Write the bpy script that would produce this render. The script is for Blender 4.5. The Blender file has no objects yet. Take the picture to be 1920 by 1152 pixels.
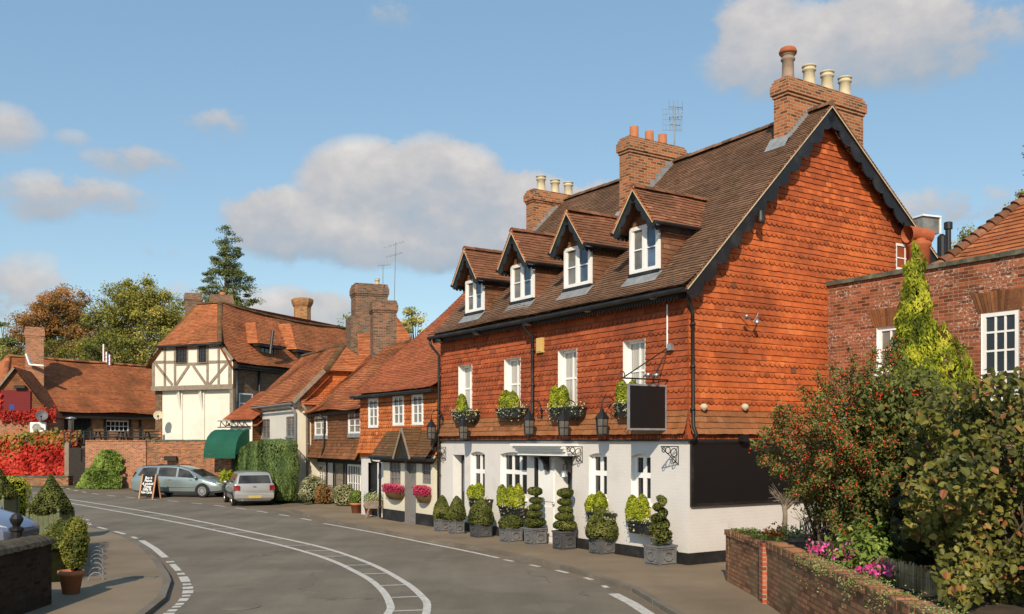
import bpy, math, random
import numpy as np
from mathutils import Vector as V, Matrix, noise as MN
RND = random.Random(11)
NP = np.random.default_rng(5)
scene = bpy.context.scene
col = scene.collection
CAM_H, FOC = 2.62, 1780.0            # camera height in metres, focal length in photo pixels
UP = V((0, 0, 1))

# ------------------------------------------------------------------ surveying helpers
def ray(px, py):
    return V(((px - 960) / FOC, 1.0, (828 - py) / FOC))
def ground_at(px, py, z=0.0):
    r = ray(px, py)
    return V((0, 0, CAM_H)) + r * ((z - CAM_H) / r.z)
def at_depth(px, py, y):
    return V((0, 0, CAM_H)) + ray(px, py) * y
class Wall:
    """A vertical plane: origin o, horizontal direction u, outward normal n."""
    def __init__(s, o, u, n):
        s.o = V((o[0], o[1], 0)); s.u = V((u[0], u[1], 0)).normalized(); s.n = V((n[0], n[1], 0)).normalized()
    def p(s, a, z, out=0.0):
        return s.o + s.u * a + s.n * out + UP * z
    def at(s, px, py, out=0.0):
        o = s.o + s.n * out; r = ray(px, py)
        t = o.dot(s.n) / r.dot(s.n)
        q = V((0, 0, CAM_H)) + r * t
        return (q - o).dot(s.u), q.z
    def rect(s, x0, y0, x1, y1, out=0.0):
        """photo rectangle (its middle column gives z) -> a0, a1, z0, z1 on the wall"""
        a0 = s.at(x0, y0, out)[0]; a1 = s.at(x1, y0, out)[0]
        xm = (x0 + x1) / 2
        z1 = s.at(xm, y0, out)[1]; z0 = s.at(xm, y1, out)[1]
        return min(a0, a1), max(a0, a1), z0, z1

# ------------------------------------------------------------------ mesh builder
class MB:
    def __init__(s):
        s.v = []; s.f = []; s.mi = []; s.t = []
    def face(s, pts, mi=0, t=None):
        b = len(s.v); s.v.extend(V(p) for p in pts); s.f.append(tuple(range(b, b + len(pts))))
        s.mi.append(mi); s.t.append(RND.random() if t is None else t)
    def grid(s, rows, closed=False, mi=0, t=.5, cap=False):
        b = len(s.v); n = len(rows[0])
        for r in rows: s.v.extend(V(p) for p in r)
        for i in range(len(rows) - 1):
            for j in range(n if closed else n - 1):
                k = (j + 1) % n
                s.f.append((b + i*n + j, b + i*n + k, b + (i+1)*n + k, b + (i+1)*n + j)); s.mi.append(mi); s.t.append(t)
        if cap:
            s.f.append(tuple(b + j for j in range(n))[::-1]); s.mi.append(mi); s.t.append(t)
            s.f.append(tuple(b + (len(rows)-1)*n + j for j in range(n))); s.mi.append(mi); s.t.append(t)
    def hexa(s, c, mi=0, t=None):
        """c: 8 corners, bottom four then top four in the same turn"""
        t = RND.random() if t is None else t
        b = len(s.v); s.v.extend(V(p) for p in c)
        for q in ((3,2,1,0),(4,5,6,7),(0,1,5,4),(1,2,6,5),(2,3,7,6),(3,0,4,7)):
            s.f.append(tuple(b + i for i in q)); s.mi.append(mi); s.t.append(t)
    def wbox(s, w, a0, a1, z0, z1, o0, o1, mi=0, t=None):
        s.hexa([w.p(a0,z0,o1), w.p(a1,z0,o1), w.p(a1,z0,o0), w.p(a0,z0,o0),
                w.p(a0,z1,o1), w.p(a1,z1,o1), w.p(a1,z1,o0), w.p(a0,z1,o0)], mi, t)
    def box(s, x0, x1, y0, y1, z0, z1, mi=0, t=None):
        s.hexa([(x0,y0,z0),(x1,y0,z0),(x1,y1,z0),(x0,y1,z0),(x0,y0,z1),(x1,y0,z1),(x1,y1,z1),(x0,y1,z1)], mi, t)
    def beam(s, a, b, w, h, up=UP, mi=0, t=None):
        a = V(a); b = V(b); d = (b - a).normalized()
        x = d.cross(up)
        if x.length < 1e-4: x = d.cross(V((1,0,0)))
        x.normalize(); y = x.cross(d).normalized()
        x = x * w/2; y = y * h/2
        s.hexa([a-x-y, a+x-y, a+x+y, a-x+y, b-x-y, b+x-y, b+x+y, b-x+y], mi, t)
    def tube(s, pts, r, n=8, mi=0, t=.5, cap=True):
        pts = [V(p) for p in pts]; rows = []
        rr = r if isinstance(r, (list, tuple)) else [r]*len(pts)
        prev = None
        for i, p in enumerate(pts):
            d = (pts[min(i+1, len(pts)-1)] - pts[max(i-1, 0)])
            d = d.normalized() if d.length > 1e-9 else UP
            if prev is None:
                x = d.cross(UP)
                if x.length < 1e-3: x = d.cross(V((1,0,0)))
            else: x = prev - d * prev.dot(d)
            x.normalize(); prev = x; y = d.cross(x)
            rows.append([p + (x*math.cos(2*math.pi*k/n) + y*math.sin(2*math.pi*k/n)) * rr[i] for k in range(n)])
        s.grid(rows, True, mi, t, cap)
    def lathe(s, prof, c=(0,0,0), n=16, mi=0, t=.5, cap=True):
        c = V(c)
        s.grid([[c + V((r*math.cos(2*math.pi*k/n), r*math.sin(2*math.pi*k/n), z)) for k in range(n)] for r, z in prof], True, mi, t, cap)
    def ribbon(s, pts, w, z, mi=0):
        pts = [V((p[0], p[1], 0)) for p in pts]; L = []; Rr = []
        for i, p in enumerate(pts):
            d = (pts[min(i+1, len(pts)-1)] - pts[max(i-1, 0)]).normalized(); nn = V((-d.y, d.x, 0)) * (w/2)
            L.append(p + nn + UP*z); Rr.append(p - nn + UP*z)
        for i in range(len(pts)-1): s.face([Rr[i], Rr[i+1], L[i+1], L[i]], mi)
    def build(s, name, mat, parent=None, smooth=False, label=None, flat_angle=None, recalc=False):
        root = parent
        while root is not None and root.parent is not None: root = root.parent
        off = root.location if root is not None else V((0,0,0))
        o = make_obj(name, np.array([tuple(p - off) for p in s.v], dtype=np.float32).reshape(-1,3), s.f, s.mi, s.t, mat, smooth, recalc)
        col.objects.link(o)
        if parent is not None: o.parent = parent
        if label: o['label'] = label
        return o
    def thing(s, name, mat, label, cat, group=None, smooth=False, kind=None, recalc=False):
        a = np.array([tuple(p) for p in s.v]); lo = a.min(0); hi = a.max(0)
        base = V(((lo[0]+hi[0])/2, (lo[1]+hi[1])/2, lo[2]))
        o = make_obj(name, (a - np.array(base)).astype(np.float32), s.f, s.mi, s.t, mat, smooth, recalc)
        o.location = base; col.objects.link(o)
        if kind: o['kind'] = kind
        if kind != 'structure':
            if cat: o['category'] = cat
        if label: o['label'] = label
        if group: o['group'] = group
        return o

def make_obj(name, verts, faces, mi, tint, mat, smooth, recalc=False):
    me = bpy.data.meshes.new(name)
    nv = len(verts); nl = sum(len(f) for f in faces); nf = len(faces)
    me.vertices.add(nv); me.vertices.foreach_set('co', verts.ravel())
    me.loops.add(nl); me.polygons.add(nf)
    flat = np.fromiter((i for f in faces for i in f), dtype=np.int32, count=nl)
    cnt = np.fromiter((len(f) for f in faces), dtype=np.int32, count=nf)
    st = np.concatenate(([0], np.cumsum(cnt)[:-1])).astype(np.int32)
    me.loops.foreach_set('vertex_index', flat)
    me.polygons.foreach_set('loop_start', st); me.polygons.foreach_set('loop_total', cnt)
    me.polygons.foreach_set('material_index', np.array(mi, dtype=np.int32))
    me.polygons.foreach_set('use_smooth', np.full(nf, bool(smooth)))
    me.update(calc_edges=True); me.validate()
    if isinstance(smooth, float): me.set_sharp_from_angle(angle=math.radians(smooth))
    if recalc:
        import bmesh
        bm = bmesh.new(); bm.from_mesh(me); bmesh.ops.recalc_face_normals(bm, faces=bm.faces); bm.to_mesh(me); bm.free()
    finish(me, np.array(tint, dtype=np.float32), mat)
    return bpy.data.objects.new(name, me)
def finish(me, tint, mat):
    a = me.attributes.new('tint', 'FLOAT', 'FACE')
    if len(a.data) == len(tint): a.data.foreach_set('value', tint)
    n = len(me.loops)
    uvl = me.uv_layers.new(name='UVMap')
    nrm = np.empty(len(me.polygons)*3, np.float32); me.polygons.foreach_get('normal', nrm); nrm = nrm.reshape(-1,3)
    lt = np.empty(len(me.polygons), np.int32); me.polygons.foreach_get('loop_total', lt)
    vi = np.empty(n, np.int32); me.loops.foreach_get('vertex_index', vi)
    co = np.empty(len(me.vertices)*3, np.float32); me.vertices.foreach_get('co', co); co = co.reshape(-1,3)
    nl = np.repeat(nrm, lt, axis=0); P = co[vi]
    flat = np.abs(nl[:,2]) > .8
    h = np.stack([-nl[:,1], nl[:,0]], 1); ln = np.linalg.norm(h, axis=1, keepdims=True); h = h/np.maximum(ln, 1e-6)
    u = np.where(flat, P[:,0], (P[:,:2]*h).sum(1)); v = np.where(flat, P[:,1], P[:,2])
    uvl.data.foreach_set('uv', np.stack([u, v], 1).astype(np.float32).ravel())
    for m in (mat if isinstance(mat, (list, tuple)) else [mat]): me.materials.append(m)

def thing(name, label, cat, loc=(0,0,0), group=None, rotz=0.0):
    o = bpy.data.objects.new(name, None); col.objects.link(o)
    o.location = loc; o.rotation_euler = (0,0,rotz); o.empty_display_size = .2
    o['label'] = label; o['category'] = cat
    if group: o['group'] = group
    return o
def copy_tree(o, parent=None):
    kids = [c for c in bpy.data.objects if c.parent == o]
    c = o.copy(); col.objects.link(c); c.parent = parent
    for k in kids: copy_tree(k, c)
    return c

# ------------------------------------------------------------------ foliage
def leaf_obj(name, P, N, size, tint, mat, parent=None, aspect=.55, droop=0.0):
    """many small leaf-shaped faces: P centres, N facing, size length"""
    P = np.asarray(P, np.float64); n = len(P)
    N = np.asarray(N, np.float64); N = N/np.maximum(np.linalg.norm(N, axis=1, keepdims=True), 1e-6)
    r = NP.normal(size=(n,3)); r[:,2] -= droop
    T = r - N*(r*N).sum(1, keepdims=True); T /= np.maximum(np.linalg.norm(T, axis=1, keepdims=True), 1e-6)
    B = np.cross(N, T); s = np.asarray(size).reshape(-1,1)*np.ones((n,1))
    L = T*s*.5; W = B*s*.5*aspect
    bend = N*s*.12
    vs = np.stack([P-L, P-L*.1-W+bend, P+L-bend, P+L*-.1+W+bend], 1).reshape(-1,3)
    root = parent
    while root is not None and root.parent is not None: root = root.parent
    off = np.array(root.location) if root is not None else np.zeros(3)
    me = bpy.data.meshes.new(name)
    me.vertices.add(n*4); me.vertices.foreach_set('co', (vs - off).astype(np.float32).ravel())
    me.loops.add(n*4); me.polygons.add(n)
    me.loops.foreach_set('vertex_index', np.arange(n*4, dtype=np.int32))
    me.polygons.foreach_set('loop_start', np.arange(0, n*4, 4, dtype=np.int32)); me.polygons.foreach_set('loop_total', np.full(n, 4, np.int32))
    me.update(calc_edges=True)
    finish(me, np.clip(np.asarray(tint, np.float32), 0, 1), mat)
    o = bpy.data.objects.new(name, me); col.objects.link(o)
    if parent is not None: o.parent = parent
    return o
def unit(n):
    d = NP.normal(size=(n,3)); return d/np.linalg.norm(d, axis=1, keepdims=True)
def lump(P, f=1.0, seed=0.0):
    return np.array([MN.noise(V((p[0]*f+seed, p[1]*f, p[2]*f))) for p in P])
def shell(c, rx, ry, rz, n, power=2.0, depth=.25, bottom=-1.0):
    """points near the surface of a (super)ellipsoid; returns P, N"""
    d = unit(n); d = d[d[:,2] > bottom]
    k = (np.abs(d)**power).sum(1)**(-1/power)
    u = 1 - NP.random(len(d))**2*depth
    P = d*(k*u)[:,None]*np.array([rx,ry,rz]) + np.array(c)
    N = d/np.array([rx,ry,rz]); N /= np.linalg.norm(N, axis=1, keepdims=True)
    return P, N
def profile_pts(prof, c, n, depth=.2):
    """points on a body of revolution with profile [(r, z)...]"""
    prof = np.array(prof, float); seg = np.hypot(np.diff(prof[:,0]), np.diff(prof[:,1]))*(prof[:-1,0]+prof[1:,0]+.02)
    cum = np.concatenate(([0], np.cumsum(seg)))/seg.sum()
    x = NP.random(n); i = np.clip(np.searchsorted(cum, x)-1, 0, len(seg)-1)
    f = ((x-cum[i])/np.maximum(cum[i+1]-cum[i], 1e-9))[:,None]
    q = prof[i]*(1-f) + prof[i+1]*f; a = NP.random(n)*2*math.pi
    r = q[:,0]*(1 - NP.random(n)**2*depth)
    P = np.stack([r*np.cos(a), r*np.sin(a), q[:,1]], 1) + np.array(c)
    dr = prof[i+1,0]-prof[i,0]; dz = prof[i+1,1]-prof[i,1]; l = np.hypot(dr, dz)+1e-9
    N = np.stack([dz/l*np.cos(a), dz/l*np.sin(a), -dr/l], 1)
    return P, N
def trimmed(name, P, N, size, mat, parent, f=3.0, mix=.5, aspect=.6):
    """clipped foliage: leaves facing roughly outward, lighter and darker clumps"""
    P = P + N*(lump(P, 3.2, RND.random()*40)*.03)[:,None]
    t = .5 + RND.uniform(-.10,.10) + lump(P, f, RND.random()*40)*mix + NP.normal(size=len(P))*.13
    return leaf_obj(name, P, N + NP.normal(size=N.shape)*.55 + np.array([0,0,.15]), size*(.7+.6*NP.random(len(P))), t, mat, parent, aspect)
def body_of(mb, prof, c, k=.93, n=14):
    z0 = prof[0][1]; mb.lathe([(max(r*k, .004), z0+(z-z0)*.94) for r, z in prof], c, n)

def clump_tree(root, base, height, crown, nclump, nleaf, leaf, mat, mat_bark, trunk_r, sparse=.5, clump_r=(.9,1.6), tint_fn=None, conical=False, flat=.8):
    flat = .42 if conical else flat
    """trunk with limbs, crown of leaf clumps. crown: list of (dx,dy,z,rx,ry,rz) lobes"""
    base = V(base); mb = MB(); cen = []
    vol = np.array([l[3]*l[4]*l[5] for l in crown]); vol = vol**.75/ (vol**.75).sum()
    for lobe, w in zip(crown, vol):
        for _ in range(max(1, int(nclump*w))):
            d = unit(1)[0]*(RND.random()**.38)
            cen.append((base.x+lobe[0]+d[0]*lobe[3], base.y+lobe[1]+d[1]*lobe[4], base.z+lobe[2]+d[2]*lobe[5]))
    cen = np.array(cen)
    top = base + V((0,0,height))
    tp = [base, base + V((RND.uniform(-.2,.2), RND.uniform(-.2,.2), height*.35)), base + V((RND.uniform(-.3,.3), 0, height*.55)), base + V((RND.uniform(-.4,.4), 0, height*(.93 if conical else .74)))]
    mb.tube(tp, [trunk_r, trunk_r*.75, trunk_r*.45, trunk_r*.1], 8)
    for c in cen[::max(1, len(cen)//45)]:
        c = V(c); h = min(max((c.z-base.z)*(.62 if not conical else .9), height*.15), height*.85)
        k = h/height; a = base + V((0,0,h)); m = a.lerp(c, .5) + V((0,0,-.12*(c-a).length if conical else .1*(c-a).length))
        mb.tube([a, m, c], [trunk_r*(1-k)*.4+.03, trunk_r*.18*(1-k)+.025, .012], 5)
    mb.build('trunk', mat_bark, root, True)
    per = nleaf//len(cen); Pall = []; Nall = []; T = []
    for c in cen:
        r = RND.uniform(*clump_r)*RND.choice((.8,1,1.25))
        d = unit(per); P = c + d*(NP.random(per)**sparse)[:,None]*np.array([r, r, r*flat])
        Pall.append(P); Nall.append(d*.6 + NP.normal(size=d.shape)*.6 + np.array([0,-.2,.5]))
        tt = RND.gauss(.5, .17)
        if tint_fn: tt += tint_fn(c)
        T.append(tt + NP.normal(size=per)*.12 + d[:,2]*.12)
    P = np.concatenate(Pall); N = np.concatenate(Nall)
    leaf_obj('crown', P, N, leaf*(.6+.8*NP.random(len(P))), np.concatenate(T), mat, root, .6)

# ------------------------------------------------------------------ materials
class NT:
    def __init__(s, name):
        s.m = bpy.data.materials.new(name); s.m.use_nodes = True
        s.t = s.m.node_tree; s.n = s.t.nodes; s.l = s.t.links
        s.b = s.n['Principled BSDF']; s.out = s.n['Material Output']
    def add(s, typ, **kw):
        x = s.n.new(typ)
        for k, v in kw.items():
            if k in x.inputs.keys(): x.inputs[k].default_value = v
            else: setattr(x, k, v)
        return x
    def link(s, a, b): s.l.new(a, b)
    def uv(s): return s.add('ShaderNodeTexCoord').outputs['UV']
    def obj(s): return s.add('ShaderNodeTexCoord').outputs['Object']
    def tint(s): return s.add('ShaderNodeAttribute', attribute_name='tint').outputs['Fac']
    def noise(s, vec, scale, detail=4, rough=.55):
        n = s.add('ShaderNodeTexNoise', Scale=scale, Detail=detail, Roughness=rough); s.link(vec, n.inputs['Vector']); return n.outputs['Fac']
    def ramp(s, fac, stops, interp='LINEAR'):
        r = s.add('ShaderNodeValToRGB'); e = r.color_ramp.elements; r.color_ramp.interpolation = interp
        while len(e) < len(stops): e.new(.5)
        for i, (p, c) in enumerate(stops): e[i].position = p; e[i].color = (*c, 1) if len(c) == 3 else c
        s.link(fac, r.inputs['Fac']); return r.outputs['Color']
    def mix(s, a, b, fac, mode='MIX'):
        m = s.add('ShaderNodeMix', data_type='RGBA', blend_type=mode)
        for sock, val in ((m.inputs[0], fac), (m.inputs[6], a), (m.inputs[7], b)):
            if isinstance(val, (int, float)): sock.default_value = val
            elif isinstance(val, (tuple, list)): sock.default_value = (*val, 1)[:4]
            else: s.link(val, sock)
        return m.outputs[2]
    def math(s, op, a, b=0.0, clamp=False):
        m = s.add('ShaderNodeMath', operation=op, use_clamp=clamp)
        for sock, val in zip(m.inputs, (a, b)):
            if isinstance(val, (int, float)): sock.default_value = val
            else: s.link(val, sock)
        return m.outputs[0]
    def bump(s, h, strength=.4, dist=.01):
        b = s.add('ShaderNodeBump', Strength=strength, Distance=dist); s.link(h, b.inputs['Height']); s.link(b.outputs[0], s.b.inputs['Normal'])
    def color(s, c):
        if isinstance(c, (tuple, list)): s.b.inputs['Base Color'].default_value = (*c, 1)[:4]
        else: s.link(c, s.b.inputs['Base Color'])
    def set(s, rough=.8, spec=.3, metal=0.0):
        s.b.inputs['Roughness'].default_value = rough; s.b.inputs['Specular IOR Level'].default_value = spec; s.b.inputs['Metallic'].default_value = metal
        return s.m

def m_paint(name, c, rough=.6, var=.12, scale=3.0, spec=.3, bump=.0, dirt=None, metal=0.0):
    n = NT(name); v = n.obj()
    f = n.noise(v, scale, 5)
    cc = n.ramp(f, [(.3, tuple(x*(1-var) for x in c)), (.7, tuple(min(1, x*(1+var*.6)) for x in c))])
    if dirt: cc = n.mix(cc, dirt, n.ramp(n.noise(v, scale*.37, 6, .65), [(.5,(0,0,0)),(.78,(.75,)*3)]))
    n.color(cc)
    if bump: n.bump(n.noise(v, scale*9, 3), bump, .01)
    return n.set(rough, spec, metal)
def m_tile(name, stops, dark=(.1,.08,.05), dirt=.5, moss=(.13,.11,.04), mossamt=.0, dscale=.9):
    """clay tiles: one colour per tile (tint), weathering streaks and lichen"""
    n = NT(name); v = n.obj()
    c = n.ramp(n.tint(), stops)
    f = n.ramp(n.noise(v, dscale, 6, .6), [(.42,(0,0,0)),(.72,(dirt,)*3)])
    c = n.mix(c, dark, f)
    c = n.mix(c, n.ramp(n.noise(v, 14, 4, .7), [(.2,(.62,.6,.58)),(.8,(1.18,1.16,1.12))]), .8, 'MULTIPLY')
    if mossamt: c = n.mix(c, moss, n.ramp(n.noise(v, 2.3, 7, .7), [(.55,(0,0,0)),(.7,(mossamt,)*3)]))
    n.color(c); n.bump(n.noise(v, 45, 3), .25, .006)
    return n.set(.85, .2)
def m_brick(name, c1, c2, mortar, spots=0.0, bw=.225, bh=.075, dirt=.35, dirtc=(.09,.06,.04), msize=.011, vary=.7, bumps=.5, spotc=(.62,.57,.5)):
    n = NT(name); v = n.uv()
    b = n.add('ShaderNodeTexBrick', Scale=1.0); n.link(v, b.inputs['Vector'])
    b.offset = .5; b.inputs['Brick Width'].default_value = bw; b.inputs['Row Height'].default_value = bh
    b.inputs['Mortar Size'].default_value = msize; b.inputs['Mortar Smooth'].default_value = .15; b.inputs['Bias'].default_value = 0
    b.inputs['Color1'].default_value = (0,0,0,1); b.inputs['Color2'].default_value = (1,1,1,1); b.inputs['Mortar'].default_value = (.5,.5,.5,1)
    lo = tuple(x*.5 for x in c1); hi = tuple(min(1, x*1.25) for x in c2)
    c = n.ramp(b.outputs['Color'], [(.0, lo), (.25, c1), (.7, c2), (1.0, hi)])
    c = n.mix(c, n.ramp(n.noise(v, 6, 5, .7), [(.25,(.55,.5,.48)),(.8,(1.25,1.2,1.15))]), vary, 'MULTIPLY')
    c = n.mix(c, mortar, b.outputs['Fac'])
    c = n.mix(c, dirtc, n.ramp(n.noise(v, .8, 6, .65), [(.45,(0,0,0)),(.75,(dirt,)*3)]))
    if spots:
        sp = n.ramp(n.noise(v, 17, 5, .75), [(.545,(0,0,0)),(.60,(1,1,1))])
        ar = n.ramp(n.noise(v, 1.3, 5, .65), [(.42,(0,0,0)),(.6,(spots,)*3)])
        c = n.mix(c, spotc, n.mix(sp, ar, 1.0, 'MULTIPLY'))
    n.color(c)
    h = n.math('SUBTRACT', n.math('MULTIPLY', n.noise(v, 40, 3), .35), b.outputs['Fac'])
    n.bump(h, bumps, .012)
    return n.set(.9, .15)
def m_white_brick(name, c, dirtc=(.42,.40,.36), amt=.35):
    n = NT(name); v = n.uv()
    b = n.add('ShaderNodeTexBrick', Scale=1.0); n.link(v, b.inputs['Vector']); b.offset = .5
    b.inputs['Brick Width'].default_value = .225; b.inputs['Row Height'].default_value = .075; b.inputs['Mortar Size'].default_value = .012; b.inputs['Mortar Smooth'].default_value = .6
    cc = n.ramp(n.noise(v, 2.2, 6, .6), [(.3, tuple(x*.93 for x in c)), (.7, c)])
    cc = n.mix(cc, dirtc, n.ramp(n.noise(v, .9, 7, .7), [(.55,(0,0,0)),(.82,(amt,)*3)]))
    sep = n.add('ShaderNodeSeparateXYZ'); n.link(v, sep.inputs[0])
    lowd = n.math('SUBTRACT', .55, n.math('MULTIPLY', sep.outputs[1], .9), True)
    cc = n.mix(cc, dirtc, n.math('MULTIPLY', lowd, n.noise(v, 7, 5, .7)))
    n.color(cc)
    n.bump(n.math('SUBTRACT', n.math('MULTIPLY', n.noise(v, 14, 4), .9), n.math('MULTIPLY', b.outputs['Fac'], .35)), .2, .012)
    return n.set(.75, .25)
def m_leaf(name, stops, trans=.3, rough=.55):
    n = NT(name)
    c = n.ramp(n.tint(), stops)
    n.color(c); n.set(rough, .2)
    tr = n.add('ShaderNodeBsdfTranslucent'); n.link(n.mix(c, (1.0,1.05,.5), .35, 'MULTIPLY'), tr.inputs['Color'])
    mx = n.add('ShaderNodeMixShader'); mx.inputs[0].default_value = trans
    n.link(n.b.outputs[0], mx.inputs[1]); n.link(tr.outputs[0], mx.inputs[2]); n.link(mx.outputs[0], n.out.inputs['Surface'])
    return n.m
def m_glass(name, c, rough=.06, c2=None):
    """window glass over a dim room: dark, glossy, slightly uneven"""
    n = NT(name); v = n.obj()
    n.color(n.ramp(n.noise(v, 1.7, 3), [(.35, c), (.65, c2 or tuple(x*2.2 for x in c))]))
    n.bump(n.noise(v, 2.5, 2), .08, .05)
    return n.set(rough, .6)
def m_curtain(name, c):
    n = NT(name); v = n.uv()
    w = n.add('ShaderNodeTexWave', Scale=5.0, Distortion=1.5); w.bands_direction = 'X'; n.link(v, w.inputs['Vector'])
    n.color(n.ramp(w.outputs['Fac'], [(0, tuple(x*.55 for x in c)), (1, c)]))
    return n.set(.12, .6)
def m_asphalt(name, c, light=1.35, scale=1.0, brown=(.14,.115,.085), bamt=.4, cracks=False):
    n = NT(name); v = n.obj()
    f = n.noise(v, .35*scale, 6, .6); g = n.noise(v, 60, 3, .7)
    cc = n.ramp(f, [(.3, tuple(x*.8 for x in c)), (.7, tuple(x*light for x in c))])
    cc = n.mix(cc, n.ramp(g, [(.3,(.6,)*3),(.72,(1.35,)*3)]), .8, 'MULTIPLY')
    cc = n.mix(cc, brown, n.ramp(n.noise(v, .16*scale, 5, .7), [(.45,(0,0,0)),(.75,(bamt,)*3)]))
    cc = n.mix(cc, tuple(x*.55 for x in c), n.ramp(n.noise(v, 1.1*scale, 8, .75), [(.62,(0,0,0)),(.7,(.45,)*3)]))
    if cracks:
        cc = n.mix(cc, tuple(x*1.3 for x in c), n.ramp(n.noise(v, .9, 3, .5), [(.55,(0,0,0)),(.6,(.3,)*3)]))
        vo = n.add('ShaderNodeTexVoronoi', feature='DISTANCE_TO_EDGE', Scale=.28)
        wv = n.add('ShaderNodeVectorMath', operation='ADD'); nz = n.add('ShaderNodeTexNoise', Scale=1.3, Detail=5.0); n.link(v, nz.inputs['Vector']); n.link(v, wv.inputs[0]); n.link(nz.outputs['Color'], wv.inputs[1]); n.link(wv.outputs[0], vo.inputs['Vector'])
        ck = n.mix(n.ramp(vo.outputs['Distance'], [(.0,(.55,)*3),(.006,(.3,)*3),(.012,(0,0,0))]), n.ramp(n.noise(v, .5, 3), [(.45,(0,0,0)),(.6,(1,1,1))]), 1.0, 'MULTIPLY')
        cc = n.mix(cc, tuple(x*.35 for x in c), ck)
        mp = n.add('ShaderNodeMapping'); n.link(v, mp.inputs[0]); mp.inputs['Scale'].default_value = (.9,.12,1); mp.inputs['Rotation'].default_value = (0,0,.35)
        cc = n.mix(cc, n.ramp(n.noise(mp.outputs[0], 1.6, 4, .6), [(.3,(.82,)*3),(.7,(1.12,)*3)]), .8, 'MULTIPLY')
    n.color(cc); n.bump(g, .35, .01)
    return n.set(.85, .25)
def m_marking(name):
    n = NT(name); v = n.obj()
    c = n.ramp(n.noise(v, 9, 6, .75), [(.3,(.27,.25,.22)),(.5,(.52,.5,.46)),(.7,(.62,.6,.56))])
    n.color(c); return n.set(.8, .2)
# ------------------------------------------------------------------ camera, sky, sun
cam = bpy.data.objects.new('camera', bpy.data.cameras.new('camera')); col.objects.link(cam)
cam.location = (0, 0, CAM_H); cam.rotation_euler = (math.radians(90), 0, 0)
cam.data.sensor_width = 36; cam.data.lens = FOC/1920*36; cam.data.shift_y = 252/1920
cam.data.clip_end = 3000; cam.data.clip_start = .1
scene.camera = cam
SUN_EL, SUN_AZ = math.radians(33), math.radians(190)      # azimuth clockwise from +Y
S = V((math.sin(SUN_AZ)*math.cos(SUN_EL), math.cos(SUN_AZ)*math.cos(SUN_EL), math.sin(SUN_EL)))
sun = bpy.data.objects.new('sun', bpy.data.lights.new('sun', 'SUN')); col.objects.link(sun)
sun.data.energy = 4.9; sun.data.angle = math.radians(.5); sun.data.color = (1.0, .86, .67)
sun.rotation_euler = (-S).to_track_quat('-Z', 'Y').to_euler(); sun.location = (0, -10, 40)
scene.view_settings.view_transform = 'Standard'; scene.view_settings.look = 'None'; scene.view_settings.exposure = 0
scene.render.engine = 'CYCLES'
scene.cycles.max_bounces = 6; scene.cycles.diffuse_bounces = 3; scene.cycles.transmission_bounces = 4; scene.cycles.use_denoising = True

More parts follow.
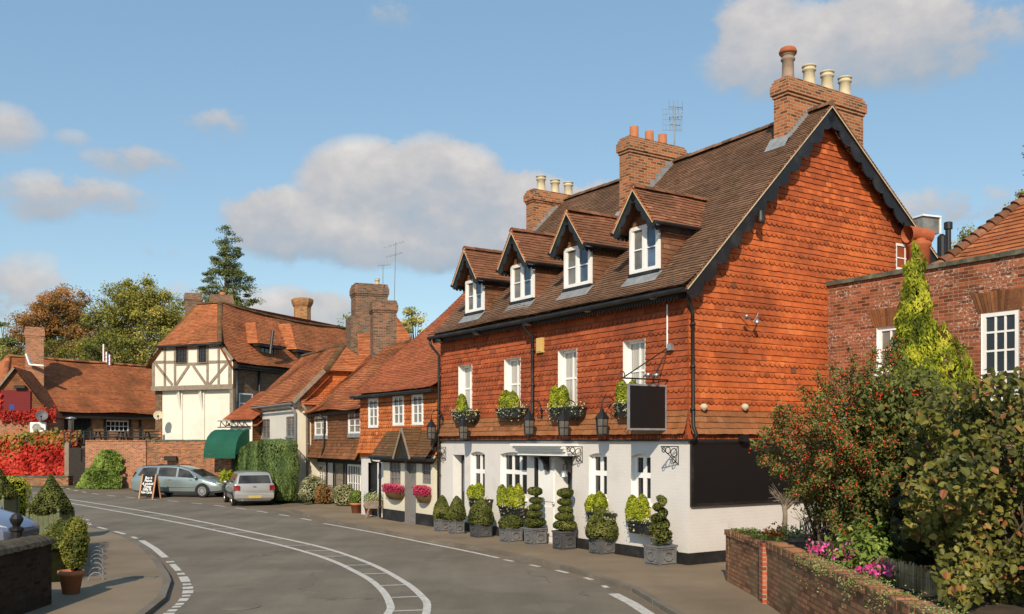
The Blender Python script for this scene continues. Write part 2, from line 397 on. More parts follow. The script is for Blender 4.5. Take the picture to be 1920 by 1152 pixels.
def build_world():
    w = bpy.data.worlds.new('World'); scene.world = w; w.use_nodes = True
    t = w.node_tree; nd = t.nodes; lk = t.links
    bg = nd['Background']; out = nd['World Output']
    sky = nd.new('ShaderNodeTexSky'); sky.sky_type = 'NISHITA'; sky.sun_disc = False
    sky.sun_elevation = SUN_EL; sky.sun_rotation = SUN_AZ; sky.air_density = 1.0; sky.dust_density = .35; sky.ozone_density = 2.2; sky.altitude = 60
    tintm = nd.new('ShaderNodeMix'); tintm.data_type = 'RGBA'; tintm.blend_type = 'MULTIPLY'; tintm.inputs[0].default_value = 1
    tintm.inputs[7].default_value = (1.42, 1.27, 1.02, 1)
    lk.new(sky.outputs[0], tintm.inputs[6])
    haze = nd.new('ShaderNodeMix'); haze.data_type = 'RGBA'; haze.inputs[0].default_value = .5; haze.inputs[7].default_value = (1.5, 3.05, 4.9, 1)
    lk.new(tintm.outputs[2], haze.inputs[6]); lk.new(haze.outputs[2], bg.inputs[0]); bg.inputs[1].default_value = .14
    def M(op, a, b=None, clamp=False):
        m = nd.new('ShaderNodeMath'); m.operation = op; m.use_clamp = clamp
        for s_, val in zip(m.inputs, (a, b)):
            if val is None: continue
            if isinstance(val, (int, float)): s_.default_value = val
            else: lk.new(val, s_)
        return m.outputs[0]
    tc = nd.new('ShaderNodeTexCoord'); sep = nd.new('ShaderNodeSeparateXYZ'); lk.new(tc.outputs['Generated'], sep.inputs[0])
    az = M('ARCTAN2', sep.outputs[0], sep.outputs[1]); el = M('ARCSINE', sep.outputs[2])
    comb = nd.new('ShaderNodeCombineXYZ'); lk.new(az, comb.inputs[0]); lk.new(M('MULTIPLY', el, 1.35), comb.inputs[1])
    def noise(scale, detail, rough, off=0.0):
        n = nd.new('ShaderNodeTexNoise'); n.inputs['Scale'].default_value = scale; n.inputs['Detail'].default_value = detail; n.inputs['Roughness'].default_value = rough
        mp = nd.new('ShaderNodeMapping'); mp.inputs['Location'].default_value = (off, off*.7, 0); lk.new(comb.outputs[0], mp.inputs[0]); lk.new(mp.outputs[0], n.inputs['Vector'])
        return n.outputs['Fac']
    n1 = noise(9, 9, .55); n2 = noise(26, 7, .6, 3.1); n3 = noise(5, 5, .5, 7.7)
    # (bearing, elevation, half widths, weight): cloud banks over the village
    def blob(px, py, rx, ry, wgt):
        a0 = math.atan((px-960)/FOC); e0 = math.atan((828-py)/FOC*math.cos(a0))
        dx = M('DIVIDE', M('SUBTRACT', az, a0), rx/FOC); dy = M('DIVIDE', M('SUBTRACT', el, e0), ry/FOC)
        d = M('ADD', M('MULTIPLY', dx, dx), M('MULTIPLY', dy, dy))
        return M('MULTIPLY', M('SUBTRACT', 1.0, d), wgt)
    banks = [(560, 425, 170, 85, 1.0), (690, 350, 150, 95, 1.15), (820, 370, 170, 120, 1.2), (960, 410, 180, 100, 1.1), (1110, 400, 140, 70, .9), (640, 450, 190, 70, 1.0), (900, 470, 240, 70, 1.0),
             (1500, 110, 200, 100, 1.0), (1640, 75, 240, 95, .9), (1760, 110, 170, 60, .6), (1420, 60, 110, 80, .8), (1800, 60, 190, 60, .55), (1480, 170, 110, 45, .6),
             (150, 370, 190, 46, .6), (255, 305, 120, 40, .5), (405, 235, 90, 40, .45), (10, 240, 70, 46, .55), (90, 390, 90, 40, .6),
             (560, 590, 170, 60, .8), (40, 560, 150, 90, .6), (300, 470, 60, 26, .35), (1780, 400, 150, 60, .6), (730, 30, 70, 32, .4), (140, 262, 40, 22, .3), (300, 560, 250, 50, .35)]
    dens = None; sw = None; shh = None
    for (px, py, rx, ry, wgt) in banks:
        a0 = math.atan((px-960)/FOC); e0 = math.atan((828-py)/FOC*math.cos(a0))
        x = M('MAXIMUM', blob(px, py, rx, ry, wgt), 0.0); h = M('DIVIDE', M('SUBTRACT', el, e0), ry/FOC)
        dens = x if dens is None else M('MAXIMUM', dens, x)
        x2 = M('MULTIPLY', x, x); sw = x2 if sw is None else M('ADD', sw, x2); xh = M('MULTIPLY', x2, h); shh = xh if shh is None else M('ADD', shh, xh)
    hrel = M('DIVIDE', shh, M('ADD', sw, .02))
    n4 = noise(60, 6, .6, 1.7)
    rim = M('ADD', dens, M('MULTIPLY', M('SUBTRACT', n1, .5), 1.9))
    rim = M('ADD', rim, M('MULTIPLY', M('SUBTRACT', n2, .5), 1.0))
    rim = M('ADD', rim, M('MULTIPLY', M('SUBTRACT', n4, .5), .35))
    ss = nd.new('ShaderNodeMapRange'); ss.interpolation_type = 'SMOOTHSTEP'; lk.new(rim, ss.inputs[0]); ss.inputs[1].default_value = .16; lk.new(M('ADD', .56, M('MULTIPLY', hrel, -.26)), ss.inputs[2])
    cover = M('MULTIPLY', ss.outputs[0], M('MINIMUM', M('MULTIPLY', dens, 1.9), 1.0))
    cover = M('MULTIPLY', cover, .9)
    lit = M('ADD', M('ADD', M('MULTIPLY', hrel, .44), .30), M('MULTIPLY', M('MINIMUM', dens, 1.0), .2))
    lit = M('ADD', lit, M('MULTIPLY', M('SUBTRACT', n1, .5), .9)); lit = M('ADD', lit, M('MULTIPLY', M('SUBTRACT', n2, .5), .75)); lit = M('ADD', lit, M('MULTIPLY', M('SUBTRACT', n3, .5), .5))
    cr = nd.new('ShaderNodeValToRGB'); lk.new(lit, cr.inputs[0])
    e = cr.color_ramp.elements; e[0].position = .12; e[0].color = (.36,.45,.54,1); e[1].position = .9; e[1].color = (.80,.76,.71,1)
    e.new(.42).color = (.50,.51,.54,1); e.new(.65).color = (.64,.605,.585,1)
    cb = nd.new('ShaderNodeBackground'); lk.new(cr.outputs[0], cb.inputs[0]); cb.inputs[1].default_value = 1.0
    mx = nd.new('ShaderNodeMixShader'); lk.new(cover, mx.inputs[0]); lk.new(bg.outputs[0], mx.inputs[1]); lk.new(cb.outputs[0], mx.inputs[2])
    lk.new(mx.outputs[0], out.inputs['Surface'])
build_world()

# ------------------------------------------------------------------ palette
M = {}
M['hung'] = m_tile('orange_hung_tile', [(0,(0.207,0.0569,0.0239)),(.15,(0.354,0.0855,0.0296)),(.45,(0.547,0.129,0.0396)),(.8,(0.65,0.171,0.0489)),(.95,(0.74,0.224,0.0744)),(1,(0.164,0.0784,0.0498))], (.20,.05,.022), .95, (.11,.05,.03), .35, dscale=.55)
M['hung_front'] = m_tile('red_hung_tile', [(0,(0.147,0.042,0.021)),(.2,(0.269,0.0646,0.0272)),(.5,(0.403,0.0937,0.0364)),(.85,(0.489,0.127,0.0454)),(1,(0.185,0.0683,0.0449))], (.15,.042,.02), .9, (.10,.05,.03), .45, dscale=.7)
M['hung_low'] = m_tile('mossy_hung_tile', [(0,(.20,.085,.035)),(.5,(.33,.125,.05)),(1,(.40,.18,.08))], (.17,.10,.055), .6)
M['hung_orange'] = m_tile('bright_hung_tile', [(0,(0.303,0.0868,0.0298)),(.4,(0.49,0.142,0.0432)),(.8,(0.607,0.191,0.0599)),(1,(0.702,0.269,0.109))], (.2,.06,.025), .5, dscale=1.2)
M['hung_brown'] = m_tile('brown_hung_tile', [(0,(0.129,0.0572,0.0286)),(.4,(0.215,0.093,0.0429)),(.8,(0.315,0.129,0.0501)),(1,(0.386,0.172,0.0715))], (.07,.035,.02), .6, dscale=1.1)
M['roof_pub'] = m_tile('brown_roof_tile', [(0,(0.123,0.0711,0.0466)),(.3,(0.189,0.11,0.0705)),(.7,(0.248,0.143,0.0919)),(1,(0.32,0.185,0.118))], (.075,.048,.028), .65, (.12,.09,.035), .3, dscale=.5)
M['roof_dormer'] = m_tile('dormer_roof_tile', [(0,(0.139,0.0594,0.0328)),(.4,(0.232,0.099,0.0554)),(.8,(0.313,0.138,0.0797)),(1,(0.386,0.194,0.12))], (.09,.055,.03), .7, (.13,.1,.04), .4, dscale=1.4)
M['roof_red'] = m_tile('red_roof_tile', [(0,(0.251,0.075,0.0347)),(.35,(0.383,0.113,0.0484)),(.75,(0.49,0.156,0.0666)),(1,(0.571,0.219,0.105))], (.15,.06,.026), .6, dscale=.6)
M['roof_old'] = m_tile('old_roof_tile', [(0,(0.18,0.0684,0.0357)),(.25,(0.358,0.116,0.0516)),(.6,(0.51,0.177,0.0725)),(.85,(0.594,0.227,0.0961)),(1,(0.308,0.177,0.098))], (.14,.07,.03), .7, (.12,.1,.05), .45, dscale=.5)
M['roof_moss'] = m_tile('mossy_roof_tile', [(0,(.09,.05,.025)),(.5,(.16,.08,.04)),(1,(.24,.11,.05))], (.1,.075,.035), .8, (.12,.11,.04), .6, dscale=1.2)
M['white_brick'] = m_white_brick('white_painted_brick', (.66,.635,.615), (.36,.34,.30), .5)
M['cream_brick'] = m_white_brick('cream_painted_brick', (.68,.635,.51), (.36,.31,.22), .3)
M['render'] = m_paint('white_render', (.66,.62,.56), .85, .08, 1.2, dirt=(.5,.45,.38))
M['cream'] = m_paint('cream_render', (.72,.685,.60), .85, .06, 1.0, dirt=(.56,.5,.4))
M['white'] = m_paint('white_gloss_paint', (.82,.81,.79), .4, .05, 4)
M['cream_paint'] = m_paint('cream_joinery', (.70,.66,.52), .5, .06, 4)
M['black'] = m_paint('black_gloss_paint', (.010,.010,.010), .5, .3, 6, .5, dirt=(.05,.048,.045))
M['black_board'] = m_paint('matt_black_board', (.010,.010,.011), .45, .15, .7, .35)
M['dark_wood'] = m_paint('dark_stained_timber', (.03,.024,.02), .7, .3, 5)
M['plinth'] = m_paint('black_tar_plinth', (.02,.02,.021), .6, .4, 4, dirt=(.075,.07,.06))
M['beam'] = m_paint('silvered_oak', (.26,.21,.16), .85, .25, 5, bump=.3)
M['grey_door'] = m_paint('grey_door_paint', (.20,.19,.185), .5, .08, 3)
M['lead'] = m_paint('lead_flashing', (.30,.31,.32), .5, .25, 5, metal=.2)
M['lead_planter'] = m_paint('lead_grey_planter', (.105,.105,.108), .55, .35, 6, .4, dirt=(.21,.20,.19))
M['lead_planter_dark'] = m_paint('dark_lead_planter', (.075,.075,.080), .55, .4, 5, .4, dirt=(.16,.15,.14))
M['lead_planter_pale'] = m_paint('pale_lead_planter', (.15,.15,.152), .6, .35, 7, .4, dirt=(.27,.26,.24))
M['terracotta'] = m_paint('terracotta', (.42,.16,.07), .8, .2, 6, dirt=(.3,.17,.1))
M['pot_cream'] = m_paint('buff_chimney_pot', (.56,.49,.33), .75, .15, 6, dirt=(.33,.27,.18))
M['pot_dark'] = m_paint('sooty_chimney_pot', (.30,.22,.16), .8, .25, 7, dirt=(.12,.08,.06))
M['pot_red'] = m_paint('red_clay_pot', (.40,.11,.045), .75, .2, 6, dirt=(.2,.07,.04))
M['brick_chim'] = m_brick('chimney_brick', (.27,.085,.035), (.42,.145,.055), (.34,.27,.18), .0, dirt=.4, dirtc=(.15,.10,.06))
M['brick_dark'] = m_brick('weathered_chimney_brick', (.14,.08,.05), (.28,.12,.06), (.22,.19,.15), .35, dirt=.7, dirtc=(.1,.085,.06), spotc=(.35,.3,.22))
M['brick_orange'] = m_brick('orange_chimney_brick', (.34,.14,.05), (.46,.21,.08), (.38,.28,.17), dirt=.3)
M['brick_red'] = m_brick('old_red_brick', (.22,.07,.035), (.34,.105,.05), (.33,.23,.15), 1.0, dirt=.55, dirtc=(.17,.06,.03), msize=.007)
M['brick_wall'] = m_brick('garden_wall_brick', (.30,.13,.068), (.42,.19,.10), (.12,.09,.06), .2, dirt=.85, dirtc=(.19,.155,.085), msize=.010, spotc=(.28,.27,.15))
M['brick_pier'] = m_brick('red_pier_brick', (.42,.10,.045), (.50,.13,.06), (.35,.28,.22), 0, dirt=.15, bw=.3)
M['brick_far'] = m_brick('boundary_red_brick', (.30,.10,.05), (.42,.155,.075), (.42,.30,.2), .25, dirt=.45, dirtc=(.2,.1,.05))
M['brick_far_old'] = m_brick('mottled_old_brick', (.22,.07,.03), (.45,.14,.045), (.33,.24,.16), .55, dirt=.75, dirtc=(.12,.09,.06), spotc=(.42,.36,.28))
M['brick_brown'] = m_brick('brown_brick', (.12,.065,.038), (.20,.105,.06), (.24,.18,.12), 0, dirt=.3)
M['brick_tan'] = m_brick('tan_brick', (.26,.12,.055), (.38,.18,.085), (.36,.27,.17), 0, dirt=.4)
M['glass'] = m_glass('dark_window_glass', (.012,.014,.017))
M['glass_sky'] = m_glass('painted_sky_glass', (.035,.055,.09), .04, (.10,.15,.23))  # blue base colour paints a sky reflection into the panes
M['glass_mid'] = m_glass('grey_window_glass', (.10,.095,.085), .08, (.24,.23,.21))
M['curtain'] = m_curtain('net_curtain_behind_glass', (.52,.50,.46))
M['lantern_glass'] = m_paint('dusty_lantern_glass', (.13,.12,.105), .15, .3, 5, .5)
M['iron'] = m_paint('wrought_iron', (.013,.013,.014), .5, .3, 10, .4)
M['steel'] = m_paint('galvanised_steel', (.45,.46,.47), .35, .15, 8, .5, metal=.7)
M['alarm'] = m_paint('yellow_alarm_plastic', (.62,.42,.14), .5, .06, 3)
M['red_sign'] = m_paint('dark_red_sign_paint', (.15,.005,.006), .5, .08, 2)
M['blue'] = m_paint('blue_square_paint', (.02,.06,.28), .5, .1, 2)
M['green_awning'] = m_paint('green_canvas', (.010,.088,.055), .75, .18, 1.5)
M['bark'] = m_paint('bark', (.10,.075,.05), .9, .4, 6, bump=.5)
M['bark_pale'] = m_paint('pale_twig_bark', (.24,.19,.14), .9, .3, 8)
M['soil'] = m_paint('garden_soil', (.07,.05,.032), .95, .4, 4, bump=.6)
M['stone'] = m_paint('lichened_coping', (.10,.10,.075), .9, .5, 8, bump=.4, dirt=(.26,.27,.2))
M['asphalt'] = m_asphalt('asphalt', (.172,.148,.113), 1.25, cracks=True)
M['paving'] = m_asphalt('worn_pavement', (.215,.165,.112), 1.3, 1.4, (.25,.19,.11), .45)
M['kerbstone'] = m_asphalt('kerb_granite', (.17,.145,.115), 1.3, 3.0)
M['forecourt'] = m_asphalt('forecourt_tarmac', (.18,.14,.10), 1.2, 1.2)
M['earth'] = m_asphalt('verge_earth', (.10,.09,.045), 1.3, 1.0, (.12,.09,.05), .5)
M['marking'] = m_marking('white_road_paint')
# foliage (darkest to lightest)
M['box'] = m_leaf('box_leaf', [(0,(0.0381,0.047,0.0112)),(.4,(0.0986,0.118,0.0269)),(.75,(0.185,0.196,0.047)),(1,(0.302,0.274,0.0784))], .22)
M['gold'] = m_leaf('golden_cypress_leaf', [(0,(0.115,0.149,0.0115)),(.4,(0.299,0.356,0.0253)),(.75,(0.506,0.529,0.0403)),(1,(0.667,0.655,0.092))], .35)
M['gold_conifer'] = m_leaf('golden_conifer_spray', [(0,(.10,.13,.016)),(.35,(.32,.37,.03)),(.7,(.60,.60,.055)),(1,(.75,.70,.11))], .45)
M['hedge'] = m_leaf('conifer_hedge_spray', [(0,(.045,.08,.026)),(.4,(.105,.165,.05)),(.75,(.19,.26,.075)),(1,(.30,.36,.12))], .3)
M['variegated'] = m_leaf('variegated_leaf', [(0,(0.0575,0.069,0.0287)),(.35,(0.184,0.196,0.0805)),(.7,(0.437,0.425,0.23)),(1,(0.667,0.632,0.414))], .25)
M['pyra'] = m_leaf('firethorn_leaf', [(0,(.04,.05,.015)),(.4,(.13,.155,.042)),(.75,(.25,.265,.07)),(.92,(.36,.32,.11)),(1,(.46,.36,.15))], .35)
M['berry'] = m_leaf('red_berry', [(0,(.30,.022,.010)),(.5,(.56,.062,.018)),(1,(.66,.13,.028))], .0, .35)
M['big_leaf'] = m_leaf('broad_shrub_leaf', [(0,(.018,.02,.006)),(.3,(.068,.072,.016)),(.55,(.15,.152,.032)),(.78,(.275,.25,.055)),(.92,(.36,.19,.06)),(1,(.24,.075,.035))], .32, .42)
M['copper'] = m_leaf('copper_beech_leaf', [(0,(0.103,0.0747,0.0345)),(.35,(0.23,0.149,0.0483)),(.6,(0.356,0.196,0.0575)),(.85,(0.483,0.218,0.0805)),(1,(0.575,0.299,0.115))], .35)
M['olive'] = m_leaf('turning_oak_leaf', [(0,(0.1,0.104,0.033)),(.35,(0.236,0.236,0.059)),(.65,(0.378,0.348,0.0767)),(.9,(0.543,0.46,0.106)),(1,(0.649,0.555,0.153))], .35)
M['dark_conifer'] = m_leaf('dark_conifer_needle', [(0,(0.042,0.06,0.024)),(.4,(0.102,0.132,0.042)),(.75,(0.192,0.216,0.06)),(1,(0.288,0.276,0.09))], .2)
M['creeper_red'] = m_leaf('scarlet_creeper_leaf', [(0,(0.23,0.0138,0.0115)),(.4,(0.529,0.0368,0.023)),(.75,(0.713,0.0805,0.0517)),(1,(0.782,0.196,0.115))], .3)
M['creeper_mix'] = m_leaf('turning_creeper_leaf', [(0,(.07,.09,.02)),(.25,(.17,.19,.04)),(.45,(.36,.27,.05)),(.65,(.42,.11,.035)),(1,(.48,.045,.03))], .3)
M['ivy'] = m_leaf('ivy_leaf', [(0,(0.0438,0.07,0.014)),(.4,(0.14,0.21,0.0385)),(.75,(0.28,0.367,0.07)),(1,(0.455,0.507,0.123))], .3)
M['heather'] = m_leaf('crimson_heather', [(0,(0.23,0.0172,0.0517)),(.5,(0.483,0.0403,0.103)),(1,(0.632,0.115,0.196))], .2)
M['pink'] = m_leaf('pink_petal', [(0,(0.46,0.023,0.138)),(.5,(0.713,0.0805,0.345)),(1,(0.782,0.253,0.575))], .3)
M['white_flower'] = m_leaf('pale_trailing_leaf', [(0,(0.105,0.149,0.0525)),(.4,(0.315,0.367,0.158)),(.75,(0.735,0.735,0.525)),(.9,(0.85,0.56,0.105)),(1,(0.85,0.85,0.85))], .25)
M['grass'] = m_leaf('alyssum_leaf', [(0,(0.0875,0.123,0.035)),(.5,(0.263,0.333,0.105)),(1,(0.49,0.542,0.228))], .3)
M['hedge_dark'] = m_leaf('olive_hedge_leaf', [(0,(.05,.06,.014)),(.4,(.13,.145,.03)),(.75,(.25,.25,.045)),(1,(.38,.34,.07))], .3)  # yellow-green leaves of the low hedge, pot shrub and bushy trees
M['core'] = m_paint('inner_twig_shadow', (.012,.014,.006), 1.0, .4, 6, 0)  # near-black fill that paints the shade inside the foliage
# ------------------------------------------------------------------ building helpers
def spans(poly, v):
    xs = []
    for i in range(len(poly)):
        (u0, v0), (u1, v1) = poly[i], poly[(i+1) % len(poly)]
        if (v0 <= v < v1) or (v1 <= v < v0): xs.append(u0 + (u1-u0)*(v-v0)/(v1-v0))
    return (min(xs), max(xs)) if len(xs) >= 2 else None
def tile_field(mb, O, U, W, N, poly, gauge=.1, tw=.165, tilt=.02, scallop=None, holes=(), flare=None, warp=None, vjit=.006, lowmat=None, tintf=None):
    """courses of overlapping tiles on a plane: each tile leans out at its lower edge"""
    O = V(O); U = V(U).normalized(); W = V(W).normalized(); N = V(N).normalized()
    vmin = min(p[1] for p in poly); vmax = max(p[1] for p in poly)
    def P(u, v, out):
        if flare: out += flare(v)
        if warp: out += warp(u, v)
        return O + U*u + W*v + N*out
    n = int(math.ceil((vmax-vmin)/gauge - 1e-6))
    for i in range(n):
        rowt = RND.gauss(0, .065); runt = 0.0
        v0 = vmin + i*gauge; v1 = min(v0+gauge, vmax)
        a = spans(poly, v0+1e-4); b = spans(poly, v1-1e-4)
        if a is None and b is None: continue
        a = a or b; b = b or a
        sc = scallop(i) if scallop else False
        mi = 1 if (lowmat is not None and v0 - vmin < lowmat) else 0
        off = (i % 2)*tw/2 + (RND.uniform(-.02,.02)); lo = min(a[0], b[0]); hi = max(a[1], b[1])
        u = math.floor((lo-off)/tw)*tw + off
        while u < hi:
            pieces = [(u, u+tw, v0, v1)]
            for (h0, h1, g0, g1) in holes:
                if g1 <= v0+1e-6 or g0 >= v1-1e-6: continue
                nxt = []
                for (x0, x1, y0, y1) in pieces:
                    if x1 <= h0 or x0 >= h1: nxt.append((x0,x1,y0,y1)); continue
                    if x0 < h0: nxt.append((x0,h0,y0,y1))
                    if x1 > h1: nxt.append((h1,x1,y0,y1))
                    m0, m1 = max(x0,h0), min(x1,h1)
                    if y0 < g0: nxt.append((m0,m1,y0,g0))
                    if y1 > g1: nxt.append((m0,m1,g1,y1))
                pieces = nxt
            runt = RND.gauss(0, .10) if RND.random() < .3 else runt
            tint = min(.96, max(.02, .52 + rowt + runt + RND.gauss(0, .10))) if RND.random() > .022 else RND.choice((.12, .2, 1.0, .97, RND.random()))
            if tintf: tint = tintf(u, v0, tint)
            oj = RND.uniform(-.004, .005); vj = RND.uniform(-vjit, vjit)
            for (x0, x1, y0, y1) in pieces:
                bl, br = max(x0, a[0]), min(x1, a[1]); tl, tr = max(x0, b[0]), min(x1, b[1])
                if br - bl < .004 and tr - tl < .004: continue
                br = max(br, bl); tr = max(tr, tl)
                if y0 > v0: oj2 = .005
                else: oj2 = tilt + oj
                full = (x1-x0) > tw*.9 and br-bl > tw*.9 and tr-tl > tw*.9
                if sc and full and y0 == v0 and y1 == v1:
                    r = gauge*.62; arc = []
                    for k in range(7):
                        th = math.pi*k/6; arc.append(((x0+x1)/2 + math.cos(th)*(x1-x0)/2, v0 + r - r*math.sin(th)))
                    # arc runs right -> bottom -> left
                    oj2 *= 1.1; pts = [P(tl, y1, .003), P(tr, y1, .003)] + [P(q[0], q[1], oj2) for q in arc]
                    mb.face([pts[0]] + pts[2:][::-1] + [pts[1]], mi, tint)
                    for q0, q1 in zip(arc[:-1], arc[1:]):
                        mb.face([P(q0[0],q0[1],oj2), P(q1[0],q1[1],oj2), P(q1[0],q1[1],-.004), P(q0[0],q0[1],-.004)][::-1], mi, 0)  # rounded lips take the darkest tint, shade painted under each tile
                    # tile behind the rounded ends
                    mb.face([P(x0, v0-.001, .004), P(x1, v0-.001, .004), P(x1, v0+r, .004), P(x0, v0+r, .004)], mi, tint*.85)
                else:
                    j = vj if y0 == v0 else 0
                    mb.face([P(bl, y0+j, oj2), P(br, y0+j, oj2), P(tr, y1, .003), P(tl, y1, .003)], mi, tint)
                    mb.face([P(bl, y0+j, -.004), P(br, y0+j, -.004), P(br, y0+j, oj2), P(bl, y0+j, oj2)], mi, tint*.7)  # lower lip tinted darker than its tile, as if shaded
            u += tw
def wall_holes(mb, w, a0, a1, z0, z1, holes, out=0.0, mi=0):
    xs = sorted({a0, a1, *[min(max(h[0],a0),a1) for h in holes], *[min(max(h[1],a0),a1) for h in holes]})
    zs = sorted({z0, z1, *[min(max(h[2],z0),z1) for h in holes], *[min(max(h[3],z0),z1) for h in holes]})
    for x0, x1 in zip(xs[:-1], xs[1:]):
        for y0, y1 in zip(zs[:-1], zs[1:]):
            cx, cz = (x0+x1)/2, (y0+y1)/2
            if any(h[0] < cx < h[1] and h[2] < cz < h[3] for h in holes): continue
            q = [w.p(x0,y0,out), w.p(x1,y0,out), w.p(x1,y1,out), w.p(x0,y1,out)]
            if w.u.cross(UP).dot(w.n) < 0: q = q[::-1]
            mb.face(q, mi, .5)
def window(w, root, r, depth=.12, vbars=(.5,), hbars=(.5,), fw=.055, bar=.024, frame='white', pane='glass', reveal=None, lip=.0, sill=None, thick_h=None, name='window', casing=0.0, sillw=.06):
    a0, a1, z0, z1 = r; o = -depth
    mb = MB()
    mb.wbox(w, a0, a1, z0, z0+fw, o, o+.055); mb.wbox(w, a0, a1, z1-fw, z1, o, o+.055)
    mb.wbox(w, a0, a0+fw, z0+fw, z1-fw, o, o+.055); mb.wbox(w, a1-fw, a1, z0+fw, z1-fw, o, o+.055)
    W_, H_ = a1-a0-2*fw, z1-z0-2*fw
    vb = [(x if isinstance(x, tuple) else (x, bar)) for x in vbars]; hb = [(x if isinstance(x, tuple) else (x, bar)) for x in hbars]
    for x, t in vb: mb.wbox(w, a0+fw+W_*x-t/2, a0+fw+W_*x+t/2, z0+fw, z1-fw, o+.012, o+.046)
    for x, t in hb: mb.wbox(w, a0+fw, a1-fw, z0+fw+H_*x-t/2, z0+fw+H_*x+t/2, o+.010, o+.044)
    if casing:
        for q in ((a0-casing,a0,z0-casing,z1+casing),(a1,a1+casing,z0-casing,z1+casing),(a0,a1,z1,z1+casing),(a0,a1,z0-casing,z0)): mb.wbox(w, *q, -.02, .045)
    f = mb.build(name, M[frame], root)
    pm = MB(); q = [w.p(a0+.01,z0+.01,o+.022), w.p(a1-.01,z0+.01,o+.022), w.p(a1-.01,z1-.01,o+.022), w.p(a0+.01,z1-.01,o+.022)]
    if w.u.cross(UP).dot(w.n) < 0: q = q[::-1]
    pm.face(q, 0, .5); pm.build('pane', M[pane], f)
    if reveal:
        rm = MB(); e = .012
        for p0, p1 in (((a0,z0),(a0,z1)), ((a0,z1),(a1,z1)), ((a1,z1),(a1,z0)), ((a1,z0),(a0,z0))):
            rm.face([w.p(p0[0],p0[1],lip), w.p(p1[0],p1[1],lip), w.p(p1[0],p1[1],o), w.p(p0[0],p0[1],o)])
        rm.build('reveal', M[reveal], f)
    if sill:
        sm = MB(); sm.wbox(w, a0-.05, a1+.05, z0-sillw, z0-.002, -.02, .07); sm.build('sill', M[sill], f)
    return f
def obox(mb, c, ax, ay, x0, x1, y0, y1, z0, z1, mi=0):
    c = V((c[0], c[1], 0)); ax = V((ax[0],ax[1],0)); ay = V((ay[0],ay[1],0))
    q = [c+ax*x0+ay*y0, c+ax*x1+ay*y0, c+ax*x1+ay*y1, c+ax*x0+ay*y1]
    mb.hexa([p+UP*z0 for p in q] + [p+UP*z1 for p in q], mi, .5)
def chimney(root, c, ax, ay, x0, x1, y0, y1, z0, z1, mat, pots=(), cap=.42, potr=.13, lean=0.0):
    """stack with an oversailing corbelled head; pots: (fraction along x, height, material, cowl)"""
    mb = MB(); s1 = z1-cap
    obox(mb, c, ax, ay, x0, x1, y0, y1, z0, s1)
    for k, (a, h0, h1) in enumerate(((.03, 0, .16), (.065, .16, .66), (.035, .66, .84), (.0, .84, 1))):
        obox(mb, c, ax, ay, x0-a, x1+a, y0-a, y1+a, s1+cap*h0+.001*k, s1+cap*h1)
    ch = mb.build('chimney', M[mat], root)
    for fx, h, pm, cowl in pots:
        p = V((c[0],c[1],0)) + V((ax[0],ax[1],0))*(x0+(x1-x0)*fx) + V((ay[0],ay[1],0))*((y0+y1)/2)
        r = potr; b = MB()
        prof = [(r*1.05,z1-.02),(r*1.05,z1+.03),(r*.92,z1+.06),(r*.86,z1+h*.72),(r*1.08,z1+h*.76),(r*1.08,z1+h*.82),(r*.92,z1+h*.84),(r*.95,z1+h*.93),(r*1.12,z1+h*.95),(r*1.12,z1+h),(r*.8,z1+h),(r*.75,z1+h*.7)]
        if pm == 'terracotta': prof = [(r,z1-.02),(r*.98,z1+h),(r*.8,z1+h),(r*.78,z1+h*.6)]
        b.lathe(prof, (p.x,p.y,0), 18, cap=False)
        po = b.build('chimney_pot', M[pm], ch, True)
        if cowl:
            b = MB(); b.lathe([(r*1.3,z1+h+.0),(r*1.38,z1+h+.05),(r*1.15,z1+h+.13),(r*.9,z1+h+.15),(.01,z1+h+.16)], (p.x,p.y,0), 18); b.build('chimney_cowl', M['pot_red'], ch, True)
    return ch
def ridge_tiles(mb, A, B, r=.11, step=.3, up=UP, lift=.0):
    A = V(A); B = V(B); L = (B-A).length; n = max(1, int(L/step)); d = (B-A)/L
    x = d.cross(up).normalized(); y = x.cross(d).normalized()
    for i in range(n):
        p0 = A + d*(L*i/n); p1 = A + d*(L*(i+1)/n - .006); t = RND.random(); j = RND.uniform(-.006,.006)
        rows = []
        for p, rr in ((p0, r*1.07), (p1, r)):
            rows.append([p + y*(lift+j-r*.55) + x*rr*math.cos(a)*1.15 + y*rr*math.sin(a) for a in [math.pi*k/6 for k in range(7)]])
        for k in range(6): mb.face([rows[0][k], rows[0][k+1], rows[1][k+1], rows[1][k]][::-1], 0, t)
        mb.face(rows[0], 0, t*.5)
def barge(mb, A, B, face_n, width=.24, amp=.07, n=6, thick=.035):
    """bargeboard under a verge from A (foot) to B (apex), lower edge cut in scallops"""
    A = V(A); B = V(B); fn = V(face_n).normalized(); d = (B-A).normalized(); L = (B-A).length
    dn = d.cross(fn); dn = dn if dn.z < 0 else -dn; dn.normalize(); m = n*6
    top = []; bot = []
    for i in range(m+1):
        u = L*i/m; ph = (i % 6)/6 if i < m else 0
        top.append(A + d*u); bot.append(A + d*u + dn*(width + amp*(abs(math.sin(math.pi*i/6))**.7) - amp*.5))
    for i in range(m):
        q = [top[i], top[i+1], bot[i+1], bot[i]]
        mb.face([p + fn*thick for p in q]); mb.face(q[::-1])
        mb.face([bot[i]+fn*thick, bot[i+1]+fn*thick, bot[i+1], bot[i]])
        mb.face([top[i]+fn*thick, top[i], top[i+1], top[i+1]+fn*thick])
    mb.face([top[0], top[0]+fn*thick, bot[0]+fn*thick, bot[0]]); 
def oldwarp(seed, amp=.03, f=.6):
    return lambda u, v: MN.noise(V((u*f+seed, v*f, seed*.3)))*amp
def gutter_pipe(mb, pts, r=.04): mb.tube(pts, r, 8)

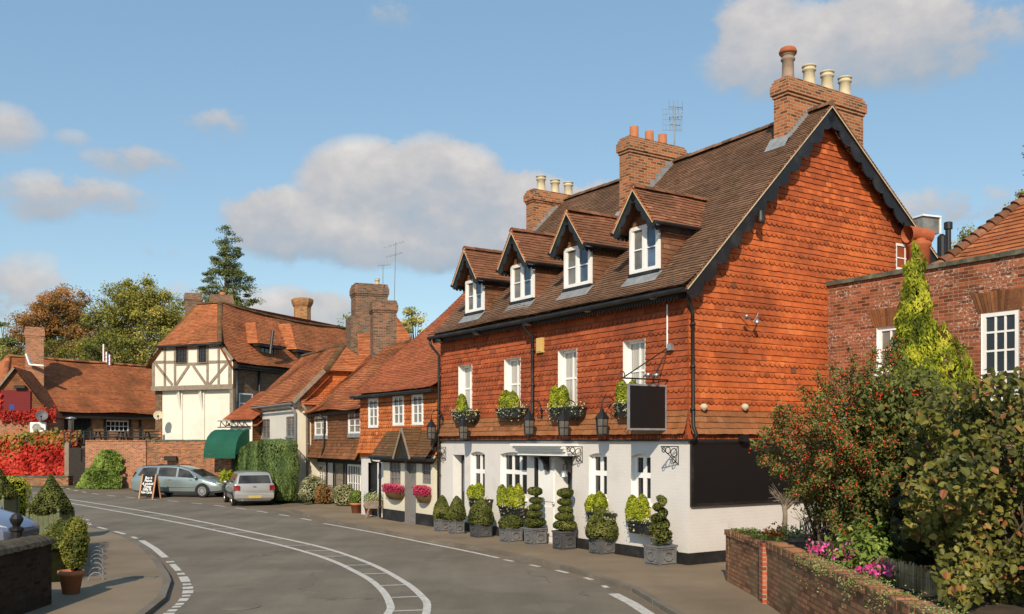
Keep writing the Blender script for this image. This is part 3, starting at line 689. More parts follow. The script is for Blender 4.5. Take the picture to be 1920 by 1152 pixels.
# ------------------------------------------------------------------ ground, road, pavements
RZ = -.08
def setting(name, mb, mat, smooth=False):
    o = mb.build(name, mat, None, smooth); o['kind'] = 'structure'; return o
g = MB(); g.face([(-900,-200,-.10),(900,-200,-.10),(900,1500,-.10),(-900,1500,-.10)]); setting('ground', g, M['earth'])
KR = [ground_at(*p, z=0) for p in ((517,953),(548,957),(580,966),(635,979),(725,997),(800,1012),(900,1027),(975,1042),(1050,1060),(1110,1078),(1185,1102),(1270,1152))]
KR = [(p.x, p.y) for p in KR] + [(2.75,12.0),(2.9,9.0),(3.0,5.0),(3.0,-6.0)]
KL = [ground_at(*p, z=0) for p in ((60,962),(150,985),(195,993),(235,1004),(270,1022),(300,1052),(316,1075),(321,1088),(310,1120),(270,1152))]
KL = [(p.x, p.y) for p in KL] + [(-5.75,13.0),(-6.3,11.0),(-7.6,8.5),(-10,6.5),(-16,5.5)]
road = MB()
far = [(-120,73),(-60,66.5),(-36,60.5),(-26,54.3),(-20,52.0),(-15,50.3),(-12.2,48.6),(-11.0,44.0),(-8.4,40.0)]
near = [(-120,62),(-60,52),(-40,45.5),(-30,40.5),(-22,35.2)]
poly = far + KR[0:] + [(3.0,-12),(-14,-12)] + KL[::-1] + near[::-1]
import mathutils.geometry as MG
def sheet(mb, pts, z, mi=0):
    tri = MG.tessellate_polygon([[V((p[0],p[1],0)) for p in pts]])
    b = len(mb.v); mb.v.extend(V((p[0],p[1],z)) for p in pts)
    for t in tri:
        a, bb, c = [V((pts[i][0], pts[i][1], 0)) for i in t]
        if (bb-a).cross(c-a).z < 0: t = t[::-1]
        mb.f.append(tuple(b+i for i in t)); mb.mi.append(mi); mb.t.append(.5)
sheet(road, poly, RZ); setting('road', road, M['asphalt'])
fc = MB()                                # browner tarmac of the parking strip
sheet(fc, [(-26,54.1),(-20,51.8),(-15,50.1),(-12.2,48.4),(-11.0,43.8),(-8.5,40.0),(-8.75,36.6),(-11,38.8),(-14.5,42.2),(-19.5,47.0),(-25,50.5)], RZ+.004); setting('parking_strip', fc, M['forecourt'])
def slab(name, kerb, inner, mat, kerbw=.14):
    """pavement at z = 0 with kerb stones along the road side"""
    n = len(kerb); inn = []
    for i in range(n):
        a = V((*kerb[max(i-1,0)],0)); b = V((*kerb[min(i+1,n-1)],0)); d = (b-a).normalized(); inn.append(V((*kerb[i],0)) + V((-d.y,d.x,0))*kerbw*(1 if inner == 'L' else -1))
    k = MB()
    for i in range(n-1):
        a, b = V((*kerb[i],0)), V((*kerb[i+1],0)); m = max(1, int((b-a).length/.9))
        for j in range(m):
            p0 = a.lerp(b, j/m); p1 = a.lerp(b, (j+1)/m - .012); q0 = inn[i].lerp(inn[i+1], j/m); q1 = inn[i].lerp(inn[i+1], (j+1)/m-.012)
            h = RND.uniform(0,.006)
            t = [p0+UP*h, p1+UP*h, q1+UP*h, q0+UP*h]
            bt = [V((p.x,p.y,RZ-.06)) for p in (p0,p1,q1,q0)]
            k.hexa(bt + t if inner == 'L' else [bt[0],bt[3],bt[2],bt[1],t[0],t[3],t[2],t[1]])
    setting('kerb', k, M['kerbstone'])
    return [(p.x, p.y) for p in inn]
ir = slab('right', KR, 'L', None)
pv = MB(); sheet(pv, [(-8.0,40.2)] + ir + [(30,-6),(30,46),(-2,46)], 0.0); setting('pavement', pv, M['paving'])
il = slab('left', KL, 'R', None)
pv = MB(); sheet(pv, il + [(-40,5.5),(-40,42),(-22,34.6)], 0.0); setting('pavement', pv, M['paving'])
# markings
mk = MB(); ZM = RZ + .006
def gpts(pl): return [ground_at(x, y, RZ) for x, y in pl]
def smooth_line(p, n=6):
    out = []
    for i in range(len(p)-1):
        p0, p1, p2, p3 = p[max(i-1,0)], p[i], p[i+1], p[min(i+2,len(p)-1)]
        for k in range(n):
            t = k/n; out.append(.5*((2*p1)+(-p0+p2)*t+(2*p0-5*p1+4*p2-p3)*t*t+(-p0+3*p1-3*p2+p3)*t**3))
    return out + [p[-1]]
up = smooth_line([V((-60,56.5,0)),V((-40,50.2,0))] + gpts([(42,924),(125,936),(300,964),(480,1000),(600,1026),(690,1056),(755,1090),(790,1118),(801,1140)]) + [V((-1.3,13.0,0)),V((-1.25,9,0)),V((-1.2,2,0))])
lo = smooth_line([V((-60,55.3,0)),V((-40,48.9,0))] + gpts([(40,930),(125,943),(300,974),(480,1012),(600,1044),(675,1077),(712,1103),(730,1130),(727,1152)]) + [V((-2.05,12.5,0)),V((-2.0,9,0)),V((-1.95,2,0))])
mk.ribbon(up, .13, ZM); mk.ribbon(lo, .13, ZM)
lob = [V((p[0],p[1],0)) for p in lo]; upb = [V((p[0],p[1],0)) for p in up]
def x_at(line, y):
    for p, q in zip(line[:-1], line[1:]):
        if (p.y-y)*(q.y-y) <= 0 and abs(p.y-q.y) > 1e-6: return p.x+(q.x-p.x)*(p.y-y)/(p.y-q.y)
acc = 0
for i in range(14, len(lob)-2):
    acc += (lob[i+1]-lob[i]).length
    if acc > 1.25:
        acc = 0; xu = x_at(upb, lob[i].y+.10)
        if xu and .3 < xu-lob[i].x < 3: mk.ribbon([lob[i]+V((.06,0,0)), V((xu-.06, lob[i].y+.10, 0))], .075, ZM)
def dashes(pl, w, on, off, start=0):
    p = smooth_line(pl, 10); s = start; cur = []; 
    for a, b in zip(p[:-1], p[1:]):
        m = max(1, int((b-a).length/.1))
        for k in range(m):
            s += (b-a).length/m; q = a.lerp(b, k/m)
            if s % (on+off) < on: cur.append(q)
            elif cur:
                if len(cur) > 2: mk.ribbon(cur, w, ZM)
                cur = []
    if len(cur) > 2: mk.ribbon(cur, w, ZM)
dashes([V((-60,64,0)),V((-38,58,0))] + gpts([(55,908),(175,926),(300,938),(420,950),(540,968),(600,980)]), .12, 1.15, 1.0)
mk.ribbon(smooth_line(gpts([(607,982),(700,999),(800,1019),(880,1035),(935,1047)])), .12, ZM)
dashes(gpts([(945,1050),(1000,1061),(1060,1074),(1110,1088),(1140,1104)]), .11, .55, .55)
mk.ribbon(gpts([(1150,1114),(1185,1132),(1222,1156)]) + [V((2.05,13,0)),V((2.2,9,0)),V((2.2,3,0))], .2, ZM)
dashes([V((-30,37.4,0)),V((-22,34.2,0))] + gpts([(130,972),(170,985),(230,1001),(258,1011)]), .12, 1.2, .75)
mk.ribbon(gpts([(265,1014),(290,1029),(310,1046)]), .16, ZM)
kd = smooth_line(gpts([(318,1053),(338,1075),(350,1095),(352,1112),(340,1130),(318,1150)]) + [V((-5.1,13,0)),V((-5.7,11,0))], 12)
i = 0
while i < len(kd)-6:
    k = RND.choice((2,3,4,6)); mk.ribbon(kd[i:i+k+1], RND.uniform(.12,.19), ZM); i += k + RND.choice((1,2,2))
gt_ = MB()
for kl in (KR, KL):
    p = smooth_line([V((q[0],q[1],0)) for q in kl], 6); gt_.ribbon([V((q.x,q.y,0)) + V((-.17 if kl is KR else .17, 0, 0)) for q in p], .22, RZ+.003)
setting('gutter', gt_, M['forecourt'])
mo = mk.thing('road_markings', M['marking'], None, None, kind='structure')
# iron drain cover and repair patch in the carriageway
c = ground_at(450, 1138, RZ)
dm = MB(); dm.lathe([(.33,RZ+.003),(.33,RZ+.008),(.29,RZ+.009),(.28,RZ+.006),(.01,RZ+.006)], (c.x,c.y,0), 24)
dm.thing('manhole_cover', M['asphalt'], 'round iron manhole cover set in the road in front', 'manhole cover')
# ------------------------------------------------------------------ the corner inn
d1 = V((-.5483, .8363, 0)).normalized(); d2 = V((.8363, .5483, 0)).normalized()
C0 = V((3.73, 20.1, 0)); LEN = 10.78
WF = Wall(C0, d1, -d2); WG = Wall(C0, d2, -d1)
EZ, RT, RZP = 5.80, 4.29, 10.51           # eave height, ridge offset, ridge height
pub = thing('corner_inn', 'long inn at the bend, scarlet tile-hung gable above white painted ground floor', 'inn', C0)
PS = (RZP-EZ)/(RT+.35)
def roof_hit(px, py):
    r = ray(px, py); o = V((0,0,CAM_H)); nrm = V((-PS*d2.x, -PS*d2.y, 1)); p0 = C0 + d2*(-.35) + UP*EZ
    t = (p0-o).dot(nrm)/r.dot(nrm); q = o + r*t
    return (q-C0).dot(d1), (q-C0).dot(d2), q.z
upw = [WF.rect(*r) for r in ((861,685,886,772),(947,672,977,768),(1048,656,1083,762),(1170,638,1211,752))]
low = {'w1': WF.rect(882,847,909,930), 'w2': WF.rect(938,848,988,932), 'w3': WF.rect(1104,850,1138,934), 'w4': WF.rect(1183,851,1220,942)}
dr0 = WF.rect(849,853,871,992); drA = list(WF.rect(1003,858,1040,1020)); drB = list(WF.rect(1040,860,1073,1022))
dr0 = (dr0[0], dr0[1], .02, dr0[3]); drA = (drA[0], drA[1], .02, drA[3]); drB = (drB[0], drA[0]-.001, .02, drA[3])
b = MB(); wall_holes(b, WF, 0, LEN, .0, 2.66, list(low.values()) + [dr0, (drB[0], drA[1], .02, drA[3])])
b.face([WG.p(0,0), WG.p(9.3,0), WG.p(9.3,2.66), WG.p(0,2.66)], 0, .5)
b.face([WF.p(LEN,0), WF.p(LEN,0,-6), WF.p(LEN,2.66,-6), WF.p(LEN,2.66)], 0, .5)
b.build('ground_floor_wall', M['white_brick'], pub)
b = MB()
for a0, a1 in ((0, drB[0]-.05), (drA[1]+.05, dr0[0]-.03), (dr0[1]+.03, LEN)): b.wbox(WF, a0, a1, 0, .25, 0, .03)
b.wbox(WG, -.03, 9.0, 0, .25, 0, .028); b.build('plinth', M['plinth'], pub)
flare = lambda v: .13*max(0, 1 - v/.55)**2
TZ = 2.78; G = .128
patt = lambda i: (i % 5) in (0, 2) and i > 3
holes = [(a, b_, z0-TZ, z1-TZ) for a, b_, z0, z1 in upw]
b = MB(); tile_field(b, WF.p(0,TZ), WF.u, UP, WF.n, [(0,0),(LEN,0),(LEN,3.0),(0,3.0)], G, .165, .024, patt, holes, flare, lowmat=.42)
for a0, a1, z0, z1 in upw: pass
wall_holes(b, WF, 0, LEN, TZ-.2, 5.8, upw, -.02)
b.face([WF.p(LEN,TZ-.1), WF.p(LEN,TZ-.1,-4.3), WF.p(LEN,RZP-.2,-4.3), WF.p(LEN,5.9,0)], 0, .4)
b.build('tile_hanging', [M['hung_front'], M['hung_low']], pub)
rl = lambda t: EZ + (t+.35)*PS
GPOLY = [(0,TZ),(9.3,TZ),(9.3,6.65),(8.41,7.25),(RT,RZP-.12),(0,rl(0)-.12)]
b = MB(); gwin = WG.rect(1679,459,1716,508)
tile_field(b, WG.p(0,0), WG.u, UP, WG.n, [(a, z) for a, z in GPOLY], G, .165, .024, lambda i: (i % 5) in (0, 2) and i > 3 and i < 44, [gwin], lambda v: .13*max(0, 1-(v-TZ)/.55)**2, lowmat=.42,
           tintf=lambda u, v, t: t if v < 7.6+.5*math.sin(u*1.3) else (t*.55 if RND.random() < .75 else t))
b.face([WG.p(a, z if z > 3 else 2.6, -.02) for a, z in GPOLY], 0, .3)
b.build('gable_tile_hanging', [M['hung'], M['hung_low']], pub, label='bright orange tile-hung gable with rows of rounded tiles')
window(WG, pub, gwin, .05, (.5,), (.45,), .06, .03, 'white', 'glass_mid')
# string of little brick-on-edge tiles and lead line under the tile hanging
b = MB()
for w, L in ((WF, LEN), (WG, 9.0)):
    n = int(L/.07)
    for i in range(n): b.wbox(w, L*i/n, L*(i+1)/n-.014, 2.67, 2.76, -.01, .055 + RND.uniform(-.006,.006))
b.build('tile_string', M['hung_front'], pub)
b = MB(); b.wbox(WF, -.06, LEN, 2.625, 2.672, -.02, .075); b.wbox(WG, -.075, 9.0, 2.622, 2.668, -.02, .072); b.build('lead_ledge', M['plinth'], pub)
# windows
for r in upw: window(WF, pub, r, .20, ((.5,.05),), ((.5,.05),), .06, .05, 'white', 'curtain', 'white', .03)
# white board surround standing proud of the tiles
b = MB()
for k in ('w1','w2','w3','w4'):
    r = low[k]; f = window(WF, pub, r, .17, ((.34,.10),(.67,.10)) if k == 'w2' else ((.5,.11),), ((.56,.12),), .09, .03, 'white', 'glass', 'white')
    b = MB(); a0, a1, z0, z1 = r; n = 8; top = []
    for k in range(n+1): top.append((a0+(a1-a0)*k/n, z1 - .002 - .07*(abs(2*k/n-1)**2)))
    for k in range(n): b.hexa([WF.p(top[k][0],top[k][1],.002), WF.p(top[k+1][0],top[k+1][1],.002), WF.p(top[k+1][0],top[k+1][1],-.13), WF.p(top[k][0],top[k][1],-.13)] +
                              [WF.p(top[k][0],z1+.001,.002), WF.p(top[k+1][0],z1+.001,.002), WF.p(top[k+1][0],z1+.001,-.13), WF.p(top[k][0],z1+.001,-.13)], 0, .5)
    b.build('window_arch', M['white_brick'], f)
    b = MB(); b.wbox(WF, a0-.04, a1+.04, z0-.09, z0-.004, -.03, .05); b.build('sill', M['white'], f)
# white recess linings, blind door leaf, dark glazed entrance, side door
def door(r, depth, mat, name, glazed=False, handle=True, label=None):
    a0, a1, z0, z1 = r
    m = MB(); m.wbox(WF, a0, a1, z0, z1, -depth-.05, -depth)
    for h0, h1 in ((.08,.42),(.48,.94)): m.wbox(WF, a0+.12*(a1-a0), a1-.12*(a1-a0), z0+(z1-z0)*h0, z0+(z1-z0)*h1, -depth+.001, -depth+.018)
    d = m.build(name, M[mat], pub, label=label)
    if glazed:
        g_ = MB(); g_.wbox(WF, a0+.2*(a1-a0), a1-.2*(a1-a0), z0+(z1-z0)*.5, z0+(z1-z0)*.92, -depth+.019, -depth+.022); g_.build('pane', M['glass_sky'], d)
    if handle:
        g_ = MB(); g_.lathe([(.03,-.02),(.035,0),(.02,.03)], WF.p(a0+.1*(a1-a0), z0+1.0, -depth+.04), 10); g_.build('handle', M['steel'], d)
    rv = MB(); e = [(a0,z0),(a0,z1),(a1,z1),(a1,z0)]
    for p, q in zip(e[:-1], e[1:]): rv.face([WF.p(*p,.0), WF.p(*q,.0), WF.p(*q,-depth), WF.p(*p,-depth)])
    rv.build('reveal', M['white'], d)
door(dr0, .3, 'black', 'door', True, label='narrow black side door with brass studs')
door((drA[0]+.0, drA[1], drA[2], drA[3]), .06, 'white', 'door', label='white panelled door leaf')
door((drB[0], drA[0]-.004, .02, drB[3]), .42, 'black', 'door', True, label='dark glazed entrance door in deep recess')
b = MB(); b.wbox(WF, drA[1]-.07, drA[1], .02, drA[3], -.059, .02); b.build('door_post', M['black'], pub)
cn = WF.rect(993,838,1080,852)
b = MB(); zt = cn[3]-.02
for k, (o, z0, z1) in enumerate(((.42,zt-.10,zt-.03),(.50,zt-.03,zt+.04),(.58,zt+.04,zt+.10),(.36,zt-.20,zt-.10))): b.wbox(WF, cn[0]-.02-o*.12, cn[1]+o*.12, z0, z1, .0, o)
for i in range(22):
    a = cn[0] + (cn[1]-cn[0])*(i+.2)/22; b.wbox(WF, a, a+.035, zt-.145, zt-.102, .36, .385)
cp = b.build('door_canopy', M['white'], pub)
b = MB(); b.wbox(WF, cn[0]+.02, cn[1]-.02, zt-.225, zt-.201, .01, .34); b.build('canopy_soffit', M['black'], cp)
for a in (cn[0]+.14, (cn[0]*.45+cn[1]*.55)):
    b = MB(); prof = [(0,-.23),(.34,-.23),(.33,-.26),(.2,-.33),(.13,-.42),(.12,-.55),(.0,-.62)]
    for s_ in (0,.1): pass
    l = [WF.p(a, zt+z, .005+o) for o, z in prof]; r_ = [WF.p(a+.1, zt+z, .005+o) for o, z in prof]
    b.face(l[::-1]); b.face(r_)
    for i in range(len(l)): j = (i+1) % len(l); b.face([l[i], l[j], r_[j], r_[i]])
    b.build('bracket', M['black'], cp)
# roof
OV = .30
up_v = (d2*(RT+.35) + UP*(RZP-EZ)); SL = up_v.length; up_v.normalize(); rn = (-d2*(RZP-EZ) + UP*(RT+.35)).normalized()
RO = C0 - d1*OV + d2*(-.35) + UP*EZ
W1 = oldwarp(3, .05, .35)
sag = lambda u, v: W1(u, v)*.7 - .05*math.sin(math.pi*u/(LEN+OV))*(v/SL)
RW = LEN+OV+.05
b = MB(); tile_field(b, RO, d1, up_v, rn, [(0,0),(RW,0),(RW,SL),(0,SL)], .1, .165, .022, None, (), lambda v: .10*max(0,1-v/.7)**2, sag)
b.face([RO - rn*.05, RO + d1*RW - rn*.05, RO + d1*RW + up_v*SL - rn*.05, RO + up_v*SL - rn*.05], 0, .2)
bk = [(RT, RZP), (8.41, 7.42), (9.5, 6.62)]
for (t0, z0), (t1, z1) in zip(bk[:-1], bk[1:]):
    O = C0 - d1*OV + d2*t1 + UP*z1; W_ = (d2*(t0-t1) + UP*(z0-z1)); n_ = (d2*(z0-z1) + UP*(t1-t0)).normalized()
    tile_field(b, O, d1, W_, n_, [(0,0),(RW,0),(RW,W_.length),(0,W_.length)], .1, .33, .022)
b.face([C0+d1*LEN+d2*RT+UP*(RZP-.3), C0+d1*LEN+d2*9.3+UP*6.5, C0+d1*LEN+d2*9.3+UP*.0, C0+d1*LEN+d2*RT], 0, .3); b.face([WG.p(9.3,0), WG.p(9.3,6.6), WG.p(9.3,6.6,-LEN), WG.p(9.3,0,-LEN)], 0, .3)
roof = b.build('roof', M['roof_pub'], pub)
b = MB(); R0 = C0 - d1*OV + d2*RT + UP*(RZP+.03); 
pts = [R0 + d1*(RW*k/12) - UP*(.05*math.sin(math.pi*k/12)) for k in range(13)]
for p, q in zip(pts[:-1], pts[1:]): ridge_tiles(b, p, q, .11, .3)
b.build('ridge', M['roof_pub'], roof)
# verge: tile ends bedded in mortar, along both rakes of the gable
b = MB(); c2 = MB()
def verge_ends(A, B, out_dir, mb, mb2, step=.1):
    A = V(A); B = V(B); L = (B-A).length; d = (B-A)/L; nn = d.cross(out_dir); nn = nn if nn.z > 0 else -nn
    n = int(L/step)
    for i in range(n):
        p = A + d*(L*i/n); q = A + d*(L*(i+1)/n-.012)
        mb.hexa([p-nn*.028, p-nn*.028+out_dir*.02, q-nn*.04+out_dir*.02, q-nn*.04, p+nn*.012, p+nn*.012+out_dir*.02, q-nn*.008+out_dir*.02, q-nn*.008], 0, RND.random())
    mb2.beam(A - nn*.055 + out_dir*.006, B - nn*.055 + out_dir*.006, .014, .03, nn)
Ve = C0 - d1*OV + d2*(-.35) + UP*(EZ+.02); Va = C0 - d1*OV + d2*RT + UP*(RZP+.02); Vb = C0 - d1*OV + d2*9.4 + UP*6.72
verge_ends(Ve, Va, -d1, b, c2); verge_ends(Vb, Va, -d1, b, c2)
b.build('verge_tiles', M['roof_dormer'], roof); c2.build('verge_mortar', M['pot_cream'], roof)
b = MB()
bo = C0 - d1*(OV-.06)
barge(b, bo + d2*(-.32) + UP*(EZ-.06), bo + d2*RT + UP*(RZP-.10), -d1, .25, .13, 12)
barge(b, bo + d2*8.9 + UP*(6.62+.38), bo + d2*RT + UP*(RZP-.10), -d1, .25, .13, 11)
b.build('bargeboard', M['black'], pub)
b = MB(); b.wbox(WF, 0, LEN, EZ-.14, EZ-.05, 0, .30); b.wbox(WG, .0, 8.6, EZ-.0, EZ+.001, 0, .001); b.build('eaves_soffit', M['dark_wood'], pub)
b = MB(); n = 120
for i in range(n): # dentil edge of the eaves board
    a = LEN*i/n; b.wbox(WF, a, a+LEN/n*.5, EZ-.19, EZ-.141, .27, .30)
b.build('eaves_dentils', M['black'], pub)
b = MB(); b.tube([WF.p(-.28, EZ-.03, .40), WF.p(LEN*.5, EZ-.06, .40), WF.p(LEN+.05, EZ-.04, .40)], .058, 10); b.build('gutter', M['black'], pub)
def downpipe(pts, brackets, root, mat='black', r=.042, w=None):
    m = MB(); m.tube(pts, r, 8)
    for p in brackets: m.lathe([(r*1.35,-.03),(r*1.35,.03)], p, 8)
    return m.build('downpipe', M[mat], root, True)
p = lambda a, z, o=.09: WF.p(a, z, o)
am = WF.at(1004, 700)[0]
downpipe([p(am,EZ-.1,.38), p(am,EZ-.25,.34), p(am,EZ-.45,.1), p(am,3.05,.1), p(am,2.9,.2), p(am,2.72,.2)], [p(am,5.0), p(am,4.1), p(am,3.2)], pub)
al = LEN+.0
downpipe([p(al+.02,EZ-.08,.38), p(al+.02,EZ-.25,.34), p(al-.06,EZ-.55,.1), p(al-.06,2.9,.12), p(al-.06,2.6,.12), p(al-.02,.1,.1)], [p(al-.06,4.6), p(al-.06,3.4), p(al-.04,1.6)], pub)
q = lambda t, z, o=.09: WG.p(t, z, o)
downpipe([q(-.2,EZ-.1,.2), q(-.12,EZ-.22,.14), q(.05,EZ-.42,.08), q(.05,2.95,.1), q(.05,2.75,.2), q(.05,2.6,.1)], [q(.05,5.1), q(.05,4.2), q(.05,3.3)], pub)
ac = WF.at(1253, 600)[0]
b = MB(); b.tube([p(ac,EZ-.2,.03), p(ac,4.62,.03)], .018, 6); b.build('cable_conduit', M['white'], pub)
ch = lambda s_: C0 + d1*s_
CH1 = chimney(pub, ch(.33), d2, d1, 3.50, 6.30, 0, .42, 7.8, 11.22, 'brick_chim', ((.09,.62,'pot_dark',True),(.36,.5,'pot_cream',False),(.6,.5,'pot_cream',False),(.84,.5,'pot_cream',False)), .45, .155)
CH2 = chimney(pub, ch(5.0), d2, d1, 2.62, 4.66, 0, .42, 7.6, 10.92, 'brick_chim', ((.17,.34,'terracotta',False),(.44,.31,'terracotta',False),(.68,.31,'terracotta',False)), .45, .125)
CH3 = chimney(pub, ch(10.2), d2, d1, 3.05, 5.05, 0, .42, 7.6, 10.70, 'brick_chim', ((.22,.5,'pot_cream',False),(.5,.46,'pot_cream',False),(.77,.46,'pot_cream',False)), .42, .15)
for s_, t0, cch in ((.32, 3.48, CH1), (4.99, 2.6, CH2), (10.19, 3.03, CH3)):      # stepped lead flashings
    b = MB(); n = 9
    for i in range(n):
        t = t0 + (RT-t0)*i/n; z = EZ + (t+.35)*PS; dt = (RT-t0)/n
        a = ch(s_-.006)
        b.face([a+d2*t+UP*(z-.05), a+d2*(t+dt)+UP*(z+dt*PS-.05), a+d2*(t+dt)+UP*(z+dt*PS+.10), a+d2*t+UP*(z+dt*PS+.10)], 0, .5)
    a = ch(s_-.1); z = EZ+(t0+.35)*PS
    b.face([a+d2*(t0-.22)+UP*(z-.19), a+d1*.62+d2*(t0-.22)+UP*(z-.19), a+d1*.62+d2*(t0-.005)+UP*(z+.14), a+d2*(t0-.005)+UP*(z+.14)], 0, .5)
    b.build('lead_flashing', M['lead'], cch)
# dormers
def dormer(x0, y0, x1, y1, apex):
    s_, td, zs = roof_hit((x0+x1)/2, y1+4)
    Wd = Wall(C0 + d2*td, d1, -d2)
    a0, a1, z0, z1 = Wd.rect(x0, y0, x1, y1); z0 = zs+.06; am = (a0+a1)/2; hw = .72
    za = Wd.at(apex[0], apex[1], .38)[1]; ze = z1 - .10; oh = .38
    slope = (za-ze)/hw; tz = lambda z: (z-EZ)/PS - .35 - td      # depth behind the face where the main roof reaches z
    D = MB(); cw = (a1-a0)/2+.03
    zt = za - slope*cw - .05
    D.face([Wd.p(am-cw,z1-.02,-.02), Wd.p(am+cw,z1-.02,-.02), Wd.p(am+cw,zt,-.02), Wd.p(am,za-.06,-.02), Wd.p(am-cw,zt,-.02)], 0, .5)
    tile_field(D, Wd.p(am-cw, z1, .0), d1, UP, -d2, [(0,0),(2*cw,0),(2*cw,max(.02,zt-z1)),(cw,za-z1-.06),(0,max(.02,zt-z1))], .11, .165, .016)
    for sgn in (-1, 1):                   # tile-hung cheeks
        O = Wd.p(am+sgn*cw, z0-.1, 0); top = zt+.1
        tile_field(D, O, d2, UP, d1*sgn, [(0,0),(tz(z0-.1)+.05,0),(tz(top)+.05,top-z0+.1),(0,top-z0+.1)], .11, .165, .016)
        D.face([O, O + d2*(tz(z0-.1)+.1), O + d2*(tz(top)+.1) + UP*(top-z0+.1), O + UP*(top-z0+.1)], 0, .3)
    dm = D.build('dormer', M['roof_dormer'], pub)
    Rf = MB(); wl = math.hypot(hw, za-ze)
    for sgn in (-1, 1):
        O = C0 + d2*(td-oh) + d1*(am+sgn*hw) + UP*ze; W_ = -d1*sgn*hw + UP*(za-ze); nn = (d1*sgn*(za-ze) + UP*hw).normalized()
        u0 = tz(ze)+oh+.03; u1 = tz(za)+oh+.03
        tile_field(Rf, O, d2, W_, nn, [(0,0),(u0,0),(u1,wl),(0,wl)], .1, .165, .02, None, (), None, oldwarp(RND.random()*30, .03, 1.2))
        Rf.face([O-nn*.03, O+d2*u0-nn*.03, O+d2*u1+W_-nn*.03, O+W_-nn*.03], 0, .2)
    rf = Rf.build('dormer_roof', M['roof_dormer'], dm)
    Rg = MB(); A = C0 + d2*(td-oh) + d1*am + UP*(za+.02); ridge_tiles(Rg, A, A + d2*(tz(za)+oh+.1), .095, .3); Rg.build('dormer_ridge', M['roof_dormer'], dm)
    B = MB(); V2 = MB(); V3 = MB(); f = C0 + d2*(td-oh+.05)
    for sgn in (-1, 1):
        ft = f + d1*(am+sgn*(hw+.02)) + UP*(ze-.07); ap = f + d1*am + UP*(za-.06)
        barge(B, ft, ap, -d2, .17, .07, 4)
        verge_ends(C0 + d2*(td-oh) + d1*(am+sgn*(hw+.01)) + UP*(ze+.015), C0 + d2*(td-oh) + d1*am + UP*(za+.015), -d2, V2, V3)
        # scalloped board under the side eave
        e0 = C0 + d2*(td-.3) + d1*(am+sgn*(hw-.06)) + UP*(ze-.06); n = int((tz(ze)+.3)/.12)
        for i in range(max(1, n)):
            p0 = e0 + d2*(.12*i); B.face([p0, p0+d2*.12, p0+d2*.12-UP*.06, p0+d2*.09-UP*.11, p0+d2*.03-UP*.11, p0-UP*.06])
        B.tube([C0+d2*(td-oh)+d1*(am+sgn*(hw+.05))+UP*(ze-.02), C0+d2*(td+tz(ze))+d1*(am+sgn*(hw+.05))+UP*(ze-.02)], .04, 8)
    B.build('bargeboard', M['black'], dm); V2.build('verge_tiles', M['hung_orange'], dm); V3.build('verge_mortar', M['pot_cream'], dm)
    wf = MB(); r = (a0, a1, z0, z1); o = .05; fw = .085
    wf.wbox(Wd, a0, a1, z0, z0+fw, -.02, o); wf.wbox(Wd, a0, a1, z1-fw, z1, -.02, o); wf.wbox(Wd, a0, a0+fw, z0+fw, z1-fw, -.02, o); wf.wbox(Wd, a1-fw, a1, z0+fw, z1-fw, -.02, o)
    wf.wbox(Wd, am-.035, am+.035, z0+fw, z1-fw, -.02, o-.01)
    for k in (a0+fw, am+.035):
        kk = k + (am-.035-a0-fw)
        wf.wbox(Wd, k, k+.045, z0+fw, z1-fw, -.015, o-.02); wf.wbox(Wd, kk-.045, kk, z0+fw, z1-fw, -.015, o-.02); wf.wbox(Wd, k, kk, z0+(z1-z0)*.5-.015, z0+(z1-z0)*.5+.015, -.012, o-.025)
    wf.build('window_frame', M['white'], dm)
    for k, pm in ((am+.035,'glass_mid'), (a0+fw,'glass_sky')):
        g_ = MB(); g_.face([Wd.p(k,z0+fw,.0), Wd.p(k+(am-.035-a0-fw),z0+fw,.0), Wd.p(k+(am-.035-a0-fw),z1-fw,.0), Wd.p(k,z1-fw,.0)][::-1], 0, .5); g_.build('pane', M[pm], dm)
    l = MB(); l.wbox(Wd, a0-.02, a1+.02, z0-.07, z0-.002, -.05, .08, 1)
    p0 = Wd.p(a0-.12, z0-.05, .03); p1 = Wd.p(a1+.05, z0-.05, .03); dn = -up_v*.36
    l.face([p1 + rn*.0, p0, p0 + dn, p1 + dn], 0, .5); l.build('lead_apron', [M['lead'], M['black']], dm)
for a in ((875,524,908,585,(877,463)), (960,494,1002,563,(965,429)), (1060,461,1110,538,(1069,391)), (1183,422,1238,511,(1191,348))): dormer(*a)

# ------------------------------------------------------------------ things fixed to the inn
# blank black board on the gable
b = MB(); b.wbox(WG, .10, 5.2, 1.30, 2.58, .02, .06); nb = thing('notice_board', 'wide blank black board on the white base of the gable', 'notice board', WG.p(2.6,1.3,.04))
b.build('panel', M['black_board'], nb)
b = MB()
for r in ((.04,5.26,1.24,1.30),(.04,5.26,2.58,2.62),(.04,.10,1.30,2.58),(5.2,5.26,1.30,2.58)): b.wbox(WG, *r, .012, .075)
b.build('frame', M['black'], nb)
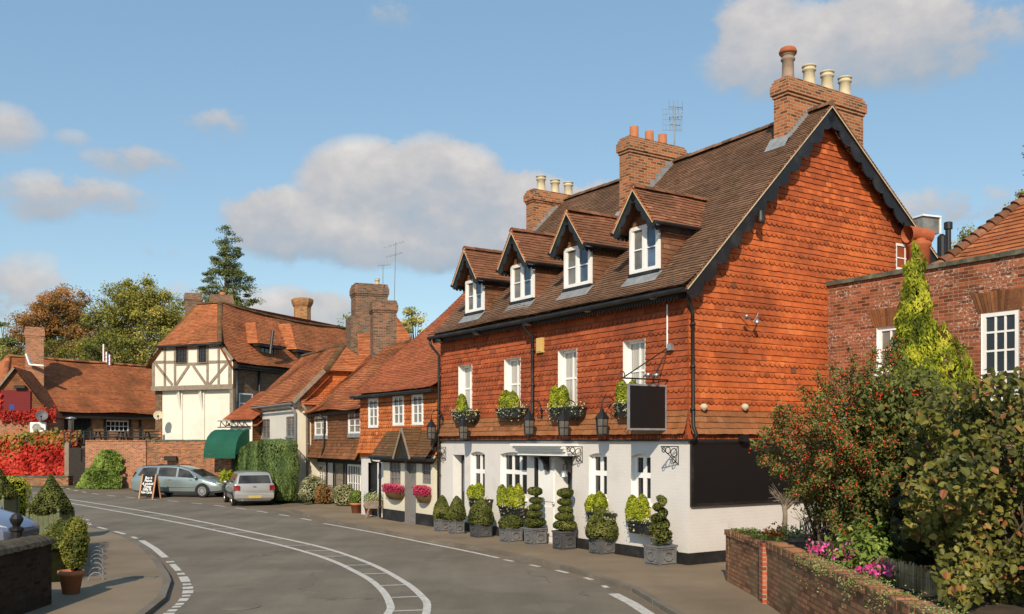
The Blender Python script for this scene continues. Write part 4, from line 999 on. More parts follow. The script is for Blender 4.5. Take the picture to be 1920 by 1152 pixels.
# hanging sign
sg = ch(.6); WS = Wall(sg, -d2, -d1)
hs = thing('hanging_sign', 'blank black pub sign hanging out from the front wall by the corner', 'sign', sg - d2*.6 + UP*2.87)
b = MB(); b.wbox(WS, .12, 1.12, 2.90, 3.80, -.02, .02); b.build('panel', M['black_board'], hs)
b = MB()
for r in ((.09,1.15,2.86,2.90),(.09,1.15,3.80,3.84),(.09,.12,2.90,3.80),(1.12,1.15,2.90,3.80)): b.wbox(WS, *r, -.03, .03)
b.build('frame', M['lead'], hs)
b = MB(); b.tube([WS.p(-.0,3.95), WS.p(1.28,3.95)], .018, 6); b.tube([WS.p(0,4.66), WS.p(1.26,3.97)], .014, 6); b.tube([WS.p(0,4.66), WS.p(.45,3.97), WS.p(.42,3.84)], .012, 6)
for k in (.3, .95): b.tube([WS.p(k,3.95), WS.p(k,3.84)], .012, 6)
for rr, cx, cz in ((.07,1.31,4.02),(.05,1.30,3.86)): b.tube([WS.p(cx+rr*math.cos(a), cz+rr*math.sin(a)) for a in [k*.5 for k in range(11)]], .011, 5)
b.build('iron_bracket', M['iron'], hs)
for k in (.55, .78):
    b = MB(); c = WS.p(k, 3.98, .05); b.tube([c, c - d1*.12 + UP*.06, c - d1*.2 + UP*.03], [.012,.03,.055], 8); b.build('spotlight', M['steel'], hs, True)
# lanterns (prototype along local +X, then copied)
def lantern_proto(label):
    t = thing('wall_lantern', label, 'lantern', (0,0,0), 'iron lanterns along the front of the inn')
    b = MB()
    arc = [(0,0,-.02),(.05,0,.1)] + [(.225+.185*math.cos(a),0,.17+.16*math.sin(a)) for a in [math.pi*(1-k/9) for k in range(10)]] + [(.41,0,.06)]
    b.tube([V(q) for q in arc], .014, 6); b.tube([V((.0,0,-.02)),V((.07,0,-.12)),V((.16,0,-.06)),V((.1,0,.02))], .011, 5)
    b.tube([V((.04,0,.1)),V((.16,0,.02)),V((.2,0,.1)),V((.13,0,.15))], .010, 5); b.box(-.02,.012,-.03,.03,-.16,.14)
    b.build('bracket', M['iron'], t)
    b = MB(); c = (.41,0,0); z = -.0
    b.lathe([(.02,z+.06),(.045,z+.04),(.05,z),(.08,z-.03),(.17,z-.14),(.18,z-.16),(.165,z-.165)], c, 6); b.build('cap', M['iron'], t)
    b = MB(); b.lathe([(.142,z-.165),(.118,z-.52)], c, 6, cap=False); b.build('glass', M['lantern_glass'], t)
    b = MB()
    for k in range(6):
        a = math.pi*2*k/6; b.beam(V((.41+.148*math.cos(a), .148*math.sin(a), z-.165)), V((.41+.122*math.cos(a), .122*math.sin(a), z-.53)), .018, .018, V((math.cos(a),math.sin(a),0)))
    b.lathe([(.14,z-.335),(.142,z-.345),(.14,z-.355)], c, 6, cap=False); b.lathe([(.118,z-.52),(.13,z-.525),(.13,z-.55),(.02,z-.56)], c, 6); b.build('frame', M['iron'], t)
    return t
lan = lantern_proto('iron lantern over the cream porch, leftmost of the row of lanterns')
ang = math.atan2(-d2.y, -d2.x)
spec = [(810,787,'iron lantern over the cream porch at the left end of the inn'), (870,785,'iron lantern under the first upper window box from the left'), (993,772,'iron lantern left of the door canopy beside the middle downpipe'), (1058,772,'iron lantern under the third upper window box, above the door'), (1130,767,'iron lantern just left of the hanging black sign')]
for i, (px, py, lb) in enumerate(spec):
    a, z = WF.at(px, py, .41); o = lan if i == 0 else copy_tree(lan)
    o.location = WF.p(a, z-.05, .02); o.rotation_euler = (0,0,ang); o['label'] = lb
# eaves floodlights
t = thing('eaves_floodlight', 'x', 'floodlight', (0,0,0), 'small floodlights under the inn eaves')
b = MB(); b.tube([V((0,0,0)),V((.14,0,.0)),V((.2,0,-.03))], .016, 6); b.build('arm', M['iron'], t)
b = MB(); b.lathe([(.02,.03),(.12,.0),(.15,-.06),(.14,-.085)], (.27,0,-.03), 12); b.build('lamp_head', M['iron'], t, True)
b = MB(); b.lathe([(.135,-.08),(.09,-.115),(.01,-.125)], (.27,0,-.03), 12); b.build('lens', M['glass_mid'], t, True)
for i, (px, py, lb) in enumerate([(827,636,'small floodlight at the left end of the inn eaves above the downpipe'), (897,621,'small floodlight under the eaves below the leftmost dormer'), (993,603,'small floodlight under the eaves beside the middle downpipe'), (1106,577,'small floodlight under the eaves below the third dormer'), (1228,552,'small floodlight under the eaves nearest the gable corner')]):
    a, z = WF.at(px, py, .27); o = t if i == 0 else copy_tree(t); o.location = WF.p(a, z+.03, .03); o.rotation_euler = (0,0,ang); o['label'] = lb
# gable lights
gt = thing('gable_floodlight', 'twin steel floodlight on bent arms high on the orange gable', 'floodlight', WG.p(*WG.at(1392,598)))
a, z = WG.at(1390, 598); b = MB(); b.tube([WG.p(a,z,.0), WG.p(a+.02,z+.02,.25)], .012, 6); b.tube([WG.p(a-.12,z+.0,.25), WG.p(a+.1,z-.09,.25), WG.p(a+.22,z+.04,.25), WG.p(a+.26,z+.12,.25)], .012, 6); b.build('arm', M['steel'], gt)
b = MB(); b.lathe([(.03,.04),(.06,-.04),(.055,-.06)], WG.p(a+.2,z-.06,.27), 10); b.lathe([(.03,.03),(.055,-.04)], WG.p(a-.13,z+.03,.27), 10); b.build('lamp_head', M['steel'], gt, True)
for i, (px, lb) in enumerate(((1316,'buff shell-shaped wall light on the gable nearest the corner downpipe'), (1393,'buff shell-shaped wall light on the gable above the black board middle'))):
    a, z = WG.at(px, 764); b = MB(); b.lathe([(.0,-.08),(.07,-.04),(.09,.02),(.05,.07),(.0,.08)], WG.p(a,z,.06), 10); o = b.thing('wall_light', M['pot_cream'], lb, 'wall light', 'shell wall lights on the gable', True)
a, z = WG.at(1407, 410); b = MB(); b.lathe([(.04,.12),(.07,.1),(.085,-.1),(.08,-.14)], WG.p(a,z,.30), 12); b.tube([WG.p(a,z+.05,.0),WG.p(a,z+.08,.28)], .02, 6); b.thing('spotlight', M['black'], 'black cylinder spotlight below the left bargeboard of the gable', 'spotlight')
a, z = WG.at(1385, 823); b = MB(); b.wbox(WG, a-.1, a+.1, z-.06, z+.08, .08, .22); b.wbox(WG, a-.03, a+.03, z-.1, z+.1, .01, .08); b.thing('box_floodlight', M['iron'], 'small square floodlight on the ledge above the black board', 'floodlight')
a, z = WF.at(1016, 648); b = MB(); b.wbox(WF, a-.13, a+.13, z-.19, z+.19, .0, .09); b.wbox(WF, a-.10, a+.10, z-.16, z+.16, .09, .105); b.thing('alarm_box', M['alarm'], 'pale yellow alarm box high on the inn front by the downpipe', 'alarm box')
a, z = WF.at(1258, 652, .06); b = MB(); b.wbox(WF, a-.06, a+.06, z-.06, z+.08, .03, .12); b.thing('junction_box', M['steel'], 'small grey box at the foot of the white cable conduit', 'junction box')
# scroll brackets left from hanging baskets
for i, (px, py, lb) in enumerate(((836,842,'wrought iron scroll bracket at the left end of the white front'), (1092,842,'wrought iron scroll bracket right of the door canopy'), (1272,842,'wrought iron scroll bracket by the white corner, beside the black board'))):
    a, z = WF.at(px, py); b = MB(); w = Wall(WF.p(a,0), -d2, d1); b.tube([w.p(0,z-.35), w.p(0,z+.05), w.p(.5,z+.05)], .013, 5)
    for cx, cz, r in ((.13,-.08,.09),(.3,-.03,.07),(.12,-.24,.06),(.42,-.02,.05)): b.tube([w.p(cx+r*math.cos(k*.63), z+cz+r*math.sin(k*.63)) for k in range(11)], .011, 5)
    b.tube([w.p(0,z-.33), w.p(.28,z-.12), w.p(.48,z+.03)], .011, 5); b.thing('iron_bracket', M['iron'], lb, 'bracket', 'scroll brackets on the white front')
a, z = WF.at(1072, 886); b = MB(); w = Wall(WF.p(a,0), -d2, d1); b.tube([w.p(0,z+.2), w.p(.25,z+.2), w.p(.25,z+.05)], .012, 5)
pb = thing('wall_bell', 'round polished bell hanging beside the dark entrance', 'bell', w.p(.25,z-.15)); b.build('bracket', M['iron'], pb)
b = MB(); b.lathe([(.02,.05),(.06,.03),(.085,-.04),(.10,-.10)], w.p(.25,z+0), 14, cap=False); b.build('bell', M['steel'], pb, True)
# aerials
def aerial(base, h, label, arms, lean=(0,0)):
    t = thing('tv_aerial', label, 'aerial', base); b = MB(); top = V(base) + V((lean[0],lean[1],h)); b.tube([V(base), top], .022, 6); b.build('mast', M['steel'], t)
    for hz, dirx, L, n, el_ in arms:
        c = V(base).lerp(top, hz); d = V(dirx).normalized(); s_ = d.cross(UP).normalized()
        b = MB(); b.tube([c - d*L*.4, c + d*L*.6], .012, 5)
        for k in range(n):
            q = c + d*L*(-.4 + k/(n-1)); 
            if el_ == 'h': b.tube([q - s_*(.22-.1*k/n), q + s_*(.22-.1*k/n)], .007, 4)
            else: b.tube([q - UP*.2, q + UP*.2], .007, 4)
        b.build('antenna', M['steel'], t)
    return t
pa = ch(5.0) + d2*4.45 + d1*.2 + UP*10.9
aerial(pa, 1.25, 'tall grid aerial on the terracotta-potted chimney of the inn', [(.95,(1,.2,0),.4,4,'v'),(.72,(1,-.2,0),.35,4,'h'),(.55,(.8,.3,0),.3,4,'v')])
b = MB()
c = pa + V((-.05,.05,.85))
b = MB()
for k in range(7): b.tube([c+V((-.27+.09*k,0,-.32)), c+V((-.27+.09*k,0,.32))], .004, 4)
for k in range(5): b.tube([c+V((-.27,0,-.3+.15*k)), c+V((.27,0,-.3+.15*k))], .004, 4)
o = b.build('reflector_grid', M['steel'], [x for x in bpy.data.objects if x.name == 'tv_aerial'][0])
# ------------------------------------------------------------------ the row of cottages beyond the inn
def slope(mb, w, a0, a1, out, ze, dep, zr, gauge=.1, tw=.165, tilt=.02, poly=None, warp=None, flare=None, holes=(), back=True):
    O = w.p(0, ze, out); W_ = w.n*-(dep+out) + UP*(zr-ze); N = (w.n*(zr-ze) + UP*(dep+out)).normalized(); L = W_.length
    pl = poly(L) if poly else [(a0,0),(a1,0),(a1,L),(a0,L)]
    tile_field(mb, O, w.u, W_, N, pl, gauge, tw, tilt, None, holes, flare, warp)
    if back:
        Wn = W_.normalized(); mb.face([O + w.u*p[0] + Wn*p[1] - N*(.36 if warp else .05) for p in pl], 0, .2)
    return O, W_.normalized(), N, L
LF = lambda h: (lambda v: .11*max(0, 1-v/.6)**2)
# --- orange cottage with the cream porch
WA = Wall(C0 + d1*(LEN+.0) + d2*.04, d1, -d2)
A = thing('tile_hung_cottage', 'orange tile-hung cottage with tall red roof and cream shop porch, touching the inn', 'cottage', WA.p(0,0))
AL = WA.at(676, 850)[0]
aw = [WA.rect(*r) for r in ((693,748,710,801),(739,742,758,797),(775,740,794,796))]
ez = WA.at(674, 742, .28)[1]; tz0 = WA.at(700, 850, .1)[1]
b = MB(); tile_field(b, WA.p(0,tz0), d1, UP, WA.n, [(0,0),(AL,0),(AL,ez-tz0+.05),(0,ez-tz0+.05)], .125, .17, .03, lambda i: i % 2 == 1, [(r[0],r[1],r[2]-tz0,r[3]-tz0) for r in aw], lambda v: .16*max(0,1-v/.8)**2)
wall_holes(b, WA, 0, AL, tz0, ez+.1, aw, -.02); b.build('tile_hanging', M['hung_orange'], A)
b = MB(); ad = WA.rect(689,868,706,930); ad = (ad[0], ad[1], .02, ad[3]); wall_holes(b, WA, 0, AL, 0, tz0+.05, [ad], -.03)
b.build('ground_floor_wall', M['white_brick'], A)
b = MB(); b.face([WA.p(AL,0,-.03), WA.p(AL,0,-8.8), WA.p(AL,4.0,-8.8), WA.p(AL,8.2,-4.3), WA.p(AL,ez,-.03)], 0, .5); b.build('end_wall', M['hung_brown'], A)
b = MB(); b.wbox(WA, 0, AL, tz0-.14, tz0-.02, -.02, .03); b.build('brick_band', M['hung_orange'], A)
b = MB(); b.wbox(WA, ad[0], ad[1], ad[2], ad[3], -.16, -.12); b.wbox(WA, ad[0]+.1, ad[1]-.1, 1.1, ad[3]-.2, -.12, -.10); b.wbox(WA, ad[0]+.1, ad[1]-.1, .2, .9, -.12, -.10); dr = b.build('door', M['black'], A)
for r in aw: window(WA, A, r, .02, ((.5,.06),), (.34,.67), .07, .03, 'white', 'glass_mid', 'white', .05, casing=.03)
b = MB(); O, W_, N, L = slope(b, WA, 0, AL+.12, .30, ez-.03, RT+.15, 8.42, warp=oldwarp(9,.08,.4), flare=lambda v: .1*max(0,1-v/.7)**2)
arf = b.build('roof', M['roof_red'], A)
b = MB(); ridge_tiles(b, O + d1*(-1.0) + W_*L, O + d1*(AL+.12) + W_*L); b.build('ridge', M['roof_red'], arf)
b = MB(); b.wbox(WA, 0, AL+.05, ez-.12, ez-.05, 0, .26); b.tube([WA.p(0,ez-.05,.35), WA.p(AL+.1,ez-.05,.35)], .05, 8); b.build('gutter', M['black'], A)
# porch bay
WP = Wall(WA.o - d2*.24, d1, -d2); b0 = WP.at(812, 900)[0]; b1 = WP.at(719, 900)[0]
pwl = WP.rect(730,858,751,908); pwr = WP.rect(791,858,816,908); pd = WP.rect(765,866,779,975); pd = (pd[0], pd[1], .03, 2.05); b0 = .16
pwr = (max(pwr[0], b0+.12), pwr[1], pwr[2], pwr[3])
b = MB(); wall_holes(b, WP, b0, b1, 0, 2.2, [pwl, pwr, pd])
for a in (b0, b1): b.face([WP.p(a,0), WP.p(a,0,-.3), WP.p(a,2.3,-.3), WP.p(a,2.2)], 0, .5)
po = b.build('porch', M['cream_brick'], A, label='cream shop porch with brown tiled pent roof and gablet over the door')
b = MB(); 
for q0, q1 in ((b0-.01, pd[0]-.04),(pd[1]+.04, b1+.01)): b.wbox(WP, q0, q1, 0, .36, -.05, .025)
b.build('porch_plinth', M['plinth'], po)
b = MB(); b.wbox(WP, pd[0], pd[1], pd[2], pd[3], -.12, -.07)
b.wbox(WP, pd[0]+.06, pd[1]-.06, .25, .95, -.07, -.055)
b.wbox(WP, pd[1], pd[1]+.13, .0, 2.1, -.08, .05); b.wbox(WP, pd[0]-.05, pd[0], .0, 2.1, -.08, .03); b.wbox(WP, pd[0]-.05, pd[1]+.13, -.0, .03, -.05, .12); b.build('porch_door', M['grey_door'], po)
b = MB(); b.wbox(WP, pd[0]+.1, pd[1]-.1, 1.15, 1.85, -.069, -.05); b.build('porch_door_pane', M['glass_mid'], po)
for r in (pwl, pwr): 
    f = window(WP, A, (r[0],r[1],r[2]-.1,2.0), .08, (.33,.67), (.34,.67), .06, .045, 'grey_door', 'glass_mid', 'cream_paint', .0, name='porch_window')
pe = 2.13
b = MB(); slope(b, WP, b0-.25, b1+.2, .36, pe, .26, 3.0, .1, .165, .02, warp=oldwarp(17,.03,1.0))
b.face([WP.p(b1+.2,pe,.36), WP.p(b1+.2,3.0,-.26), WP.p(b1+.2,pe,-.26)], 0, .3)
prf = b.build('porch_roof', M['roof_moss'], A)
b = MB(); b.wbox(WP, b0-.2, b1+.15, pe-.13, pe-.03, -.0, .33); b.tube([WP.p(b0-.25,pe-.03,.41), WP.p(b1+.22,pe-.03,.41)], .05, 8); b.build('porch_gutter', M['black'], A)
gm = (WP.at(757,850,.4)[0]); gh = .56; gz = 3.06
b = MB()
for sg_ in (-1, 1):
    O = WP.p(gm+sg_*gh, pe, .50); W_ = WP.u*(-sg_*gh) + UP*(gz-pe); nn = (WP.u*sg_*(gz-pe) + UP*gh).normalized(); L = W_.length
    tile_field(b, O, -WP.n, W_, nn, [(0,0),(.15,0),(.76,L),(0,L)], .1, .165, .02)
    b.face([O-nn*.03, O-WP.n*.15-nn*.03, O-WP.n*.76+W_-nn*.03, O+W_-nn*.03], 0, .2)
b.build('porch_gablet', M['roof_moss'], prf)
b = MB()
for sg_ in (-1, 1): b.beam(WP.p(gm+sg_*(gh+.02), pe-.06, .49), WP.p(gm, gz-.03, .49), .025, .075, WP.n.cross(UP))
b.build('porch_bargeboard', M['beam'], prf)
b = MB(); b.face([WP.p(gm-gh+.08,pe,.40), WP.p(gm+gh-.08,pe,.40), WP.p(gm,gz-.16,.40)], 0, .5); b.build('porch_tympanum', M['dark_wood'], prf)
downpipe([WP.p(b1+.14,pe-.06,.40), WP.p(b1+.14,pe-.2,.36), WP.p(b1+.10,1.9,.08), WP.p(b1+.10,.05,.08)], [WP.p(b1+.10,1.4,.08), WP.p(b1+.10,.4,.08)], A, r=.045)
# --- brown jettied cottage
WB = Wall(V((-5.8,36.5,0)), V((-.463,.886,0)), V((-.886,-.463,0)))
B_ = thing('jettied_cottage', 'low brown tile-hung cottage with white lattice windows and overhanging upper floor', 'cottage', WB.p(3,0))
BL = WB.at(582, 800)[0]; bz = WB.at(630,770,.3)[1]-.02; bt = WB.at(630,860,.15)[1]
bw = [WB.rect(*r) for r in ((592,779,614,817),(655,772,677,813))]
b = MB(); tile_field(b, WB.p(0,bt), WB.u, UP, WB.n, [(0,0),(BL,0),(BL,bz-bt),(0,bz-bt)], .125, .18, .02, None, [(r[0],r[1],r[2]-bt,r[3]-bt) for r in bw], lambda v: .24*max(0,1-v/.7)**2, oldwarp(4,.04,.8))
wall_holes(b, WB, 0, BL, bt, bz+.1, bw, -.02); b.face([WB.p(BL,bt), WB.p(BL,bt,-5), WB.p(BL,6.5,-3.2), WB.p(BL,bz,0)], 0, .3)
b.build('tile_hanging', M['hung_brown'], B_)
for r in bw: window(WB, B_, r, .02, ((.5,.06),), (.34,.67), .07, .035, 'white', 'glass_mid', 'white', .05, sill='lead', casing=.03, sillw=.16)
WBl = Wall(WB.o - WB.n*.35, WB.u, WB.n); l0, l1 = 0.02, BL-.1
bl = [WBl.rect(*r) for r in ((589,872,612,925),(652,872,676,925))]; bd = WBl.rect(628,868,645,940); bd = (bd[0],bd[1],.02,bd[3])
b = MB(); wall_holes(b, WBl, l0, l1, 0, bt+.05, bl+[bd]); b.build('ground_floor_wall', M['render'], B_)
for r in bl: window(WBl, B_, r, .04, (.2,.4,.6,.8), (.33,.67), .06, .03, 'white', 'glass_mid', 'white')
b = MB(); b.wbox(WBl, bd[0], bd[1], .02, bd[3], -.1, -.05); b.wbox(WBl, bd[0]+.25, bd[1]-.2, 1.0, bd[3]-.25, -.05, -.03); b.build('door', M['beam'], B_)
b = MB(); b.wbox(WBl, l0, l1, bt-.22, bt+.04, -.02, .06)
for x in (bd[0]-.14, bd[1]+.02, bl[0][0]-.2, bl[0][1]+.05, bl[1][1]+.06): b.wbox(WBl, x, x+.12, 0, bt-.22, -.02, .05)
b.wbox(WB, 0, BL, bt-.06, bt-.01, -.34, .06); b.build('timber_frame', M['dark_wood'], B_)
b = MB(); O, W_, N, L = slope(b, WB, -1.6, BL+.15, .32, bz-.05, 3.15, bz+3.05, .12, .18, .03, warp=oldwarp(21,.14,.45), flare=lambda v: .12*max(0,1-v/.8)**2)
brf = b.build('roof', M['roof_old'], B_)
b = MB(); ridge_tiles(b, O + WB.u*-1.5 + W_*L, O + WB.u*(BL+.15) + W_*L, .12, .35); b.build('ridge', M['roof_moss'], brf)
b = MB(); b.wbox(WB, 0, BL, bz-.13, bz-.05, 0, .25); b.build('eaves_board', M['dark_wood'], B_)
am = WB.at(612, 800)[0]; downpipe([WB.p(am,bz-.08,.3), WB.p(am,bz-.3,.07), WB.p(am,bt+.45,.12), WB.p(am,bt+.1,.2)], [WB.p(am,bz-.6,.07)], B_, r=.04)
p = at_depth(723, 600, 42.5); chimney(B_, (p.x, p.y), (.95,.3), (-.3,.95), -.55, .5, 0, .9, 4.5, 8.95, 'brick_dark', (), .55)
p = at_depth(697, 600, 46.5)
# --- white cottage
WC = Wall(V((-9.57,42.4,0)), V((-.49,.87,0)), V((-.87,-.49,0))); WCE = Wall(WC.o, V((.87,.49,0)), V((.49,-.87,0)))
Cc = thing('white_cottage', 'white rendered cottage with half-hipped red roof behind the tall conifer hedge', 'cottage', WC.p(3,0))
CL = WC.at(481, 790)[0]; cz = 4.40
cw = [WC.rect(491,786,506,822), WC.rect(537,781,554,819)]
b = MB(); wall_holes(b, WC, 0, CL, 0, cz+.1, cw); b.face([WC.p(CL,0), WC.p(CL,0,-5), WC.p(CL,cz,-5), WC.p(CL,cz)], 0, .5); b.build('wall', M['render'], Cc)
for r in cw: window(WC, Cc, r, .05, ((.5,.05),), (.34,.67), .05, .035, 'grey_door', 'glass_mid', 'render', .0, sill='lead')
b = MB(); wall_holes(b, WCE, 0, 5, 0, cz+.3, []); b.build('end_wall', M['cream_brick'], Cc)
rz = 7.16
b = MB(); O, W_, N, L = slope(b, WC, 0, CL, .3, cz-.05, 2.5, rz, .12, .18, .03, poly=lambda L: [(-.25,0),(CL+.2,0),(CL+.2,L),(1.15,L),(-.25,L*.52)], warp=oldwarp(31,.10,.5))
w2 = Wall(WC.o - WC.n*5, WC.u, -WC.n); slope(b, w2, 0, CL, .3, cz-.05, 2.5, rz, .24, .36, .02, poly=lambda L: [(-.25,0),(CL+.2,0),(CL+.2,L),(1.15,L),(-.25,L*.52)])
crf = b.build('roof', M['roof_old'], Cc)
hz = cz-.05 + (rz-cz+.05)*.52; hd = 2.8*.52 - .3      # half-hip eave
b = MB(); slope(b, WCE, 0, 5, .25, hz, 1.15, rz, .12, .18, .03, poly=lambda L: [(hd+.0,0),(5-hd,0),(2.5,L)]); b.build('half_hip', M['roof_old'], crf)
b = MB(); tile_field(b, WCE.p(0,cz), WCE.u, UP, WCE.n, [(.1,0),(4.9,0),(5-hd,hz-cz),(hd,hz-cz)], .16, .2, .02, lambda i: i % 2 == 0); b.build('gable_tile_hanging', M['hung_orange'], Cc)
b = MB(); slope(b, WCE, 0.1, 4.9, .3, cz-.15, .05, cz+.3, .12, .18, .03); b.build('pentice', M['roof_red'], Cc)
b = MB(); q0 = WC.p(.25-.5,cz-.03,.3); top = O + WC.u*1.15 + W_*L; mid = O + WC.u*-.25 + W_*(L*.52)
ridge_tiles(b, mid, top, .15, .3); ridge_tiles(b, top, O + WC.u*(CL+.2) + W_*L, .12, .35); b.build('ridge', M['roof_moss'], crf)
b = MB(); b.beam(O + WC.u*-.27, mid, .06, .18, N); b.build('bargeboard', M['beam'], crf)
b = MB(); b.tube([WC.p(-.1,cz-.1,.36), WC.p(CL,cz-.1,.36)], .05, 6); b.build('gutter', M['grey_door'], Cc)
downpipe([WCE.p(.12,cz-.15,.3), WCE.p(.4,cz-.45,.1), WCE.p(.42,.1,.1)], [WCE.p(.42,2.5,.1)], Cc, 'beam', .06)
downpipe([WC.p(.1,cz-.12,.3), WC.p(.05,cz-.5,.1), WC.p(.05,.1,.1)], [], Cc, 'grey_door', .06)
chimney(Cc, (p.x, p.y), (.93,.36), (-.36,.93), -.80, .80, 0, 1.1, 6.0, 10.35, 'brick_dark', ((.75,.35,'pot_cream',False),), .6, .13)
b = MB(); obox(b, (p.x,p.y), (.93,.36), (-.36,.93), -1.05, .9, -.1, 1.2, 4.5, 8.7); b.build('chimney_base', M['brick_dark'], Cc)
# roof of a back wing that shows between the stacks and the orange cottage
WW = Wall(at_depth(735, 640, 45.0), V((1,.25,0)), V((.25,-1,0)))
b = MB(); slope(b, WW, -1.5, 2.2, .2, 6.0, 2.6, 8.9, .12, .18, .03, poly=lambda L: [(-1.5,0),(1.9,0),(.55,L),(-1.5,L)], warp=oldwarp(41,.1,.5))
b.build('rear_roof', M['roof_old'], Cc)
pa = at_depth(738, 545, 44.0); aerial((pa.x,pa.y,7.8), 4.05, 'tall forked aerial rising beside the brown cottage stacks', [(.98,(-1,.2,-.25),.95,7,'h'),(.86,(-1,.3,-.2),.75,6,'h'),(.04,(1,.1,0),1.5,8,'h')], (.1,0))
pb_ = at_depth(718, 530, 46.5); aerial((pb_.x,pb_.y,10.3), 1.0, 'small aerial on top of the widest brown stack', [(.95,(1,.2,.1),.6,5,'v')])

# --- timber-framed house on its terrace
KD = V((-16.75,57,0)); du = V((-.921,.39,0)).normalized(); dv = V((.39,.921,0)).normalized()
WD = Wall(KD, du, -dv); WS2 = Wall(KD, dv, V((.921,-.39,0)))
D = thing('timber_framed_house', 'big timber-framed house with white gable and long red half-hipped roof', 'house', (KD.x-3,KD.y+3,2.5))
DW = 6.29; jz = WD.at(360,731)[1]; dez = 7.35; dhz = WD.at(417,643)[1]
b = MB(); b.face([WD.p(.0,jz), WD.p(DW,jz), WD.p(DW,dez), WD.p(DW-.95,dhz+.1), WD.p(.95,dhz+.1), WD.p(0,dez)], 0, .5); b.build('gable_panel', M['cream'], D)
b = MB(); b.face([WD.p(.18,2.3,-.3), WD.p(DW-.5,2.3,-.3), WD.p(DW-.5,jz,-.3), WD.p(.18,jz,-.3)], 0, .5)
b.build('ground_floor_wall', M['cream'], D)
b = MB()
for px in (342, 383):
    a = WD.at(px, 760, -.3)[0]; b.wbox(WD, a-.07, a+.07, 2.4, jz-.0, -.3, -.20)
    b.face([WD.p(a,jz-.02,-.02), WD.p(a+.5,jz-.02,-.25), WD.p(a,jz-1.7,-.25)], 0, .5)
b.build('pilaster', M['cream'], D)
b = MB(); b.wbox(WD, DW-.55, DW-.02, 2.4, jz-.05, -.6, -.25); wall_holes(b, WS2, .1, 16, 2.3, dez+.1, []); b.face([WD.p(DW,2.3,-.3), WD.p(DW,2.3,-16), WD.p(DW,dez,-16), WD.p(DW,dez,-.3)], 0, .5); b.build('side_wall', M['brick_brown'], D)
b = MB()
def fb(x0, y0, x1, y1, w=.2, o=.03): 
    p0 = WD.at(x0,y0,o); p1 = WD.at(x1,y1,o); b.beam(WD.p(p0[0],p0[1],.0), WD.p(p1[0],p1[1],.0), w, .09, WD.n)
for s_ in ((287.5,677,287.5,735,.2),(309,652,309,723,.16),(328,648,328,723,.16),(389,648,389,723,.16),(410,648,410,723,.16),(431,676,431,731,.24),(351,648,351,682,.12),(371,648,371,682,.12),
           (287,679,329,679,.16),(389,679,434,678,.16),(329,683,390,682,.16),(292,683,323,722,.17),(354,686,330,722,.17),(362,686,387,722,.17),(426,681,392,722,.17),(300,650,285,676,.16),(415,649,436,675,.2)): fb(*s_)
b.wbox(WD, -.02, DW+.02, jz-.02, jz+.27, -.04, .07); b.wbox(WD, -.02, .24, 4.3, jz, -.3, .02); b.build('timber_frame', M['beam'], D)
for r in ((332,650,350,681),(372,650,389,681)): window(WD, D, WD.rect(*r), .02, (.33,.67), (.25,.5,.75), .06, .035, 'dark_wood', 'glass', None, casing=.06)
sw = WS2.rect(447,738,473,776); window(WS2, D, sw, .0, (), (.5,), .08, .06, 'white', 'glass', None)
WDs = oldwarp(51,.16,.35); b = MB(); DL = 17
O, W_, N, L = slope(b, WS2, 0, DL, .35, dez-.12, 2.55, 11.4, .13, .2, .03, poly=lambda L: [(-.25,0),(DL,0),(DL,L),(1.9,L),(-.25,L*(dhz-dez)/(11.4-dez))], warp=lambda u, v: WDs(u,v)-.25*math.sin(math.pi*min(1,max(0,(u-2)/15)))*v/5.4, flare=lambda v: .15*max(0,1-v/1.0)**2)
w2 = Wall(WS2.o + du*DW, WS2.u, -WS2.n); slope(b, w2, 0, DL, .35, dez-.12, DW-2.55, 11.4, .26, .4, .03, poly=lambda L: [(-.25,0),(DL,0),(DL,L),(1.9,L),(-.25,L*(dhz-dez)/(11.4-dez))])
drf = b.build('roof', M['roof_old'], D)
b = MB(); slope(b, WD, .5, DW-.5, .35, dhz-.05, 1.9, 11.4, .13, .2, .03, poly=lambda L: [(.70,0),(DW-.75,0),(DW-2.0,L),(2.55,L)], warp=oldwarp(61,.08,.5)); b.build('half_hip', M['roof_old'], drf)
b = MB(); top = O + dv*1.9 + W_*L; ridge_tiles(b, WD.p(.75,dhz,.3), top, .14, .35); ridge_tiles(b, WD.p(DW-.75,dhz,.3), WD.p(DW-2.0,11.4,-1.9), .10, .35); ridge_tiles(b, WD.p(DW-2.0,11.4,-1.9), top, .14, .35)
for k in range(10): 
    f0, f1 = k/10, (k+1)/10; sg0 = lambda f: -UP*.28*math.sin(math.pi*f)
    ridge_tiles(b, top.lerp(top+dv*15,f0)+sg0(f0), top.lerp(top+dv*15,f1)+sg0(f1), .13, .35)
b.build('ridge', M['roof_moss'], drf)
b = MB(); b.wbox(WD, .6, DW-.6, dhz-.14, dhz+.02, -.05, .34); b.tube([WS2.p(-.1,dez-.2,.42), WS2.p(12,dez-.2,.42)], .06, 6); b.wbox(WS2, 0, 12, dez-.35, dez-.15, 0, .3); b.build('gutter', M['black'], D)
downpipe([WS2.p(.25,dez-.25,.1), WS2.p(.25,2.5,.1)], [WS2.p(.25,5,.1)], D, r=.09)
a = WS2.at(484,700)[0]; downpipe([WS2.p(a,dez-.25,.1), WS2.p(a,3.5,.1)], [], D, r=.08)
